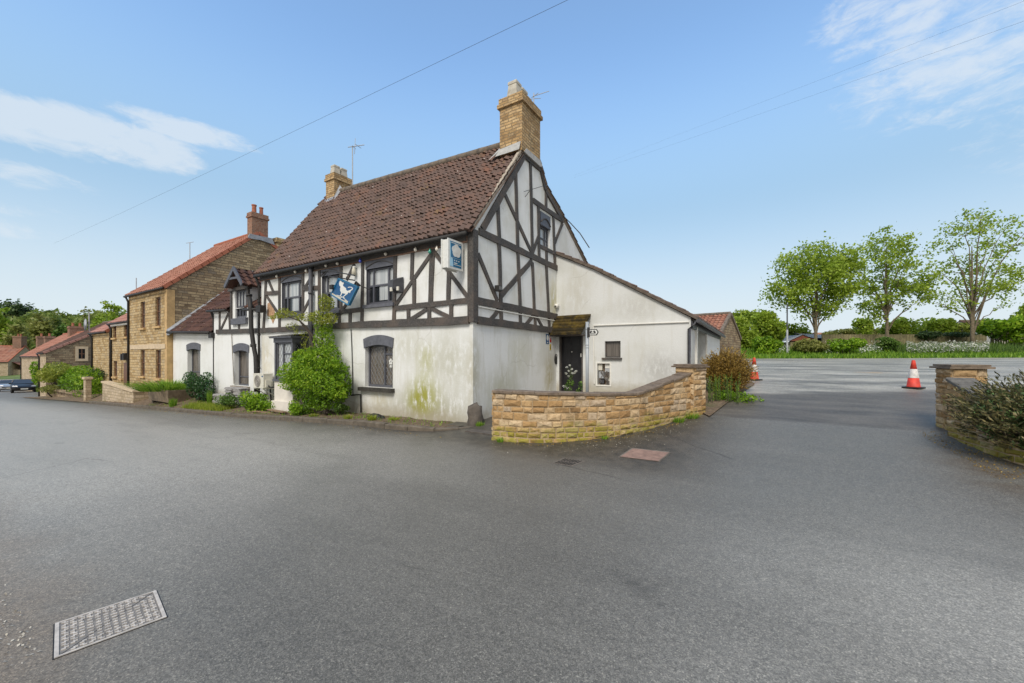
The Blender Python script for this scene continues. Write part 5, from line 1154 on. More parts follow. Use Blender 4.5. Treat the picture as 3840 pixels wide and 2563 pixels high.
# ------------------------------------------------------------------ AC unit, slates, planks, rubbish, planter
a0, z1 = FP(950, 1402, -.42); a1 = FP(988, 1402, -.42)[0]; z0 = FP(970, 1456, -.42)[1]
t = thing('air_conditioning_unit', 'cream outdoor air conditioning unit with a round grille on the front wall', 'air conditioner', FF, (a0, -.2, z0))
m = M(); m.box(a0, a1, -.42, -.12, z0, z1); m.box(a0-.005, a1+.005, -.425, -.115, z1-.03, z1+.01); m.box(a1, a1+.05, -.36, -.2, z0+.03, z0+.28); cs = m.build('casing', 'cream_metal', t)
m = M(); cx, cz = a0+(a1-a0)*.42, (z0+z1)/2-.01; r_ = min((a1-a0)*.36, (z1-z0)*.42); PA = PFp(-.42); m.prism(PA, [(cx+r_*math.cos(q), cz+r_*math.sin(q)) for q in np.linspace(0, 6.1, 28)], .001, .008); gr = m.build('fan_grille', 'dark_grille', cs)
m = M()
for rr in (.3, .55, .8, 1.0):
    n = 24
    m.tube([(cx+r_*rr*math.cos(2*math.pi*i/n), -.43, cz+r_*rr*math.sin(2*math.pi*i/n)) for i in range(n+1)], .004, 4)
m.build('grille_rings', 'cream_metal', gr)
m = M(); m.pbox(PA, a0+(a1-a0)*.82, a0+(a1-a0)*.95, .0, .006, z1-.1, z1-.06); m.build('badge', 'blue_sign', cs)
m = M()
for x in (a0+.08, a1-.1): m.box(x, x+.03, -.42, 0, z0-.04, z0); m.box(x, x+.03, -.03, 0, z0-.3, z0); m.tube([(x+.015, -.38, z0-.03), (x+.015, -.03, z0-.28)], .014, 5)
m.build('wall_bracket', 'cream_metal', t)
m = M(); m.tube([(a1+.03, -.28, z0+.08), (a1+.12, -.25, z0+.02), (a1+.2, -.1, z0+.05), (a1+.28, -.03, z0+.2)], .03, 8); m.tube([(a1-.2, -.1, z0), (a1-.2, -.06, base(a1)+.05)], .03, 8); m.build('pipework', 'black_plastic', t)
rg = random.Random(12); q0 = FP(812, 1497, -.2); q1 = FP(918, 1455, -.2)
def slates(label, a0, a1, b, z0, nl, seed, group):
    rg = random.Random(seed); z = z0; t = thing('slate_stack', label, 'slate stack', FF, ((a0+a1)/2, b, z0), group)
    m = M(); m.cr = 0
    for k in range(nl):
        h = rg.uniform(.018, .035); x = a0+rg.uniform(-.03, .05); x1 = a1+rg.uniform(-.08, .05); y = b+rg.uniform(-.04, .04); j = [rg.uniform(-.02, .02) for _ in range(4)]
        m.add([(x+j[0], y-.14, z), (x1, y-.15+j[1], z+j[3]*.3), (x1+j[2], y+.13, z), (x, y+.14, z)]+[(x+j[0], y-.14, z+h), (x1, y-.15+j[1], z+h+j[3]*.3), (x1+j[2], y+.13, z+h), (x, y+.14, z+h)], [(0, 1, 5, 4), (1, 2, 6, 5), (2, 3, 7, 6), (3, 0, 4, 7), (4, 5, 6, 7), (3, 2, 1, 0)]); z += h+.004
    m.build('slates', 'slate', t)
s0 = FP(815, 1497, -.25); s1 = FP(850, 1470, -.25); s2 = FP(884, 1500, -.25); s3 = FP(915, 1500, -.25)
def stk_(x0, x1, yb, yt, b, lab, seed):
    z0 = FP((x0+x1)/2, yb, b)[1]; z1 = FP((x0+x1)/2, yt, b)[1]; g0 = vgr(FP(x0, yb, b)[0], .6); z0 = min(z0, g0+.02)
    slates(lab, FP(x0, yb, b)[0], FP(x1, yb, b)[0], b, z0, max(4, int((z1-z0)/.031)), seed, 'slates stacked along the wing wall')
stk_(815, 856, 1500, 1474, -.3, 'lower stack of old roof slates beside the wing downpipe', 1)
stk_(858, 886, 1500, 1452, -.25, 'tallest stack of old roof slates under the wing window', 2)
stk_(888, 918, 1500, 1455, -.22, 'pale stack of old roof slates nearest the air conditioning unit', 3)
for i, (x, rr) in enumerate(((990, .12), (1035, -.08))):
    g = GR(x, 1560, .2); a_ = FP(x+ 12, 1545, -.75)[0]; f = Frame(*wd(a_, -.82), TH+rr); z = vgr(a_, .33)+.02+.03*i
    m = M(); m.box(-.55, .55, -.07, .07, z, z+.03); o = m.build('plank', 'plank', None, f, (0, 0, z)); tag(o, ['weathered plank lying on the verge nearest the green bush', 'weathered plank lying across the other board by the bay window base'][i], 'plank', 'loose boards on the verge')
lump('rubbish_bag', 'crumpled black plastic rubbish on the verge below the leaded window', 'rubbish', FP(1415, 1570, -.5)[0], -.55, vgr(-3.3, .45)+.06, (.26, .14, .09), 'black_plastic', 5)
# concrete planter trough
ga = GR(552, 1512, .1); a0 = FP(552, 1490, -.95)[0]; a1 = FP(630, 1490, -.95)[0]; zt_ = FP(628, 1468, -.95)[1]; zb_ = FP(628, 1512, -.95)[1]
t = thing('planter_trough', 'old concrete trough planter on feet full of green stems beside the kerb', 'planter', FF, ((a0+a1)/2, -.6, zb_))
m = M(); s = .08; y0, y1 = -.95, -.15
m.add([(a0+s, y0+.04, zb_), (a1-s, y0+.04, zb_), (a1-s, y1, zb_), (a0+s, y1, zb_), (a0, y0, zt_), (a1, y0, zt_), (a1, y1+.05, zt_), (a0, y1+.05, zt_)], [(0, 1, 5, 4), (1, 2, 6, 5), (2, 3, 7, 6), (3, 0, 4, 7), (3, 2, 1, 0)])
for q in ((a0, a1, y0, y0+.06), (a0, a1, y1, y1+.06), (a0, a0+.06, y0+.06, y1), (a1-.06, a1, y0+.06, y1)): m.box(*q, zt_-.03, zt_+.03)
m.build('trough', 'trough_stone', t)
m = M(); m.box(a0+.06, a1-.06, y0+.06, y1, zt_-.06, zt_-.02); m.build('earth', 'soil', t)
for x in (a0+.2, a1-.25): m = M(); m.box(x, x+.12, y0+.1, y1-.1, zb_-.35, zb_+.01); m.build('foot', 'dark_concrete', t)
PLT = (a0, a1, y0, y1, zt_)
# low garden wall and pier in front of the stone house
aw0 = FP(384, 1470, -1.0)[0]; aw1 = FP(500, 1470, -1.0)[0]
t = thing('garden_wall', 'low pale stone wall with smooth coping in front of the tall stone house', 'wall', FF, (aw1, -1., FP(500, 1517, -1.)[1]))
wz = lin((aw0, FP(384, 1436, -1.)[1]), (aw1, FP(500, 1472, -1.)[1]))
m = M(); strip_wall(m, PFp(-1.), [aw0, aw0+2, aw0+4, aw1], lambda a: Hs(a, -1.1)-.3, wz); strip_wall(m, PFp(-.75), [aw0, aw1], lambda a: Hs(a, -1.1)-.3, wz); strip_wall(m, PGp(aw1), [-1., .1], lambda b: -1.2, lambda b: wz(aw1)); strip_wall(m, PGp(aw0), [-1., -.75], lambda b: -1.6, lambda b: wz(aw0)); m.build('stonework', 'far_stone', t)
m = M(); m.add([(aw0-.04, -1.05, wz(aw0)), (aw1+.05, -1.05, wz(aw1)), (aw1+.05, -.7, wz(aw1)), (aw0-.04, -.7, wz(aw0)), (aw0-.04, -1.05, wz(aw0)+.09), (aw1+.05, -1.05, wz(aw1)+.09), (aw1+.05, -.7, wz(aw1)+.09), (aw0-.04, -.7, wz(aw0)+.09)], [(0, 1, 5, 4), (1, 2, 6, 5), (2, 3, 7, 6), (3, 0, 4, 7), (4, 5, 6, 7)]); m.box(aw1-.2, aw1+.05, -.697, .1, wz(aw1)+.003, wz(aw1)+.088); m.build('coping', 'pale_stone', t)
ap1 = FP(321, 1450, -1.)[0]; ap0 = ap1-.42; zt_ = FP(328, 1424, -1.)[1]
t = thing('gate_pier', 'short square stone pier with a flat cap before the garden hedge', 'pier', FF, (ap0, -1, Hs(ap0, -1.)))
m = M(); m.box(ap0, ap1, -1, GP(343, 1450, ap1)[0], Hs(ap0, -1)-.2, zt_); m.build('shaft', 'far_stone', t); m = M(); m.box(ap0-.06, ap1+.06, -1.06, GP(343, 1450, ap1)[0]+.06, zt_, zt_+.12); m.build('cap', 'pale_stone', t)
m = M(); g = [(aw0-.02, -1.08), (ap1, -1.08)]; 
# ------------------------------------------------------------------ LEFT HOUSES
def house(label, a0, a1, b0, bR, b2, ez, rzv, rz2, mat_f, mat_g, tiles, zb, wins=(), name='stone_house', ntile=(16, 14), fm=FF, fl=None, extra=None, vmat='ridge_red', ov=.12, frame='brown_frame'):
    """front wall at b0, ridge at bR, rear eave at b2"""
    t = thing(name, label, 'house', fm, ((a0+a1)/2, b0, zb))
    sl = (rzv-ez)/(bR-b0)
    m = M(); strip_wall(m, PFp(b0), [a0, (a0+a1)/2, a1], lambda a: zb-.6, lambda a: ez, [w[:4] for w in wins], .14); m.build('front_wall', mat_f, t)
    m = M(); tp = pline([(b0, ez), (bR, rzv), (b2, rz2)])
    for a in (a0, a1): strip_wall(m, PGp(a), [b0, bR, b2], lambda b: zb-.6, tp)
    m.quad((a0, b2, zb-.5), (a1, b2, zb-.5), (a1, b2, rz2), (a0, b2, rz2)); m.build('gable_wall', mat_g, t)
    m = M(); pantile(m, (a0-.05, b0-ov, ez-ov*sl+.06), (a1+.05, b0-ov, ez-ov*sl+.06), (a1+.05, bR, rzv+.06), (a0-.05, bR, rzv+.06), ntile[0], ntile[1], .03, .035, 4, int(a1*7) % 91)
    pantile(m, (a1+.05, b2, rz2+.05), (a0-.05, b2, rz2+.05), (a0-.05, bR, rzv+.06), (a1+.05, bR, rzv+.06), ntile[0], max(3, ntile[1]//2), .03, .03, 4, 5); rf = m.build('roof', tiles, t, recalc=False)
    m = M(); n = max(3, int(math.hypot(bR-b0, rzv-ez)/.38)); r_ = random.Random(4)
    for i in range(n):
        f = lambda k: (b0-ov+(bR-b0+ov)*k, ez-ov*sl+(rzv-ez+ov*sl)*k+.05); m.beam(PGp(a1), f(i/n), f((i+1)/n-.006), .17, -.1, .07+.01*(i % 2))
    n2 = max(2, int(math.hypot(b2-bR, rzv-rz2)/.38))
    m.beam(PGp(a1), (bR, rzv+.05), (b2, rz2+.04), .17, -.1, .075); ridge(m, (a0, bR, rzv+.1), (a1, bR, rzv+.1), .1); m.build('verge_tiles', vmat, rf)
    for w in wins: 
        window(t, PFp(b0), *w[:4], .12, (.5,) if (w[1]-w[0]) > .9 else (), ((.52, .05, .95),), frame=frame, glass='glass_grey' if len(w) < 5 else w[4], fw=.06, bars=(2, 4) if frame == 'brown_frame' else None)
        m = M(); m.pbox(PFp(b0), w[0]-.08, w[1]+.08, -.1, .09, w[2]-.1, w[2]-.004); m.build('window_sill', 'pale_stone' if frame != 'brown_frame' else 'quoin', t)
    m = M(); m.tube([(a0, b0-ov-.05, ez-ov*sl-.01), (a1, b0-ov-.05, ez-ov*sl-.01)], .055, 8); m.build('gutter', 'black_plastic', t, smooth=True)
    m = M(); x = a0+.15; m.tube([(x, b0-ov-.04, ez-.12), (x, b0-.05, ez-.4), (x, b0-.05, zb+.1)], .05, 8); m.build('downpipe', 'black_plastic', t, smooth=True)
    return t
aB1, aB0 = -18.31, -23.69
def hw(x0, x1, y0, y1, b): return (FP(x0, (y0+y1)/2, b)[0], FP(x1, (y0+y1)/2, b)[0], FP((x0+x1)/2, y1, b)[1], FP((x0+x1)/2, y0, b)[1])
bw4 = [hw(527, 544, 1132, 1231, 0), hw(583, 602, 1115, 1224, 0), hw(527, 543, 1313, 1411, 0), hw(584, 603, 1313, 1420, 0)]
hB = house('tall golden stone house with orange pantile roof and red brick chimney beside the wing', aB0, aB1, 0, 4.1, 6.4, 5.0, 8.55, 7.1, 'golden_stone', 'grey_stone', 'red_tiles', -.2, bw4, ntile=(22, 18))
ztp = GP(990, 800, aB1)[1]
chimney(hB, aB1-.5, aB1+.012, 3.74, 4.6, 8.25, ztp-.1, 'red_brick', [(aB1-.25, 3.98, .12, .5, False), (aB1-.25, 4.36, .1, .46, False)], .05, 'red_clay')
m = M(); m.prism(PGp(aB1), [(3.5, 8.15), (3.6, 8.42), (4.78, 8.45), (4.95, 8.1), (4.2, 8.2)], .015, .09); m.build('flashing', 'lead', hB)
ch = chimney(hB, aB1-.6, aB1+.01, 5.1, 6.3, 6.0, GP(1060, 893, aB1)[1]-.05, 'golden_stone', [], .06)
m = M(); m.box(aB1-.26, aB1+.012, -.012, .3, -.8, 4.85); m.build('quoins', 'quoin', hB)
m = M(); p, q = FP(490, 1303, 0), FP(622, 1299, 0); m.beam(P0, p, q, .24, -.02, .035); m.build('string_course', 'pale_stone', hB)
a, z = FP(437*1.6347, 600, 3.)[0], 7.2
aerial('thin mast with a small antenna on the orange-roofed stone house', [(FP(712, 980, 3.2)[0], 3.2, FP(712, 985, 3.2)[1]-.4), (FP(712, 912, 3.2)[0], 3.2, FP(712, 910, 3.2)[1])], [(FP(712, 912, 3.2)[0]-.25, 3.1, FP(712, 912, 3.2)[1]), (FP(712, 912, 3.2)[0]+.25, 3.3, FP(712, 912, 3.2)[1]+.05)], [])
aerial('plain rod aerial at the far end of the orange-roofed house', [(FP(511, 1090, .8)[0], .8, FP(511, 1095, .8)[1]-.3), (FP(511, 1045, .8)[0], .8, FP(511, 1043, .8)[1])], [(FP(511, 1045, .8)[0]-.05, .8, FP(511, 1046, .8)[1]), (FP(511, 1045, .8)[0]+.05, .8, FP(511, 1046, .8)[1])], [])
cw = [hw(424, 436, 1220, 1268, .15), hw(464, 478, 1214, 1264, .15), hw(426, 439, 1355, 1413, .15), hw(455, 459, 1365, 1420, .15)]
hC = house('lower pale stone cottage with pinkish pantile roof next to the tall stone house', -27.3, aB0-.02, .15, 3.2, 6., 3.65, 6.05, 3.8, 'golden_stone', 'grey_stone', 'pink_tiles', -.3, cw, ntile=(15, 12))
m = M(); m.pbox(PFp(.15), -27.3, aB0-.03, 0, .03, 3.42, 3.6); m.build('fascia', 'white_plastic', hC)
a, z = FP(466, 1338, 0)[0], FP(466, 1338, 0)[1]
m = M(); m.pbox(PFp(.15), *sorted((FP(465, 1400, .15)[0], FP(480, 1400, .15)[0])), -.02, .02, -.4, 1.3); m.build('door', 'brown_frame', hC)
t = thing('wall_lantern', 'black bracket lanterns on the pale stone cottage beside its door', 'lamp', FF, (a, 0, z)); m = M(); m.box(a-.3, a-.1, -.1, .1, z-.2, z+.15); m.box(a+.05, a+.25, -.1, .1, z-.2, z+.15); m.box(a-.3, a+.3, -.02, .12, z+.15, z+.2); m.build('lantern', 'black_plastic', t)
chimney(hC, -24.6, -24.0, 2.7, 3.5, 5.5, 7.0, 'red_brick', [], .05)
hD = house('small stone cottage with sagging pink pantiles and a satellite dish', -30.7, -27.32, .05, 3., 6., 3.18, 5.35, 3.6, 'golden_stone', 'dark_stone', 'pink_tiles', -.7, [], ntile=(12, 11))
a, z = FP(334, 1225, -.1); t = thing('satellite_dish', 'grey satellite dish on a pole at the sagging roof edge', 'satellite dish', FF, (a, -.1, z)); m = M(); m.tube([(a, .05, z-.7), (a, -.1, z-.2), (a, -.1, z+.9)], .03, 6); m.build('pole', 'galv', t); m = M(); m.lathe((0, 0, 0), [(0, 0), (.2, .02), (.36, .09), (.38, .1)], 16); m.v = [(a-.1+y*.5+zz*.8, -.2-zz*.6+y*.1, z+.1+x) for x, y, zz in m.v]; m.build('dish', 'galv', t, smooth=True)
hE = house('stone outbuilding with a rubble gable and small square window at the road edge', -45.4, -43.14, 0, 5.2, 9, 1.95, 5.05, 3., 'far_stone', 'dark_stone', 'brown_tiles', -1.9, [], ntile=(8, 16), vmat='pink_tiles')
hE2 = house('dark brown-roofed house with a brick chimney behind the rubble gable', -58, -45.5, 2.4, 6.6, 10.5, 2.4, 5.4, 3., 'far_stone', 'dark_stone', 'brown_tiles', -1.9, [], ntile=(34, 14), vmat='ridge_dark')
gb0, gz1 = GP(294, 1309, -43.14); gb1, gz0 = GP(319, 1346, -43.14)
m = M(); pl = PGp(-43.14); 
for q in ((gb0-.18, gb0, gz0-.2, gz1+.2), (gb1, gb1+.18, gz0-.2, gz1+.2), (gb0, gb1, gz1, gz1+.2), (gb0, gb1, gz0-.2, gz0)): m.pbox(pl, q[0], q[1], 0, .05, q[2], q[3])
wf = m.build('window', 'pale_stone', hE); m = M(); m.pbox(pl, gb0, gb1, -.02, .01, gz0, gz1); m.build('pane', 'glass_dark', wf); m = M(); m.pbox(pl, (gb0+gb1)/2-.03, (gb0+gb1)/2+.03, .01, .03, gz0, gz1); m.pbox(pl, gb0, gb1, .01, .028, (gz0+gz1)/2-.03, (gz0+gz1)/2+.03); m.build('glazing_bars', 'brown_frame', wf)
def fchim(parent, a, b, zt, w=.7, d=.9, h=2., mat='red_brick', pots=2):
    chimney(parent, a-w/2, a+w/2, b-d/2, b+d/2, zt-h, zt, mat, [(a, b+d*(i-(pots-1)/2)*.45, .13, .45, False) for i in range(pots)], .07, 'red_clay')
a, z = FP(287, 1225, 6.6); fchim(hE2, a, 6.6, z, 1.0, 1.4, 2.2)
hF = house('white-walled cottage with a bright red tiled roof behind the parked cars', -75.7, -64.5, 2.9, 6.6, 10, 1.68, 4.6, 1.8, 'far_stone', 'far_stone', 'red_tiles', -2.7, [], ntile=(26, 12), name='cottage')
for px, py in ((156, 1262), (186, 1262)): a, z = FP(px, py, 6.6); fchim(hF, a, 6.6, z, 1.0, 1.0, 2.2, pots=1)
FG = Frame(*PD(30, 0, 75)[:2], math.atan2(.917, -.4)-math.pi/2)
hG = house('brown-roofed stone house with a garage lean-to at the far end of the street', -14, 0, 0, 4.6, 9, .6, 3.6, .6, 'far_stone', 'far_stone', 'barn_tiles', -2.4, [(-6, -4.8, -1.6, -.2), (-11, -9.8, -1.6, -.2), (-3, -2, -2.2, -.9)], ntile=(24, 10), fm=FG, frame='white_plastic')
fchim(hG, -.8, 4.6, 5.6, 1.2, 1.6, 2.4); 
m = M(); m.box(0.02, 3, 1.2, 7, -2.8, -.9); gl = m.build('garage', 'far_stone', hG); m = M(); pantile(m, (3.2, .9, -1.), (3.2, 7.3, -1.), (0., 7.3, .6), (0., .9, .6), 14, 6, .03, .03, 4, 3); m.build('garage_roof', 'barn_tiles', gl, recalc=False); m = M(); m.box(3.0, 3.05, 2, 6, -2.6, -1.2); m.build('garage_door', 'plank', gl)
# ------------------------------------------------------------------ cars
def car(label, X, Y, rot, mat, L=4.3, Wd=1.78, Hh=1.45):
    f = Frame(X, Y, rot); z0 = HW(X, Y); t = thing('parked_car', label, 'car', f, (0, 0, z0), 'cars parked down the street')
    # body: side profile lofted over the width, x forward
    prof = [(-2.12, .45), (-2.15, .75), (-2.05, .98), (-1.7, 1.02), (-1.35, 1.38), (-.7, Hh), (.1, Hh-.03), (.95, .99), (1.75, .82), (2.08, .66), (2.14, .45), (2.05, .28), (-2.05, .28)]
    m = M(); ws = [(-1, .88, 0), (-.97, .97, 0), (-.5, 1, .0), (0, 1, .0), (.5, 1, 0), (.97, .97, 0), (1, .88, 0)]
    rings = []
    for wv, sc, _ in ws:
        rg_ = []
        for x, z in prof:
            tuck = max(0, z-.95)*.42; y = wv*(Wd/2-tuck); rg_.append((x*L/4.3*(1-.03*abs(wv)**4), y, z0+.28+(z-.28)*(.97+.03*sc)))
        rings.append(rg_)
    n = len(prof); vs = [p for r in rings for p in r]; fs = []
    for i in range(len(rings)-1):
        for j in range(n): fs.append((i*n+j, i*n+(j+1) % n, (i+1)*n+(j+1) % n, (i+1)*n+j))
    fs += [tuple(range(n)), tuple((len(rings)-1)*n+j for j in range(n))]
    m.add(vs, fs); bd = m.build('body', mat, t, smooth=False)
    def glass(nm, q, mt='car_glass'): m = M(); m.add(q, [(0, 1, 2, 3)]); m.build(nm, mt, t)
    k = L/4.3; yb = Wd/2-.06; yt = Wd/2-.22; e = .012
    glass('windscreen', [(.93*k+e, -yb+.05, z0+1.02), (.93*k+e, yb-.05, z0+1.02), (.14*k+e, yt, z0+Hh-.05), (.14*k+e, -yt, z0+Hh-.05)])
    glass('rear_window', [(-1.68*k-e, -yb+.1, z0+1.06), (-1.68*k-e, yb-.1, z0+1.06), (-1.36*k-e, yt, z0+Hh-.1), (-1.36*k-e, -yt, z0+Hh-.1)])
    for s in (-1, 1): glass('side_window', [(-1.45*k, s*(Wd/2-.02), z0+1.02), (.8*k, s*(Wd/2-.02), z0+1.02), (.08*k, s*(Wd/2-.185), z0+Hh-.06), (-1.2*k, s*(Wd/2-.185), z0+Hh-.07)])
    for sx in (1.32, -1.32):
        for s in (-1, 1):
            m = M(); y0, y1 = s*(Wd/2-.2), s*(Wd/2+.012); R_ = .32; cxw = sx*k
            ring = lambda y, r: [(cxw+r*math.cos(2*math.pi*i/20), y, z0+.32+r*math.sin(2*math.pi*i/20)) for i in range(20)]
            m.add(ring(y0, R_)+ring(y1, R_)+ring(y1+s*.004, R_*.7), [(i, (i+1) % 20, 20+(i+1) % 20, 20+i) for i in range(20)]+[(20+i, 20+(i+1) % 20, 40+(i+1) % 20, 40+i) for i in range(20)]); w = m.build('wheel', 'rubber', t); m = M(); m.add(ring(y1+s*.006, R_*.68), [tuple(range(20))]); m.build('rim', 'galv', w)
    for s in (-1, 1):
        m = M(); m.add([(2.0*k, s*.45, z0+.73), (1.86*k, s*.83, z0+.73), (1.72*k, s*.85, z0+.86), (1.93*k, s*.5, z0+.82)], [(0, 1, 2, 3)]); m.v = [(x+.05, y, z) for x, y, z in m.v]; m.build('headlight', 'lamp_glass', t)
        m = M(); m.box(.72*k, .86*k, s*(Wd/2-.02), s*(Wd/2+.16), z0+.98, z0+1.1); m.build('mirror', mat, t)
    m = M(); m.box(2.12*k, 2.17*k, -.26, .26, z0+.42, z0+.54); m.build('number_plate', 'sign_white', t)
    m = M(); m.box(2.1*k, 2.16*k, -.62, .62, z0+.57, z0+.66); m.box(2.06*k, 2.15*k, -.7, .7, z0+.3, z0+.38); m.build('grille', 'rubber', t)
# direction towards the camera is road direction
X, Y = PD(88, 0, 45)[:2]; car('black hatchback car parked facing uphill in front of a silver one', X, Y, TH-.1, 'car_black')
X, Y = PD(33, 0, 51)[:2]; car('silver car parked behind the black hatchback', X, Y, TH-.08, 'car_silver')
# ------------------------------------------------------------------ BARN behind the extension
fb = Frame(*PD(2697, 0, 24)[:2], math.atan2(-.669, .743)); zb_ = HW(*PD(2697, 0, 24)[:2])
barn = house('old pantiled barn with a weathered stone gable behind the brown bush', -7, 0, 0, 2.6, 5.2, 2.8, 4.35, 2.8, 'red_brick', 'dark_stone', 'barn_tiles', zb_-.3, [], name='barn', ntile=(28, 10), fm=fb, vmat='ridge_dark')
barn['category'] = 'barn'
# ------------------------------------------------------------------ far bank, fence, shed
bx = np.arange(10, 75, .8)
bpt = [(2800, 29.), (2900, 28.2)]
m = M(); vs = []; nb = 9
for x in bx:
    for j in range(nb):
        s = j/(nb-1); y = 28.2+.5*math.sin(x*.35)*.4+s*13; z = HW(x, 28.2)-.02+(.02 if j == 0 else 0)+ .75*float(sst(s, 0, .45))+.04*math.sin(x*2.1+j)*(j > 0); vs.append((x, y, z))
m.v = vs
for i in range(len(bx)-1):
    for j in range(nb-1): m.f.append((i*nb+j, (i+1)*nb+j, (i+1)*nb+j+1, i*nb+j+1))
m.r = [0.]*len(m.f); m.mi = [0]*len(m.f); o = m.build('grass_bank', 'field', None, FW, (30, 32, 1.5), smooth=True); o['kind'] = 'structure'
def bz(x, y):
    s = min(1, max(0, (y-28.2)/13)); return HW(x, 28.2)-.02+.75*float(sst(s, 0, .45))
def fence(label, pts, ht, mat, picket=False, pitch=1.8, group=None):
    t = thing('picket_fence' if picket else 'panel_fence', label, 'fence', FW, (*pts[0], bz(*pts[0])))
    for (x0, y0), (x1, y1) in zip(pts[:-1], pts[1:]):
        L = math.dist((x0, y0), (x1, y1)); n = max(1, int(L/pitch)); ux, uy = (x1-x0)/L, (y1-y0)/L
        for i in range(n):
            m = M(); a = (x0+ux*L*i/n, y0+uy*L*i/n); b = (x0+ux*L*(i+1)/n, y0+uy*L*(i+1)/n); z = bz(*a); k = 14 if not picket else 9
            for j in range(k):
                s0 = (j+.04)/k; s1 = (j+(.98 if not picket else .62))/k; p = (a[0]+(b[0]-a[0])*s0, a[1]+(b[1]-a[1])*s0); q = (a[0]+(b[0]-a[0])*s1, a[1]+(b[1]-a[1])*s1); o = .012*(j % 2)
                m.add([(p[0], p[1]-o, z), (q[0], q[1]-o, z), (q[0], q[1]-o, z+ht), (p[0], p[1]-o, z+ht), (p[0], p[1]+.03, z), (q[0], q[1]+.03, z), (q[0], q[1]+.03, z+ht), (p[0], p[1]+.03, z+ht)], [(0, 1, 2, 3), (5, 4, 7, 6), (0, 3, 7, 4), (1, 5, 6, 2), (3, 2, 6, 7)])
            for zz in (.25, ht-.25): m.add([(a[0], a[1]+.03, z+zz), (b[0], b[1]+.03, z+zz), (b[0], b[1]+.03, z+zz+.09), (a[0], a[1]+.03, z+zz+.09), (a[0], a[1]+.08, z+zz), (b[0], b[1]+.08, z+zz), (b[0], b[1]+.08, z+zz+.09), (a[0], a[1]+.08, z+zz+.09)], [(0, 1, 2, 3), (4, 5, 6, 7), (3, 2, 6, 7)])
            m.build('fence_panel', mat, t)
            m = M(); m.box(a[0]-.05, a[0]+.05, a[1]+.02, a[1]+.12, z-.1, z+ht+.08); m.build('fence_post', mat, t)
Yf = 36.
fx = lambda px, Y=Yf: (px-1920)/FPX*Y
fence('long weathered board fence behind the bank of white flowers', [(fx(3070), 35.5), (fx(3300), 36), (fx(3700, 36.5), 36.5)], 1.35, 'fence_wood')
fence('brown picket fence at the right end of the grass bank', [(fx(3722, 34.5), 34.5), (fx(3990, 34), 34)], 1.0, 'fence_wood', True)
# shed with red gable
X0, X1 = fx(2956, 35), fx(3062, 35); zb = bz(X0, 35)
t = thing('garden_shed', 'small shed with a red boarded gable and pale door behind the hedge', 'shed', FW, (X0, 35, zb)); m = M(); m.box(X0+.2, X1-.2, 35, 38, zb-.2, CH+(HZ-1283)/FPX*35); m.build('wall', 'fence_wood', t)
zt_ = CH+(HZ-1258)/FPX*35; ze = CH+(HZ-1280)/FPX*35; PSh = lambda u, o, z: (u, 34.9-o, z); xm = fx(3005, 35)
m = M(); m.prism(PSh, [(X0, ze), (X1, ze), (X1-.4, ze+.25), (xm, zt_)], -.1, .02); m.build('gable', 'shed_red', t); m = M(); m.box(fx(2985, 35), fx(3002, 35), 34.95, 35, zb, ze-.02); m.build('door', 'galv', t)
m = M(); m.add([(X0-.1, 34.8, ze), (xm, 34.8, zt_+.05), (xm, 38, zt_+.05), (X0-.1, 38, ze), (X1+.1, 34.8, ze), (X1+.1, 38, ze)], [(0, 1, 2, 3), (1, 4, 5, 2)]); m.build('roof', 'slate', t)
X0, X1 = fx(3050, 36), fx(3160, 36)
t = thing('lean_to', 'low dark-roofed outbuilding beside the red-gabled shed', 'outbuilding', FW, (X0, 36, zb)); z1 = CH+(HZ-1262)/FPX*36; m = M(); m.box(X0, X1-.3, 36.3, 39, zb, z1-.1); m.build('wall', 'dark_bark', t); m = M(); m.add([(X0-.1, 35.9, z1-.15), (X1, 35.9, z1-.2), (X1, 39, z1+.35), (X0-.1, 39, z1+.6)], [(0, 1, 2, 3)]); m.build('roof', 'slate', t)
# slim pole in front of the hedge
X, Y, _ = PD(2952, 0, 31); t = thing('utility_pole', 'slim pale pole standing before the hedge near the shed', 'pole', FW, (X, Y, bz(X, Y))); m = M(); m.tube([(X, Y, bz(X, Y)-.1), (X, Y, CH+(HZ-1305)/FPX*Y+1.4)], .07, 8); m.build('lower_pole', 'galv', t); m = M(); m.tube([(X, Y, CH+(HZ-1305)/FPX*Y+1.35), (X, Y, CH+(HZ-1140)/FPX*Y)], .05, 8); m.build('upper_pole', 'grey_pipe', t)
# bungalow roof at the right edge
fr_ = Frame(fx(3745, 42), 42, 0.05); house('dark-roofed bungalow half hidden by the tree at the right edge', 0, 14, 0, 3.5, 8, 3.6, 5.6, 3.4, 'pale_render', 'pale_render', 'brown_tiles', 2.2, [(3, 4.2, 2.6, 3.4)], name='bungalow', ntile=(40, 10), fm=fr_, frame='white_plastic', vmat='ridge_dark')
# bare sandy heaps of a far roof line seen over the fence
for i, (p0, p1, Y, zt, lab) in enumerate(((3120, 3190, 52, 1243, 'distant sandy tiled roof over the fence near the first tree'), (3190, 3270, 56, 1256, 'lower distant sandy roof over the fence between two trees'))):
    X0, X1 = fx(p0, Y), fx(p1, Y); z1 = CH+(HZ-zt)/FPX*Y; t = thing('distant_house', lab, 'house', FW, (X0, Y, 2)); m = M(); m.box(X0, X1, Y, Y+6, 1, z1-1.4); m.build('wall', 'far_stone', t); m = M(); m.add([(X0-.2, Y-.2, z1-1.5), (X1+.2, Y-.2, z1-1.5), (X1+.2, Y+3, z1), (X0-.2, Y+3, z1), (X0-.2, Y+6, z1-1.5), (X1+.2, Y+6, z1-1.5)], [(0, 1, 2, 3), (3, 2, 5, 4)]); m.build('roof', 'barn_tiles', t)
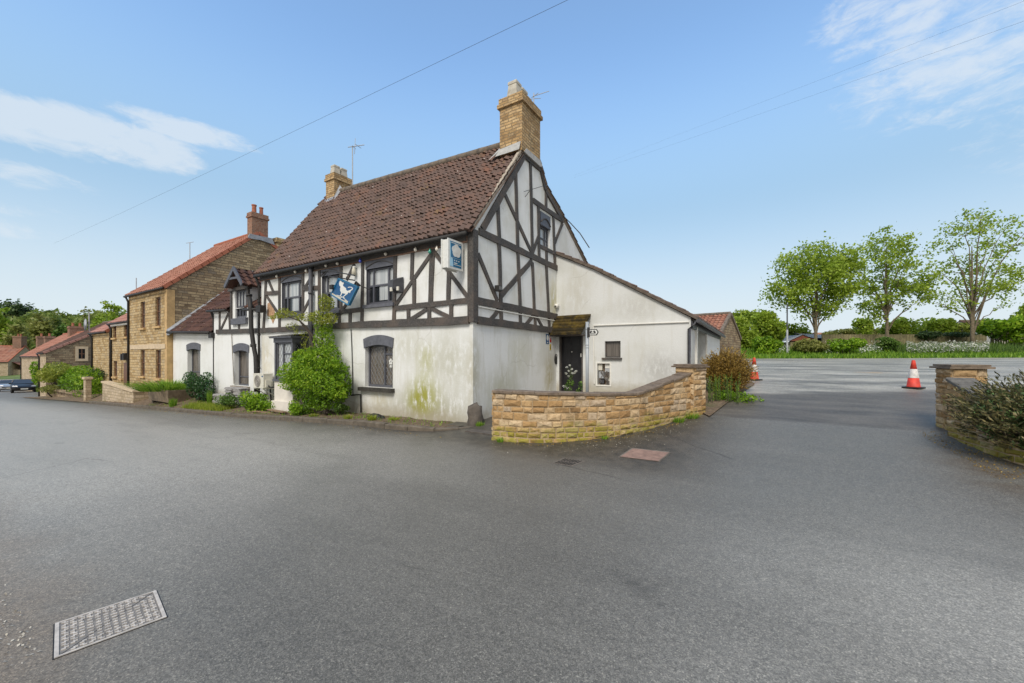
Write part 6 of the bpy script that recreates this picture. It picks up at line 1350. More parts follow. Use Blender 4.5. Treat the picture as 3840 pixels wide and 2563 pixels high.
# ------------------------------------------------------------------ cables overhead
def cab(label, pts, r):
    v = [PD(*p) for p in pts]; m = M(); n = 24; P = []
    for (a, b) in zip(v[:-1], v[1:]):
        for i in range(n): P.append(tuple(Vector(a)*(1-i/n)+Vector(b)*(i/n)))
    P.append(v[-1]); o = m.tube(P, r, 5).build('overhead_cable', 'cable', None, FW, v[0]); tag(o, label, 'cable', 'overhead cables')
cab('single overhead wire crossing the sky left of the tall chimney', [(2600, -235, 5.5), (2130, 0, 7.5), (880, 600, 16), (460, 797, 24), (200, 915, 40)], .0034)
cab('upper of the two faint overhead wires at the right', [(4300, -185, 8), (3840, 5, 9.5), (2440, 545, 26), (2150, 660, 40)], .0018)
cab('lower of the two faint overhead wires at the right', [(4300, -90, 8), (3840, 80, 9.5), (2560, 530, 24), (2150, 668, 40)], .0022)
# ------------------------------------------------------------------ PLANTS
def tree(name, label, base_p, crowns, trunk_r, fork, nlimb, ntip, nleaf, lsize, lmat, bmat, seed, group=None, spread=.45, lean=(0, 0), fm=FW, cat='tree', ivy=None, up=.25):
    rg = random.Random(seed); g = np.random.default_rng(seed); B = Vector(base_p)
    t = thing(name, label, cat, fm, tuple(B), group)
    wt = [c[3]*c[4]*c[5] for c in crowns]
    def sample(shell):
        c = rg.choices(crowns, wt)[0]; d = Vector(g.normal(size=3)).normalized(); k = rg.uniform(.72, 1.) if shell else rg.uniform(.3, .9)
        return B+Vector((c[0]+d.x*c[3]*k, c[1]+d.y*c[4]*k, c[2]+d.z*c[5]*k))
    top = max(c[2]+c[5] for c in crowns)
    tr = M(); n = 7; tp = []
    for i in range(n+1):
        s = i/n; tp.append(B+Vector((lean[0]*s*s+.06*math.sin(s*7+seed)*trunk_r*4, lean[1]*s*s+.05*math.cos(s*5+seed)*trunk_r*4, s*top*.72)))
    tr.tube(tp, [trunk_r*(1.35 if i == 0 else 1-.8*i/n) for i in range(n+1)], 9)
    to = tr.build('trunk', bmat, t, smooth=True)
    tips = [sample(rg.random() < .75) for _ in range(ntip)]
    limbs = []; lm = M()
    tg = [tips[0]]
    while len(tg) < nlimb:       # spread-out targets
        c = max(rg.sample(tips, min(len(tips), 30)), key=lambda p: min((p-q).length for q in tg)); tg.append(c)
    for q in tg:
        s = rg.uniform(fork, .8); i = s*n; k = int(min(i, n-1)); p = tp[k]+(tp[k+1]-tp[k])*(i-k)
        s2 = rg.uniform(max(fork*.8, .1), fork+.3); i = s2*n; k = int(min(i, n-1)); p = tp[k]+(tp[k+1]-tp[k])*(i-k)
        ctrl = p+Vector(((q.x-p.x)*.35, (q.y-p.y)*.35, max(.2, (q.z-p.z)*.72))); P = []
        for j in range(8):
            u = j/7; P.append(p*(1-u)**2+ctrl*2*u*(1-u)+q*u*u+Vector(g.normal(size=3))*.05*top*.12*(0 < j < 7))
        r0 = trunk_r*rg.uniform(.34, .6); lm.tube(P, [r0*(1-.88*j/7) for j in range(8)], 6, False); limbs.append((P, r0))
    nodes = [(P[j], r0*(1-.88*j/7)) for P, r0 in limbs for j in range(1, 8)]+[(tp[k], trunk_r*.3) for k in range(int(fork*n)+1, n+1)]
    tw = M(); ends = []
    for q in tips:
        cand = min(nodes, key=lambda e: (e[0]-q).length+(.6*max(0, e[0].z-q.z)))
        p, r = cand; L = (q-p).length
        if L < .05: ends.append((q, q-B)); continue
        r0 = min(r*.7, .012+L*.014); mid = p*.5+q*.5+Vector((0, 0, .08*L))+Vector(g.normal(size=3))*.06*L
        tw.tube([p, mid, q], [r0, r0*.65, r0*.25], 4, False); ends.append((q, q-p)); ends.append((mid, q-p))
        for _ in range(2):
            e = q+Vector(g.normal(size=3))*spread*.8; tw.tube([q*.6+mid*.4, e], [r0*.4, r0*.15], 3, False); ends.append((e, e-q))
    lm.build('limbs', bmat, to, smooth=True); tw.build('twigs', bmat, to)
    Lf = Leaves(seed); per = max(1, nleaf//len(ends))
    C = np.array([e[0] for e in ends]); idx = g.integers(0, len(C), nleaf)
    clump = g.uniform(.35, 1.3, len(C)); keep = g.uniform(size=nleaf) < clump[idx]
    P = C[idx][keep]+g.normal(size=(keep.sum(), 3))*spread*np.array([1, 1, .7])*(.5+clump[idx][keep][:, None]*.5)
    base_r = g.uniform(.0, .5, len(C))[idx][keep]
    Lf.V = []; n0 = len(P); Lf.add(P, lsize, up=up, asp=.75); Lf.R = [np.clip(base_r+g.uniform(0, .5, n0), 0, 1)]
    if ivy: Lf.blob(tuple(B+Vector(ivy[0])), ivy[1], ivy[2], lsize*.6, up=0, rlo=0, rhi=.4)
    Lf.build('crown', lmat, t)
    return t
def bush(name, label, c, r, n, size, mat, seed, cat='shrub', fm=FF, group=None, lobes=9, stems=7, ground=None, asp=.6, extra=(), up=.3, shell=.6, dirs=None, bark='dark_bark', lob=(.4, .62)):
    rg = random.Random(seed); z0 = c[2]-r[2] if ground is None else ground
    t = thing(name, label, cat, fm, (c[0], c[1], z0), group); L = Leaves(seed); L0 = n//(lobes+2)
    L.blob(c, tuple(q*.78 for q in r), L0*2, size*1.15, shell=.35, rlo=0, rhi=.55, asp=asp, up=up)
    m = M()
    for k in range(lobes):
        d = Vector((rg.gauss(0, 1), rg.gauss(0, 1), rg.gauss(.15, .8))).normalized(); f = rg.uniform(.55, .85); s = rg.uniform(*lob)
        cc = (c[0]+d.x*r[0]*f, c[1]+d.y*r[1]*f, max(z0+r[2]*s*.6, c[2]+d.z*r[2]*f)); b = rg.uniform(0, .35)
        L.blob(cc, (r[0]*s, r[1]*s, r[2]*s), L0, size, shell=shell, rlo=b, rhi=b+.65, asp=asp, up=up)
        if k < stems: m.tube([(c[0]+rg.uniform(-.1, .1)*r[0], c[1], z0-.05), ((c[0]+cc[0])/2, (c[1]+cc[1])/2, (z0*1.2+cc[2]*.8)/2), cc], [.035*max(r)**.6, .022*max(r)**.6, .006], 5, False)
    for cc, rr, nn, lo, hi in extra: L.blob(cc, rr, nn, size, shell=.5, rlo=lo, rhi=hi, asp=asp, up=up)
    if stems: m.build('stem', bark, t)
    L.build('foliage', mat, t); return t
def tuft(name, label, a, b, z, r, h, n, mat, seed, cat='grass', group=None, w=.012, droop=.5, fm=FF, kind=None):
    g = np.random.default_rng(seed); q = []; R = []
    for i in range(n):
        t, k = g.uniform(0, 6.283), g.uniform(0, 1)**.5; x, y = a+r*.55*k*math.cos(t), b+r*.55*k*math.sin(t); hh = h*g.uniform(.5, 1.1); dx, dy = math.cos(t)*r*k*droop*g.uniform(.3, 1.2), math.sin(t)*r*k*droop*g.uniform(.3, 1.2)
        s = g.uniform(0, 3.14); wx, wy = math.cos(s)*w/2, math.sin(s)*w/2; p1 = (x+dx*.4, y+dy*.4, z+hh*.6); p2 = (x+dx, y+dy, z+hh)
        q.append([(x-wx, y-wy, z), (x+wx, y+wy, z), (p1[0]+wx*.8, p1[1]+wy*.8, p1[2]), (p1[0]-wx*.8, p1[1]-wy*.8, p1[2])]); q.append([(p1[0]-wx*.8, p1[1]-wy*.8, p1[2]), (p1[0]+wx*.8, p1[1]+wy*.8, p1[2]), (p2[0]+wx*.1, p2[1], p2[2]), (p2[0]-wx*.1, p2[1], p2[2])]); rr = g.uniform(0, 1); R += [rr, min(1, rr+.15)]
    L = Leaves(seed); L.V = [np.array(q)]; L.R = [np.array(R)]
    o = L.build(name, mat, None, fm, (a, b, z)); tag(o, label, cat, group, kind); return o
# the big shrub on the front wall
def fb_(px, py, b): a, z = FP(px, py, b); return (a, b, z)
bb = -.62; zb0 = vgr(FP(1225, 1545, bb)[0], .35)
t = thing('climbing_shrub', 'big bright green shrub climbing the inn front between the bay and leaded window', 'shrub', FF, (FP(1225, 1545, bb)[0], bb, zb0))
L = Leaves(77)
def eb(px, py, rx, ry, b, rb, n, sz, lo, hi, **kw):
    a, z = FP(px, py, b); a1 = FP(px+rx, py, b)[0]; z1 = FP(px, py-ry, b)[1]; L.blob((a, b, z), (abs(a1-a), rb, abs(z1-z)), n, sz, rlo=lo, rhi=hi, **kw)
for q in [(1180, 1430, 95, 85, -.62, .42, 3800, .075, 0, .6), (1110, 1400, 60, 45, -.75, .35, 1500, .07, .3, 1), (1180, 1370, 75, 50, -.6, .35, 1700, .07, .25, 1), (1265, 1440, 42, 70, -.5, .3, 1500, .07, 0, .6), (1230, 1350, 42, 65, -.4, .25, 1500, .065, .1, .8), (1215, 1280, 36, 55, -.3, .2, 1300, .06, .2, .9),
          (1240, 1500, 40, 35, -.6, .3, 700, .07, 0, .55), (1190, 1500, 40, 35, -.6, .3, 700, .07, .05, .6), (1090, 1440, 35, 25, -.8, .25, 500, .07, .3, .95), (1140, 1330, 40, 22, -.5, .2, 450, .065, .3, 1), (1205, 1520, 30, 22, -.6, .2, 350, .065, .2, .7), (1262, 1385, 30, 35, -.35, .2, 500, .06, .1, .7), (1295, 1470, 18, 25, -.4, .15, 260, .06, 0, .6), (1212, 1225, 30, 42, -.32, .18, 800, .055, .2, 1), (1150, 1425, 50, 40, -.95, .15, 700, .065, .35, 1), (1210, 1440, 50, 45, -.95, .15, 700, .065, .15, .8)]: eb(*q)
rgc = random.Random(91)
for k in range(70):
    t_ = rgc.random()*6.283; s_ = rgc.uniform(.8, 1.12); px = 1185+105*s_*math.cos(t_)+rgc.uniform(-8, 8); py = 1425-105*s_*math.sin(t_)
    if py < 1500: eb(px, py, rgc.uniform(8, 16), rgc.uniform(7, 14), -.55+rgc.uniform(-.3, .1), .1, 60, .07, rgc.uniform(0, .5), rgc.uniform(.6, 1))
L.build('foliage', 'leaf_fresh', t)
L = Leaves(78)
for q in [(1070, 1180, 40, 12, -.45, .2, 380, .06, .2, 1), (1035, 1190, 30, 8, -.4, .15, 150, .055, .2, 1), (1062, 1163, 14, 9, -.4, .12, 90, .055, .3, 1), (1150, 1190, 40, 16, -.5, .2, 330, .06, .1, 1), (1205, 1190, 40, 28, -.5, .2, 620, .06, .1, .9), (1225, 1140, 24, 28, -.5, .18, 480, .06, .1, .9), (1240, 1195, 22, 20, -.5, .15, 220, .06, .2, 1), (1095, 1225, 22, 14, -.35, .12, 90, .05, .2, .9), (1125, 1250, 25, 14, -.35, .15, 120, .05, .2, .9), (1150, 1285, 16, 25, -.35, .15, 140, .05, .2, .9), (1210, 1115, 14, 12, -.5, .1, 110, .055, .3, 1)]: eb(*q)
L.build('spray', 'leaf_yellow', t)
m = M(); root = Vector(fb_(1225, 1545, bb))+Vector((0, 0, -.05))
for q in [[(1222, 1500, -.6), (1200, 1400, -.5), (1160, 1250, -.35), (1125, 1205, -.4), (1060, 1180, -.45)], [(1224, 1500, -.55), (1215, 1350, -.35), (1205, 1230, -.3), (1215, 1140, -.5)], [(1235, 1490, -.5), (1260, 1400, -.4)], [(1210, 1500, -.65), (1140, 1420, -.75)], [(1200, 1300, -.3), (1150, 1230, -.35), (1110, 1190, -.45)]]:
    P = [tuple(root+Vector((random.uniform(-.06, .06), 0, 0)))]+[fb_(*p) for p in q]; m.tube(P, [.05*(1-.75*i/len(P)) for i in range(len(P))], 6, False)
for k in range(6): a = random.uniform(-.35, .35); m.tube([tuple(root+Vector((0, 0, .12))), tuple(root+Vector((a*.5, -.05, .06))), tuple(root+Vector((a, -.08, .0)))], [.03, .02, .008], 5, False)
m.build('stem', 'dark_bark', t)
def vb(label, px, py, rx, ry, b, rb, n, sz, mat, seed, **kw):
    a, z = FP(px, py, b); a1 = FP(px+rx, py, b)[0]; z1 = FP(px, py-ry, b)[1]; g0 = vgr(a, min(1, max(0, (b+1.14)/1.44)))
    rz = abs(z1-z); z = max(z, g0+rz*.55); return bush(kw.pop('name', 'shrub'), label, (a, b, z), (abs(a1-a), rb, rz), n, sz, mat, seed, ground=g0, **kw)
vb('dark glossy laurel growing against the white wing below its left window', 740, 1450, 46, 58, -.35, .4, 2600, .1, 'leaf_laurel', 31, asp=.4)
vb('bright leafy bush on the verge in front of the air conditioning unit', 945, 1508, 58, 32, -.7, .35, 2200, .08, 'leaf_fresh', 32, asp=.6)
vb('small leafy bush growing in front of the slate stacks', 852, 1505, 28, 25, -.75, .25, 900, .07, 'leaf_mid', 33)
vb('small dark green bush at the foot of the bay window', 1126, 1537, 32, 32, -.85, .28, 1200, .065, 'leaf_fresh', 34)
vb('small low shrub right of the climbing shrub roots', 1280, 1535, 22, 22, -.5, .2, 600, .06, 'leaf_mid', 35)
def tf(label, px, py, b, r, h, n, mat, seed, **kw):
    a = FP(px, py, b)[0]; tuft('grass_tuft', label, a, b, vgr(a, min(1, max(0, (b+1.14)/1.44)))-.01, r, h, n, mat, seed, **kw)
GT = 'grass tufts on the inn verge'
tf('lime grass tuft on the kerb edge under the leaded window', 1395, 1590, -.95, .16, .17, 170, 'blade_lime', 1, group=GT)
tf('small low grass tuft below the green-stained wall', 1478, 1590, -.6, .2, .07, 140, 'blade_lime', 2, group=GT)
tf('grass tuft among the roots of the climbing shrub', 1175, 1555, -.85, .18, .1, 160, 'blade_lime', 3, group=GT)
tf('dry pale grass tuft right of the climbing shrub roots', 1305, 1572, -.9, .16, .12, 120, 'blade_lime', 4, group=GT)
tf('tall green grass tuft beside the planter trough', 648, 1520, -1.0, .2, .35, 160, 'blade_green', 5, group=GT)
tf('tall grass stems beside the wing downpipe', 785, 1500, -.5, .14, .55, 120, 'blade_green', 6, group=GT)
tf('grass growing round the broken stone at the inn corner', 1800, 1600, -.15, .14, .14, 110, 'blade_green', 7, group=GT)
ga = FP(770, 1525, -.9)[0]
def grass_patch(name, label, a0, a1, b0, b1, n, h, mat, seed, zf, fm=FF, w=.014):
    g = np.random.default_rng(seed); q = []; R = []
    x = g.uniform(a0, a1, n); y = g.uniform(b0, b1, n); th = g.uniform(0, 6.28, n); hh = h*g.uniform(.5, 1.2, n); ln = hh*g.uniform(.1, .7, n); s = g.uniform(0, 3.14, n); z = zf(x, y)
    wx, wy = np.cos(s)*w/2, np.sin(s)*w/2; ex, ey = x+np.cos(th)*ln, y+np.sin(th)*ln
    V = np.stack([np.stack([x-wx, y-wy, z-.01], 1), np.stack([x+wx, y+wy, z-.01], 1), np.stack([ex+wx*.15, ey, z+hh], 1), np.stack([ex-wx*.15, ey, z+hh], 1)], 1)
    L = Leaves(seed); L.V = [V]; L.R = [g.uniform(0, 1, n)]; o = L.build(name, mat, None, fm, ((a0+a1)/2, (b0+b1)/2, float(z.mean()))); tag(o, label, 'grass', None, 'stuff'); return o
zv = lambda x, y: np.array([vgr(float(p), min(1, max(0, (float(q)+1.14)/1.44))) for p, q in zip(x, y)])
grass_patch('verge_grass', 'yellow green grass along the verge below the white wing', FP(700, 1530, -.9)[0], FP(850, 1530, -.9)[0], -1.1, -.6, 2600, .16, 'blade_lime', 9, zv)
grass_patch('verge_weeds', 'thin weeds scattered over the soil verge by the inn', -17, -.5, -1.1, -.1, 900, .07, 'blade_green', 10, zv, w=.02)
# planter plants
a0, a1, y0, y1, zt = PLT
tuft('trough_plants', 'mass of thin green stems growing in the concrete trough', (a0+a1)/2, (y0+y1)/2, zt-.03, (a1-a0)*.75, .45, 900, 'blade_green', 12, cat='plant', w=.03, droop=.6)
# flowering weed before the door, between wall and porch
wa, wb = 2.15, 2.6; X, Y, Z = PD(2142, 1462, 9.6); wa, wb = fr(X, Y); gz_ = Hs(wa, wb)
t = thing('flowering_weed', 'tall white flowering weed standing before the dark porch door', 'plant', FF, (wa, wb, gz_)); zt = CH+(HZ-1372)/FPX*Y; m = M(); Lp = Leaves(5); Lg = Leaves(6)
m.tube([(wa, wb, gz_), (wa+.02, wb, (gz_+zt)/2+.2), (wa-.02, wb, zt)], .009, 5)
for dx, py in ((-.1, 1378), (-.05, 1392), (.02, 1384), (.04, 1400), (.13, 1393), (-.12, 1402), (-.06, 1412), (-.02, 1370), (.1, 1398), (-.18, 1450), (-.13, 1452), (-.08, 1456)):
    z = CH+(HZ-py)/FPX*Y; m.tube([(wa, wb, z-.18), (wa+dx, wb-.03, z)], .005, 4); Lp.blob((wa+dx, wb-.03, z), (.03, .03, .025), 26, .03)
for k in range(5): Lg.blob((wa+random.uniform(-.15, .25), wb, gz_+random.uniform(.55, .9)), (.06, .06, .14), 40, .07)
m.build('stem', 'bark_ivy', t); Lp.build('flowers', 'petal_white', t); Lg.build('leaves', 'leaf_mid', t)
# weeds at the foot of the curved wall
g_ = np.random.default_rng(3)
for k, (s, r, h, n) in enumerate(((.2, .1, .1, 60), (2.2, .1, .07, 40), (4.4, .2, .14, 120), (4.9, .25, .12, 140))):
    s = min(s, PW.L-.02); x, y = PW.pos(s); nn = PW.nrm(s); tuft('grass_tuft', ['small grass tuft at the left end of the curved wall', 'thin weed below the middle of the curved wall', 'grass tuft at the wall foot near its pillar', 'broad grass tuft at the foot of the left pillar'][k], x+nn[0]*.09, y+nn[1]*.09, Hs(x, y)-.01, r, h, n, 'blade_green', 40+k, group='weeds along the curved wall')
def debris(label, pts, n, seed):
    g = np.random.default_rng(seed); L = Leaves(seed); P = []
    for i in range(n):
        s = g.uniform(0, 1); x, y, sp = pts(s); x += abs(g.normal())*sp[0]; y -= abs(g.normal())*sp[1]; P.append((x, y, Hs(x, y)+.006))
    L.add(P, .022 if seed < 7 else .016, up=3, asp=.7); o = L.build('leaf_litter' if seed < 7 else 'loose_grit', 'leaf_brown' if seed < 7 else 'grit', None, FF, tuple(P[0])); tag(o, label, 'leaf litter', None, 'stuff')
debris('fallen leaf bits along the foot of the curved wall', lambda s: (*[p+q*.08 for p, q in zip(PW.pos(s*PW.L), PW.nrm(s*PW.L))], (.07, .09)), 420, 4)
debris('brown leaf litter on the tarmac below the right wall', lambda s: (B1[0]-.3+(B2[0]-B1[0])*s*1.3-.25, B1[1]+1.3-(2.4)*s, (.35, .3)), 700, 5)
debris('leaf litter and gravel at the near left road edge', lambda s: (2.3-2.5*s, -7.0, (.1, .3)), 500, 11)
debris('leaf bits and grit lying in the gutter along the kerb', lambda s: (-16+16.3*s, -1.34, (.05, .12)), 500, 6)
debris('pale grit scattered on the tarmac around the curved wall', lambda s: (*[p+q*.1 for p, q in zip(PW.pos(s*PW.L), PW.nrm(s*PW.L))], (.3, .35)), 260, 8)
debris('pale grit scattered on the road beside the kerb', lambda s: (-12+13*s, -1.4, (.2, .5)), 260, 9)
# brown shrub and green stems by the left pillar
X, Y, Z = PD(2725, 1400, 11.6); a, b = fr(X, Y); gz_ = Hs(a, b)
def spiky(name, label, c, r, n, L_, mat, seed, ground, cat='shrub', fm=FF, lo=-.2, jit=.3, w=.12, bark='dark_bark', upb=.35):
    """shrub of many thin arching twigs carrying small leaves"""
    g = np.random.default_rng(seed); t = thing(name, label, cat, fm, (c[0], c[1], ground)); Lf = Leaves(seed); m = M()
    for i in range(n):
        d = g.normal(size=3); d[2] = abs(d[2])*.9+lo if g.random() < .8 else d[2]; d /= np.linalg.norm(d); k = g.uniform(.6, 1.05)
        tip = np.array(c)+d*np.array(r)*k; p0 = np.array([c[0], c[1], ground+.1])+g.normal(size=3)*np.array([.12, .12, .02]); mid = p0*.4+tip*.6+np.array([0, 0, .14*r[2]])
        u = np.linspace(.3, 1, 26)[:, None]; P = p0*(1-u)**2+mid*2*u*(1-u)+tip*u*u; D = np.diff(P, axis=0, append=P[-1:]+(P[-1:]-P[-2:-1]))
        b0 = g.uniform(0, .45)
        P = P+g.normal(size=P.shape)*.012
        Lf.add(P, L_, asp=.34, dirs=D/np.linalg.norm(D, axis=1)[:, None], jit=.5, rlo=b0, rhi=b0+.55)
        if i % 2 == 0:
            uu = np.linspace(0, 1, 6)[:, None]; m.tube([tuple(q) for q in p0*(1-uu)**2+mid*2*uu*(1-uu)+tip*uu*uu], [.011, .01, .008, .006, .004, .003], 4, False)
    m.build('stem', bark, t); Lf.build('foliage', mat, t); return t
sp = spiky('conifer_shrub', 'bushy golden brown shrub beside the left stone pillar', (a, b, gz_+.62), (.78, .68, .72), 620, .06, 'leaf_brown', 61, gz_, lo=-.25)
L = Leaves(62); L.blob((a, b, gz_+.55), (.6, .55, .6), 8000, .055, rlo=0, rhi=.7, asp=.4, shell=.3); L.build('inner_foliage', 'leaf_brown', sp)
X, Y, Z = PD(2695, 1480, 10.5); a2, b2 = fr(X, Y); z2 = Hs(a2, b2)
t = thing('horsetail_clump', 'clump of upright bright green stems under the brown shrub', 'plant', FF, (a2, b2, z2)); m = M(); Lf = Leaves(63); rg = random.Random(3)
for k in range(34):
    x, y = a2+rg.gauss(0, .22), b2+rg.gauss(0, .16); h = rg.uniform(.4, .75); tx, ty = x+rg.gauss(0, .05), y+rg.gauss(0, .05); n = 42; u = np.linspace(.05, 1, n)[:, None]
    P = np.array([[x, y, z2]])*(1-u)+np.array([[tx, ty, z2+h]])*u; th = np.random.default_rng(k).uniform(0, 6.28, n); D = np.stack([np.cos(th), np.sin(th), np.full(n, .9)], 1); Lf.add(P+D*.02, .05, asp=.22, dirs=D, jit=.1, rlo=.2, rhi=1)
    m.tube([(x, y, z2), (tx, ty, z2+h)], [.009, .004], 4, False)
m.build('stem', 'bark_ivy', t); Lf.build('leaves', 'blade_green', t)
vb2 = bush('shrub', 'low green weeds spreading right of the green stems by the pillar', (a2+.35, b2+.25, z2+.13), (.5, .4, .2), 1100, .06, 'leaf_fresh', 64, ground=z2, stems=3)
m = M(); ex = GR(2745, 1500); ey = GR(2830, 1445); o = m.box(0, math.dist(ex[:2], ey[:2])+.6, -.06, .06, -.05, .06).build('edging_board', 'concrete', None, Frame(*wd(ex[0], ex[1]), TH+math.atan2(ey[1]-ex[1], ey[0]-ex[0])), (0, 0, 0)); o.location.z = ex[2]; tag(o, 'narrow concrete edging strip beside the yard tarmac by the brown shrub', 'edging')
g = thing('planting_bed', 'earth bed', 'bed', FF, (a, b, gz_)) if False else None
bd_ = M(); bp = [PW.pos(PW.L)[0]+.35, PW.pos(PW.L)[1]-.1]; ring = [(bp[0], bp[1]), (ex[0], ex[1]), (ey[0], ey[1]), (ey[0]-.3, ey[1]+1.5), (4.1, 6.5), (4.1, 3.6)]
bd_.add([(x, y, Hs(x, y)+.03) for x, y in ring], [tuple(range(6))]); o = bd_.build('soil_bed', 'soil', None, FF, (4.5, 4, .4)); o['kind'] = 'structure'
# cotoneaster over the right wall
cx, cb = B2[0]+.5, B2[1]+.3; cz = .78
sp = spiky('cotoneaster_shrub', 'spreading dark green and brown shrub spilling over the right stone wall', (cx, cb, cz), (1.15, 1.25, .72), 1500, .07, 'leaf_coton', 71, .05, lo=-.3, )
L = Leaves(72); rg = random.Random(9)
for k in range(260):
    d = Vector((rg.gauss(-.35, 1), rg.gauss(-.1, 1), rg.gauss(-.05, .6))).normalized(); f = rg.uniform(.55, .92); L.blob((cx+d.x*f*.95, cb+d.y*f*1.1, max(.12, cz+d.z*f*.55)), (.09, .09, .06), 70, .038, rlo=0, rhi=1, asp=.6)
L.blob((cx, cb, cz-.1), (.75, .85, .42), 6000, .05, rlo=0, rhi=.35, shell=.2); L.build('green_foliage', 'leaf_coton_green', sp)
# ---- left hedges and trees
def hb(label, px, py, rx, ry, b, rb, n, sz, mat, seed, g0=None, **kw):
    a, z = FP(px, py, b); a1 = FP(px+rx, py, b)[0]; z1 = FP(px, py-ry, b)[1]; return bush(kw.pop('name', 'shrub'), label, (a, b, z), (abs(a1-a), rb, abs(z1-z)), n, sz, mat, seed, ground=base(a)-.2 if g0 is None else g0, **kw)
hb('yellow tipped conifer hedge against the rubble gable', 232, 1400, 54, 46, -.1, 1.1, 4600, .2, 'leaf_yellow', 81, asp=.4)
hb('lower green conifer hedge behind the gate pier', 300, 1436, 96, 52, -.15, .9, 7200, .19, 'leaf_fresh', 82, asp=.35)
hb('round dark bush before the small stone cottage', 380, 1402, 28, 20, .2, .8, 1400, .15, 'leaf_dark', 83)
hb('pale flowering bush at the foot of the rubble gable', 205, 1460, 28, 16, -.5, .6, 900, .14, 'leaf_olive', 84)
X, Y, _ = PD(150, 0, 41); a, b = fr(X, Y); zg_ = HW(X, Y)
bush('shrub', 'tall leafy bush in front of the white-walled cottage', (a, b+.4, zg_+2.0), (.85, 1.0, 1.8), 2600, .22, 'leaf_fresh', 85, ground=zg_)
X, Y, _ = PD(158, 0, 38); a, b = fr(X, Y); zg_ = HW(X, Y); bush('shrub', 'dark clipped bush at the road edge beside the black car', (a, b+.3, zg_+.9), (.5, .6, .9), 1100, .17, 'leaf_mid', 86, ground=zg_)
# garden wall footing under hedge
m = M(); a0 = FP(172, 1480, -.6)[0]; a1 = FP(312, 1480, -.6)[0]; strip_wall(m, PFp(-.6), [a0, a1], lambda a: Hs(a, -1)-.3, lambda a: Hs(a, -1)+.65); m.box(a0, a1, -.6, -.3, Hs(a0, -1)+.5, Hs(a0, -1)+.66); o = m.build('rubble_wall', 'dark_stone', None, FF, ((a0+a1)/2, -.6, Hs(a0, -1))); tag(o, 'low dark rubble wall under the hedge before the brown-roofed house', 'wall')
# hills behind the street
def hillz(x, y): return 0
m = M(); hx = np.linspace(-330, -30, 31); hy = np.linspace(60, 330, 28); vs = []
hf = lambda x, y: HW(x, y)-.3+15*float(sst(y+.35*(x+200), 70, 210))*float(sst(-x, 20, 130))
m.v = [(x, y, hf(x, y)) for x in hx for y in hy]
for i in range(30):
    for j in range(27): m.f.append((i*28+j, (i+1)*28+j, (i+1)*28+j+1, i*28+j+1))
m.r = [0.]*len(m.f); m.mi = [0]*len(m.f); o = m.build('hills', 'field', None, FW, (-180, 180, 0), smooth=True); o['kind'] = 'structure'
def bt(label, px, ptop, w, Y, mat, seed, nl=3800, ls=.55, name='broadleaf_tree', bare=False, gr='trees on the wooded slope behind the street', tz=None):
    X = (px-1920)/FPX*Y; z0 = hf(X, Y) if tz is None else tz; zt = CH+(HZ-ptop)/FPX*Y; h = zt-z0; rw = w/2/FPX*Y*.64
    cr = [(0, 0, h*.6, rw*.8, rw*.8, h*.36), (rw*.4, 0, h*.5, rw*.6, rw*.6, h*.26), (-rw*.45, 0, h*.46, rw*.6, rw*.6, h*.26), (0, rw*.3, h*.8, rw*.5, rw*.5, h*.18)]
    return tree(name, label, (X, Y, z0), cr, .3, .25 if not bare else .15, 9, 60 if not bare else 46, nl, ls, mat, 'bark', seed, gr, spread=rw*.2 if not bare else rw*.13)
bt('dark round-topped evergreen tree highest on the left skyline', 62, 1130, 175, 150, 'leaf_dark', 101, 5200, 1.0)
bt('bright green tree cut off by the left edge of the photo', -10, 1150, 100, 95, 'leaf_spring', 102, 3600, .7)
bt('second dark tree peeping out right of the evergreen', 122, 1160, 70, 165, 'leaf_dark', 103, 2600, .9)
bt('broad yellow green tree right of the dark evergreen', 145, 1175, 130, 115, 'leaf_olive', 104, 5000, .75)
bt('pale fresh green tree behind the distant red chimneys', 195, 1190, 110, 120, 'leaf_wood', 105, 4600, .75)
bt('half bare tree with thin twigs over the middle of the slope', 212, 1155, 75, 130, 'leaf_olive', 106, 700, .5, bare=True)
bt('low olive tree below the evergreen', 60, 1215, 110, 90, 'leaf_olive', 107, 3600, .6)
bt('dark leafy tree above the long brown roof', 228, 1225, 70, 105, 'leaf_mid', 108, 3000, .65)
bt('thin bare-branched tree leaning behind the satellite dish', 318, 1135, 70, 85, 'leaf_olive', 109, 1100, .4, bare=True)
bt('sparse spring tree beside the tall stone house', 415, 1122, 150, 85, 'leaf_spring', 110, 3600, .45, bare=True)
bt('feathery young tree rising over the sagging pink roof', 385, 1165, 110, 78, 'leaf_spring', 114, 2600, .45)
bt('rounded green tree low behind the pink roofs', 350, 1210, 120, 90, 'leaf_spring', 111, 3400, .55)
bt('leafy tree at the far bend of the street beside the last house', 20, 1270, 120, 105, 'leaf_spring', 112, 3000, .6)
bt('low green tree between the far houses', 100, 1290, 90, 110, 'leaf_wood', 113, 2400, .6)
# far wood: one mass
g = np.random.default_rng(21); L = Leaves(22)
for k in range(330):
    Y = g.uniform(135, 225); X = (g.uniform(-120, 620)-1920)/FPX*Y; px = 1920+X/Y*FPX
    if px < -150 or px > 620: continue
    z = hf(X, Y); h = g.uniform(9, 14)*(.9 if px > 200 else 1.0); b0 = g.uniform(0, .5); L.blob((X, Y, z+h*.5), (g.uniform(4, 7), g.uniform(4, 7), h*.5), 420, 1.5, rlo=b0, rhi=b0+.5, shell=.7)
o = L.build('far_wood', 'leaf_wood', None, FW, (-180, 190, 8)); tag(o, 'mixed spring woodland covering the slope behind the street', 'woodland', None, 'stuff')
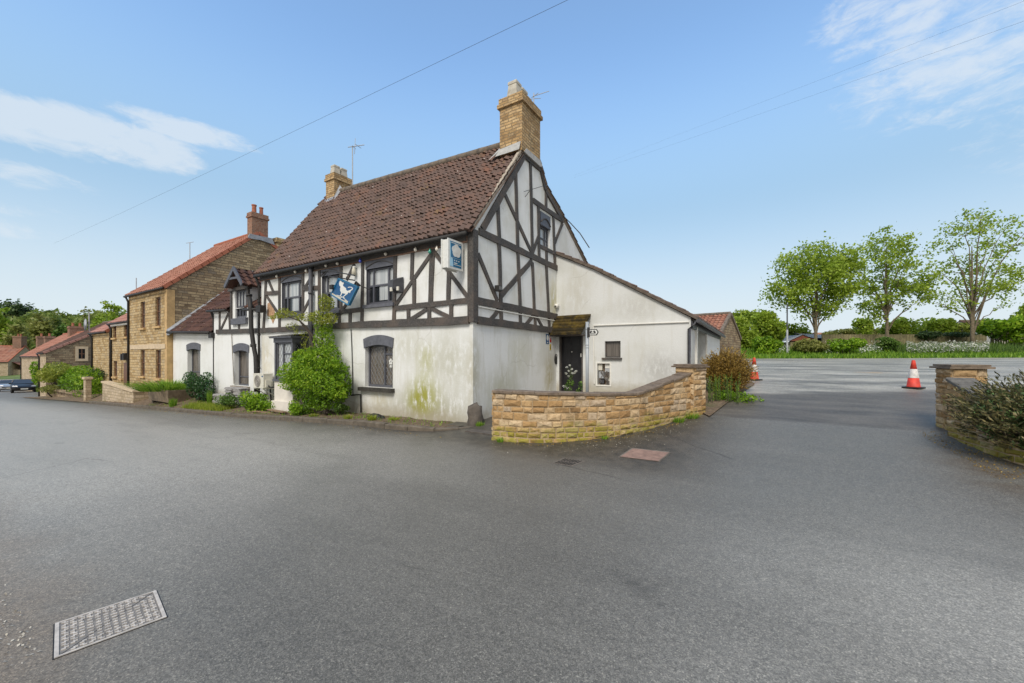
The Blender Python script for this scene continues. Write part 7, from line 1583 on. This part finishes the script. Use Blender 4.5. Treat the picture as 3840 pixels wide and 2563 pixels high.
# ---- right: hedge masses, three big trees, flowers, bank grass
def tz(px, py, Y): return PD(px, py, Y)
def RT(label, px, pb, ptop, crowns, Y, seed, nl, **kw):
    X, _, _ = PD(px, 0, Y); z0 = bz(X, Y); k = Y/FPX
    cr = [((c[0]-px)*k, c[4]*k if len(c) > 4 else 0, CH+(HZ-c[1])*k-z0, c[2]*k, c[2]*k*.8, c[3]*k) for c in crowns]
    return tree('sycamore_tree', label, (X, Y, z0), cr, kw.pop('tr', .15), kw.pop('fork', .2), kw.pop('nlm', 12), kw.pop('nt', 120), nl, kw.pop('ls', .22), kw.pop('mat', 'leaf_spring'), kw.pop('bark', 'bark'), seed, 'young trees along the yard fence', spread=kw.pop('sp', .42), **kw)
RT('densest leafy tree, leftmost of the three along the fence', 3058, 1300, 895, [(3050, 1015, 130, 95), (2960, 1070, 85, 85), (3140, 1060, 95, 110), (3060, 1130, 110, 60), (2915, 1110, 45, 40), (3170, 975, 50, 45)], 34, 201, 16500, bark='bark', ls=.22, nt=150, sp=.33)
RT('middle tree of the three along the fence with open branches', 3325, 1300, 840, [(3330, 920, 95, 70), (3290, 1010, 110, 90), (3400, 1020, 95, 100), (3350, 1110, 130, 60), (3260, 1150, 60, 50), (3440, 1090, 60, 50)], 34.5, 202, 8800, ls=.21, nt=125, fork=.14, sp=.28)
RT('tallest sparse tree at the right with bare upright branches', 3645, 1300, 770, [(3660, 850, 110, 75), (3590, 930, 90, 80), (3740, 930, 110, 110), (3660, 1040, 150, 90), (3560, 1110, 80, 70), (3760, 1080, 100, 80), (3820, 900, 70, 90)], 33.5, 203, 6200, ls=.2, nt=140, fork=.12, sp=.25, nlm=18)
def rb(label, px, py, rx, ry, Y, n, sz, mat, seed, **kw):
    X, _, z = PD(px, py, Y); k = Y/FPX; return bush(kw.pop('name', 'shrub'), label, (X, Y, z), (rx*k, rx*k*.7, ry*k), n, sz, mat, seed, fm=FW, ground=min(z-.1, bz(X, Y)-.1), lobes=15, lob=(.22, .6), **kw)
rb('tall green hedge bush right of the barn', 2790, 1265, 50, 75, 33, 4200, .26, 'leaf_spring', 301)
rb('big light green bush behind the pale pole', 2880, 1245, 75, 65, 34, 4800, .26, 'leaf_spring', 302)
rb('lower bush with pale flowers at the left end of the bank', 2880, 1300, 48, 40, 30.5, 2600, .2, 'leaf_fresh', 303)
rb('loose green tree top rising behind the tall hedge', 2850, 1195, 55, 30, 40, 1500, .3, 'leaf_spring', 304)
rb('pale green far tree behind the barn gable', 2780, 1200, 45, 35, 46, 1500, .36, 'leaf_spring', 305)
rb('light green hedge behind the red-gabled shed', 2975, 1255, 60, 38, 39, 2600, .26, 'leaf_spring', 306)
rb('dull green bush in front of the shed', 3040, 1302, 62, 24, 31, 2200, .2, 'leaf_olive', 307)
rb('rounded bright green bush on the bank between the first two trees', 3170, 1297, 60, 28, 30.5, 2600, .2, 'leaf_fresh', 308)
rb('dark bush at the foot of the middle tree', 3330, 1300, 42, 32, 31.5, 1700, .2, 'leaf_mid', 309)
rb('yellow green bush rising behind the fence at the middle tree', 3370, 1235, 55, 38, 39, 2200, .3, 'leaf_spring', 310)
rb('rounded hedge behind the fence right of the middle tree', 3490, 1235, 80, 38, 41, 2800, .3, 'leaf_spring', 311)
rb('small leafy tree showing above the fence right of the first tree', 3235, 1225, 42, 34, 44, 1500, .3, 'leaf_spring', 318)
rb('feathery sapling above the fence left of the tallest tree', 3555, 1220, 36, 34, 40, 1100, .26, 'leaf_spring', 319)
rb('dark ivy mound growing over the fence top', 3480, 1257, 48, 16, 36.2, 1500, .18, 'leaf_dark', 312)
rb('ivy trailing along the fence top toward the tallest tree', 3590, 1257, 50, 9, 36.2, 900, .16, 'leaf_dark', 313)
rb('pale olive hedge far behind the fence', 3200, 1252, 130, 22, 48, 2600, .36, 'leaf_olive', 314)
rb('pale yellow hedge behind the fence near the tallest tree', 3610, 1235, 60, 28, 42, 1700, .3, 'leaf_yellow', 315)
rb('large bright green tree low in front of the bungalow roof', 3770, 1235, 95, 48, 33, 4400, .26, 'leaf_fresh', 316)
rb('leafy bush hanging over the right edge above the picket fence', 3860, 1190, 50, 45, 36, 1800, .28, 'leaf_spring', 317)
zb_ = lambda x, y: np.array([bz(float(p), float(q)) for p, q in zip(x, y)])
grass_patch('bank_grass', 'rough green grass covering the bank behind the yard', 12, 58, 28.3, 33.5, 26000, .28, 'blade_green', 401, zb_, fm=FW, w=.09)
g = np.random.default_rng(402); L = Leaves(402); P = []
for px0, px1, n in ((3400, 3710, 4200), (3220, 3310, 420), (3060, 3180, 260), (2900, 2960, 200)):
    Y = g.uniform(30.3, 33.2, n); px = g.uniform(px0, px1, n); X = (px-1920)/FPX*Y; c = np.round(X*1.5)/1.5
    z = np.array([bz(float(x), float(y)) for x, y in zip(X, Y)])+g.uniform(.25, .75, n)*(.75+.25*np.sin(X*3)); P.append(np.stack([X, Y, z], 1))
P = np.concatenate(P); L.add(P, .1, up=1.5, asp=1., rlo=0, rhi=1); o = L.build('cow_parsley', 'petal_white', None, FW, (35, 31.5, 2)); tag(o, 'white cow parsley flowers massed along the bank', 'wild flowers', None, 'stuff')
grass_patch('parsley_stems', 'tall green stems under the white flowers on the bank', 29.5, 42, 30.2, 33.3, 5200, .6, 'leaf_mid', 403, zb_, fm=FW, w=.06)
# ------------------------------------------------------------------ WORLD, SUN, CAMERA
SUN_EL, SUN_AZ = rad(46), rad(-162)      # azimuth measured clockwise from +Y
w = bpy.data.worlds.new('World'); SC.world = w; w.use_nodes = True; nt = w.node_tree; nt.nodes.clear()
class WN(NT):
    def __init__(s): s.t = nt; s.m = None
N = WN()
sky = nt.nodes.new('ShaderNodeTexSky'); sky.sky_type = 'NISHITA'; sky.sun_disc = False; sky.sun_elevation = SUN_EL; sky.sun_rotation = SUN_AZ; sky.air_density = 1.0; sky.dust_density = .6; sky.ozone_density = 1.6; sky.altitude = 50
co = nt.nodes.new('ShaderNodeTexCoord').outputs['Generated']
x, y, z = N.sep(co)[:3]
az = N.math('ARCTAN2', x, y); el = N.math('ARCSINE', z)
def cmask(u0, v0, wu, wv):
    a = N.math('DIVIDE', N.math('SUBTRACT', az, u0), wu); b = N.math('DIVIDE', N.math('SUBTRACT', el, v0), wv)
    return N.rng(N.math('ADD', N.math('MULTIPLY', a, a), N.math('MULTIPLY', b, b)), 0., 1., 1., 0.)
cv_ = N.n('ShaderNodeCombineXYZ', X=N.math('MULTIPLY', az, 5.), Y=N.math('MULTIPLY', el, 10.), Z=.3).outputs[0]
cn = N.noise(cv_, 1.7, 12, .64, .5); cn2 = N.noise(N.mp(cv_, (.7, 1., 1.), (3, 1, 0)), 5., 10, .68, .8)
def ae(px, py): v = Vector(((px-1920)/FPX, 1, (HZ-py)/FPX)).normalized(); return math.atan2(v.x, v.y), math.asin(v.z)
tot = None
for (px, py, wu, wv, k) in [(430, 530, .17, .055, 1.3), (60, 450, .22, .05, 1.25), (700, 490, .17, .026, 1.2), (60, 660, .12, .03, .8), (40, 775, .12, .022, .75), (40, 860, .12, .02, .7), (3700, 120, .26, .15, .92), (3350, 60, .2, .08, .7), (3500, 280, .2, .03, .8), (2190, 825, .05, .014, .35), (4300, 200, .3, .2, .8)]:
    u, v = ae(px, py); m_ = N.math('MULTIPLY', cmask(u, v, wu, wv), k); tot = m_ if tot is None else N.math('MAXIMUM', tot, m_)
cl = N.math('ADD', N.math('MULTIPLY', tot, .85), N.math('MULTIPLY', N.math('SUBTRACT', N.math('ADD', N.math('MULTIPLY', cn, .6), N.math('MULTIPLY', cn2, .4)), .53), 2.8))
cl = N.math('MULTIPLY', N.rng(cl, .25, .95), .68)
cl = N.math('MULTIPLY', cl, N.rng(tot, .0, .12))
skc = N.mix(1., sky.outputs[0], SKYTINT, 'MULTIPLY')
lift = N.mix(N.rng(z, .3, .62, .85, 0.), skc, MIDCOL)
lift = N.mix(N.rng(z, .02, .36, 1., 0.), lift, HZCOL)
col = N.mix(cl, lift, CLCOL)
# unseen broken warm-grey cloud added behind the camera to neutralise the light
bk_ = N.math('MULTIPLY', N.rng(y, -.45, .12, 1., 0.), N.rng(N.noise(co, 2.2, 6, .6), .3, .55, .55, 1.))
col = N.mix(bk_, col, BACKCOL)
bg = N.n('ShaderNodeBackground', Color=col, Strength=SKYS); nt.links.new(bg.outputs[0], N.n('ShaderNodeOutputWorld').inputs[0])
ld = bpy.data.lights.new('sun', 'SUN'); ld.energy = SUNE; ld.angle = rad(22); ld.color = (1., .93, .84)
so = bpy.data.objects.new('sun', ld); COL.objects.link(so)
sd_ = Vector((math.sin(SUN_AZ)*math.cos(SUN_EL), math.cos(SUN_AZ)*math.cos(SUN_EL), math.sin(SUN_EL))); so.rotation_euler = sd_.to_track_quat('Z', 'Y').to_euler(); so.location = (0, -5, 30)
cd_ = bpy.data.cameras.new('camera'); cam = bpy.data.objects.new('camera', cd_); COL.objects.link(cam); SC.camera = cam
cam.location = (0, 0, CH); cam.rotation_euler = (rad(90), 0, 0); cd_.sensor_width = 36; cd_.sensor_fit = 'HORIZONTAL'; cd_.lens = 36*FPX/3840; cd_.shift_y = (HZ-1281.5)/3840; cd_.clip_start = .05; cd_.clip_end = 1500
SC.view_settings.view_transform = 'Standard'; SC.view_settings.look = 'None'; SC.view_settings.gamma = 1; SC.view_settings.exposure = EXPO
SC.cycles.max_bounces = 6; SC.cycles.transparent_max_bounces = 6
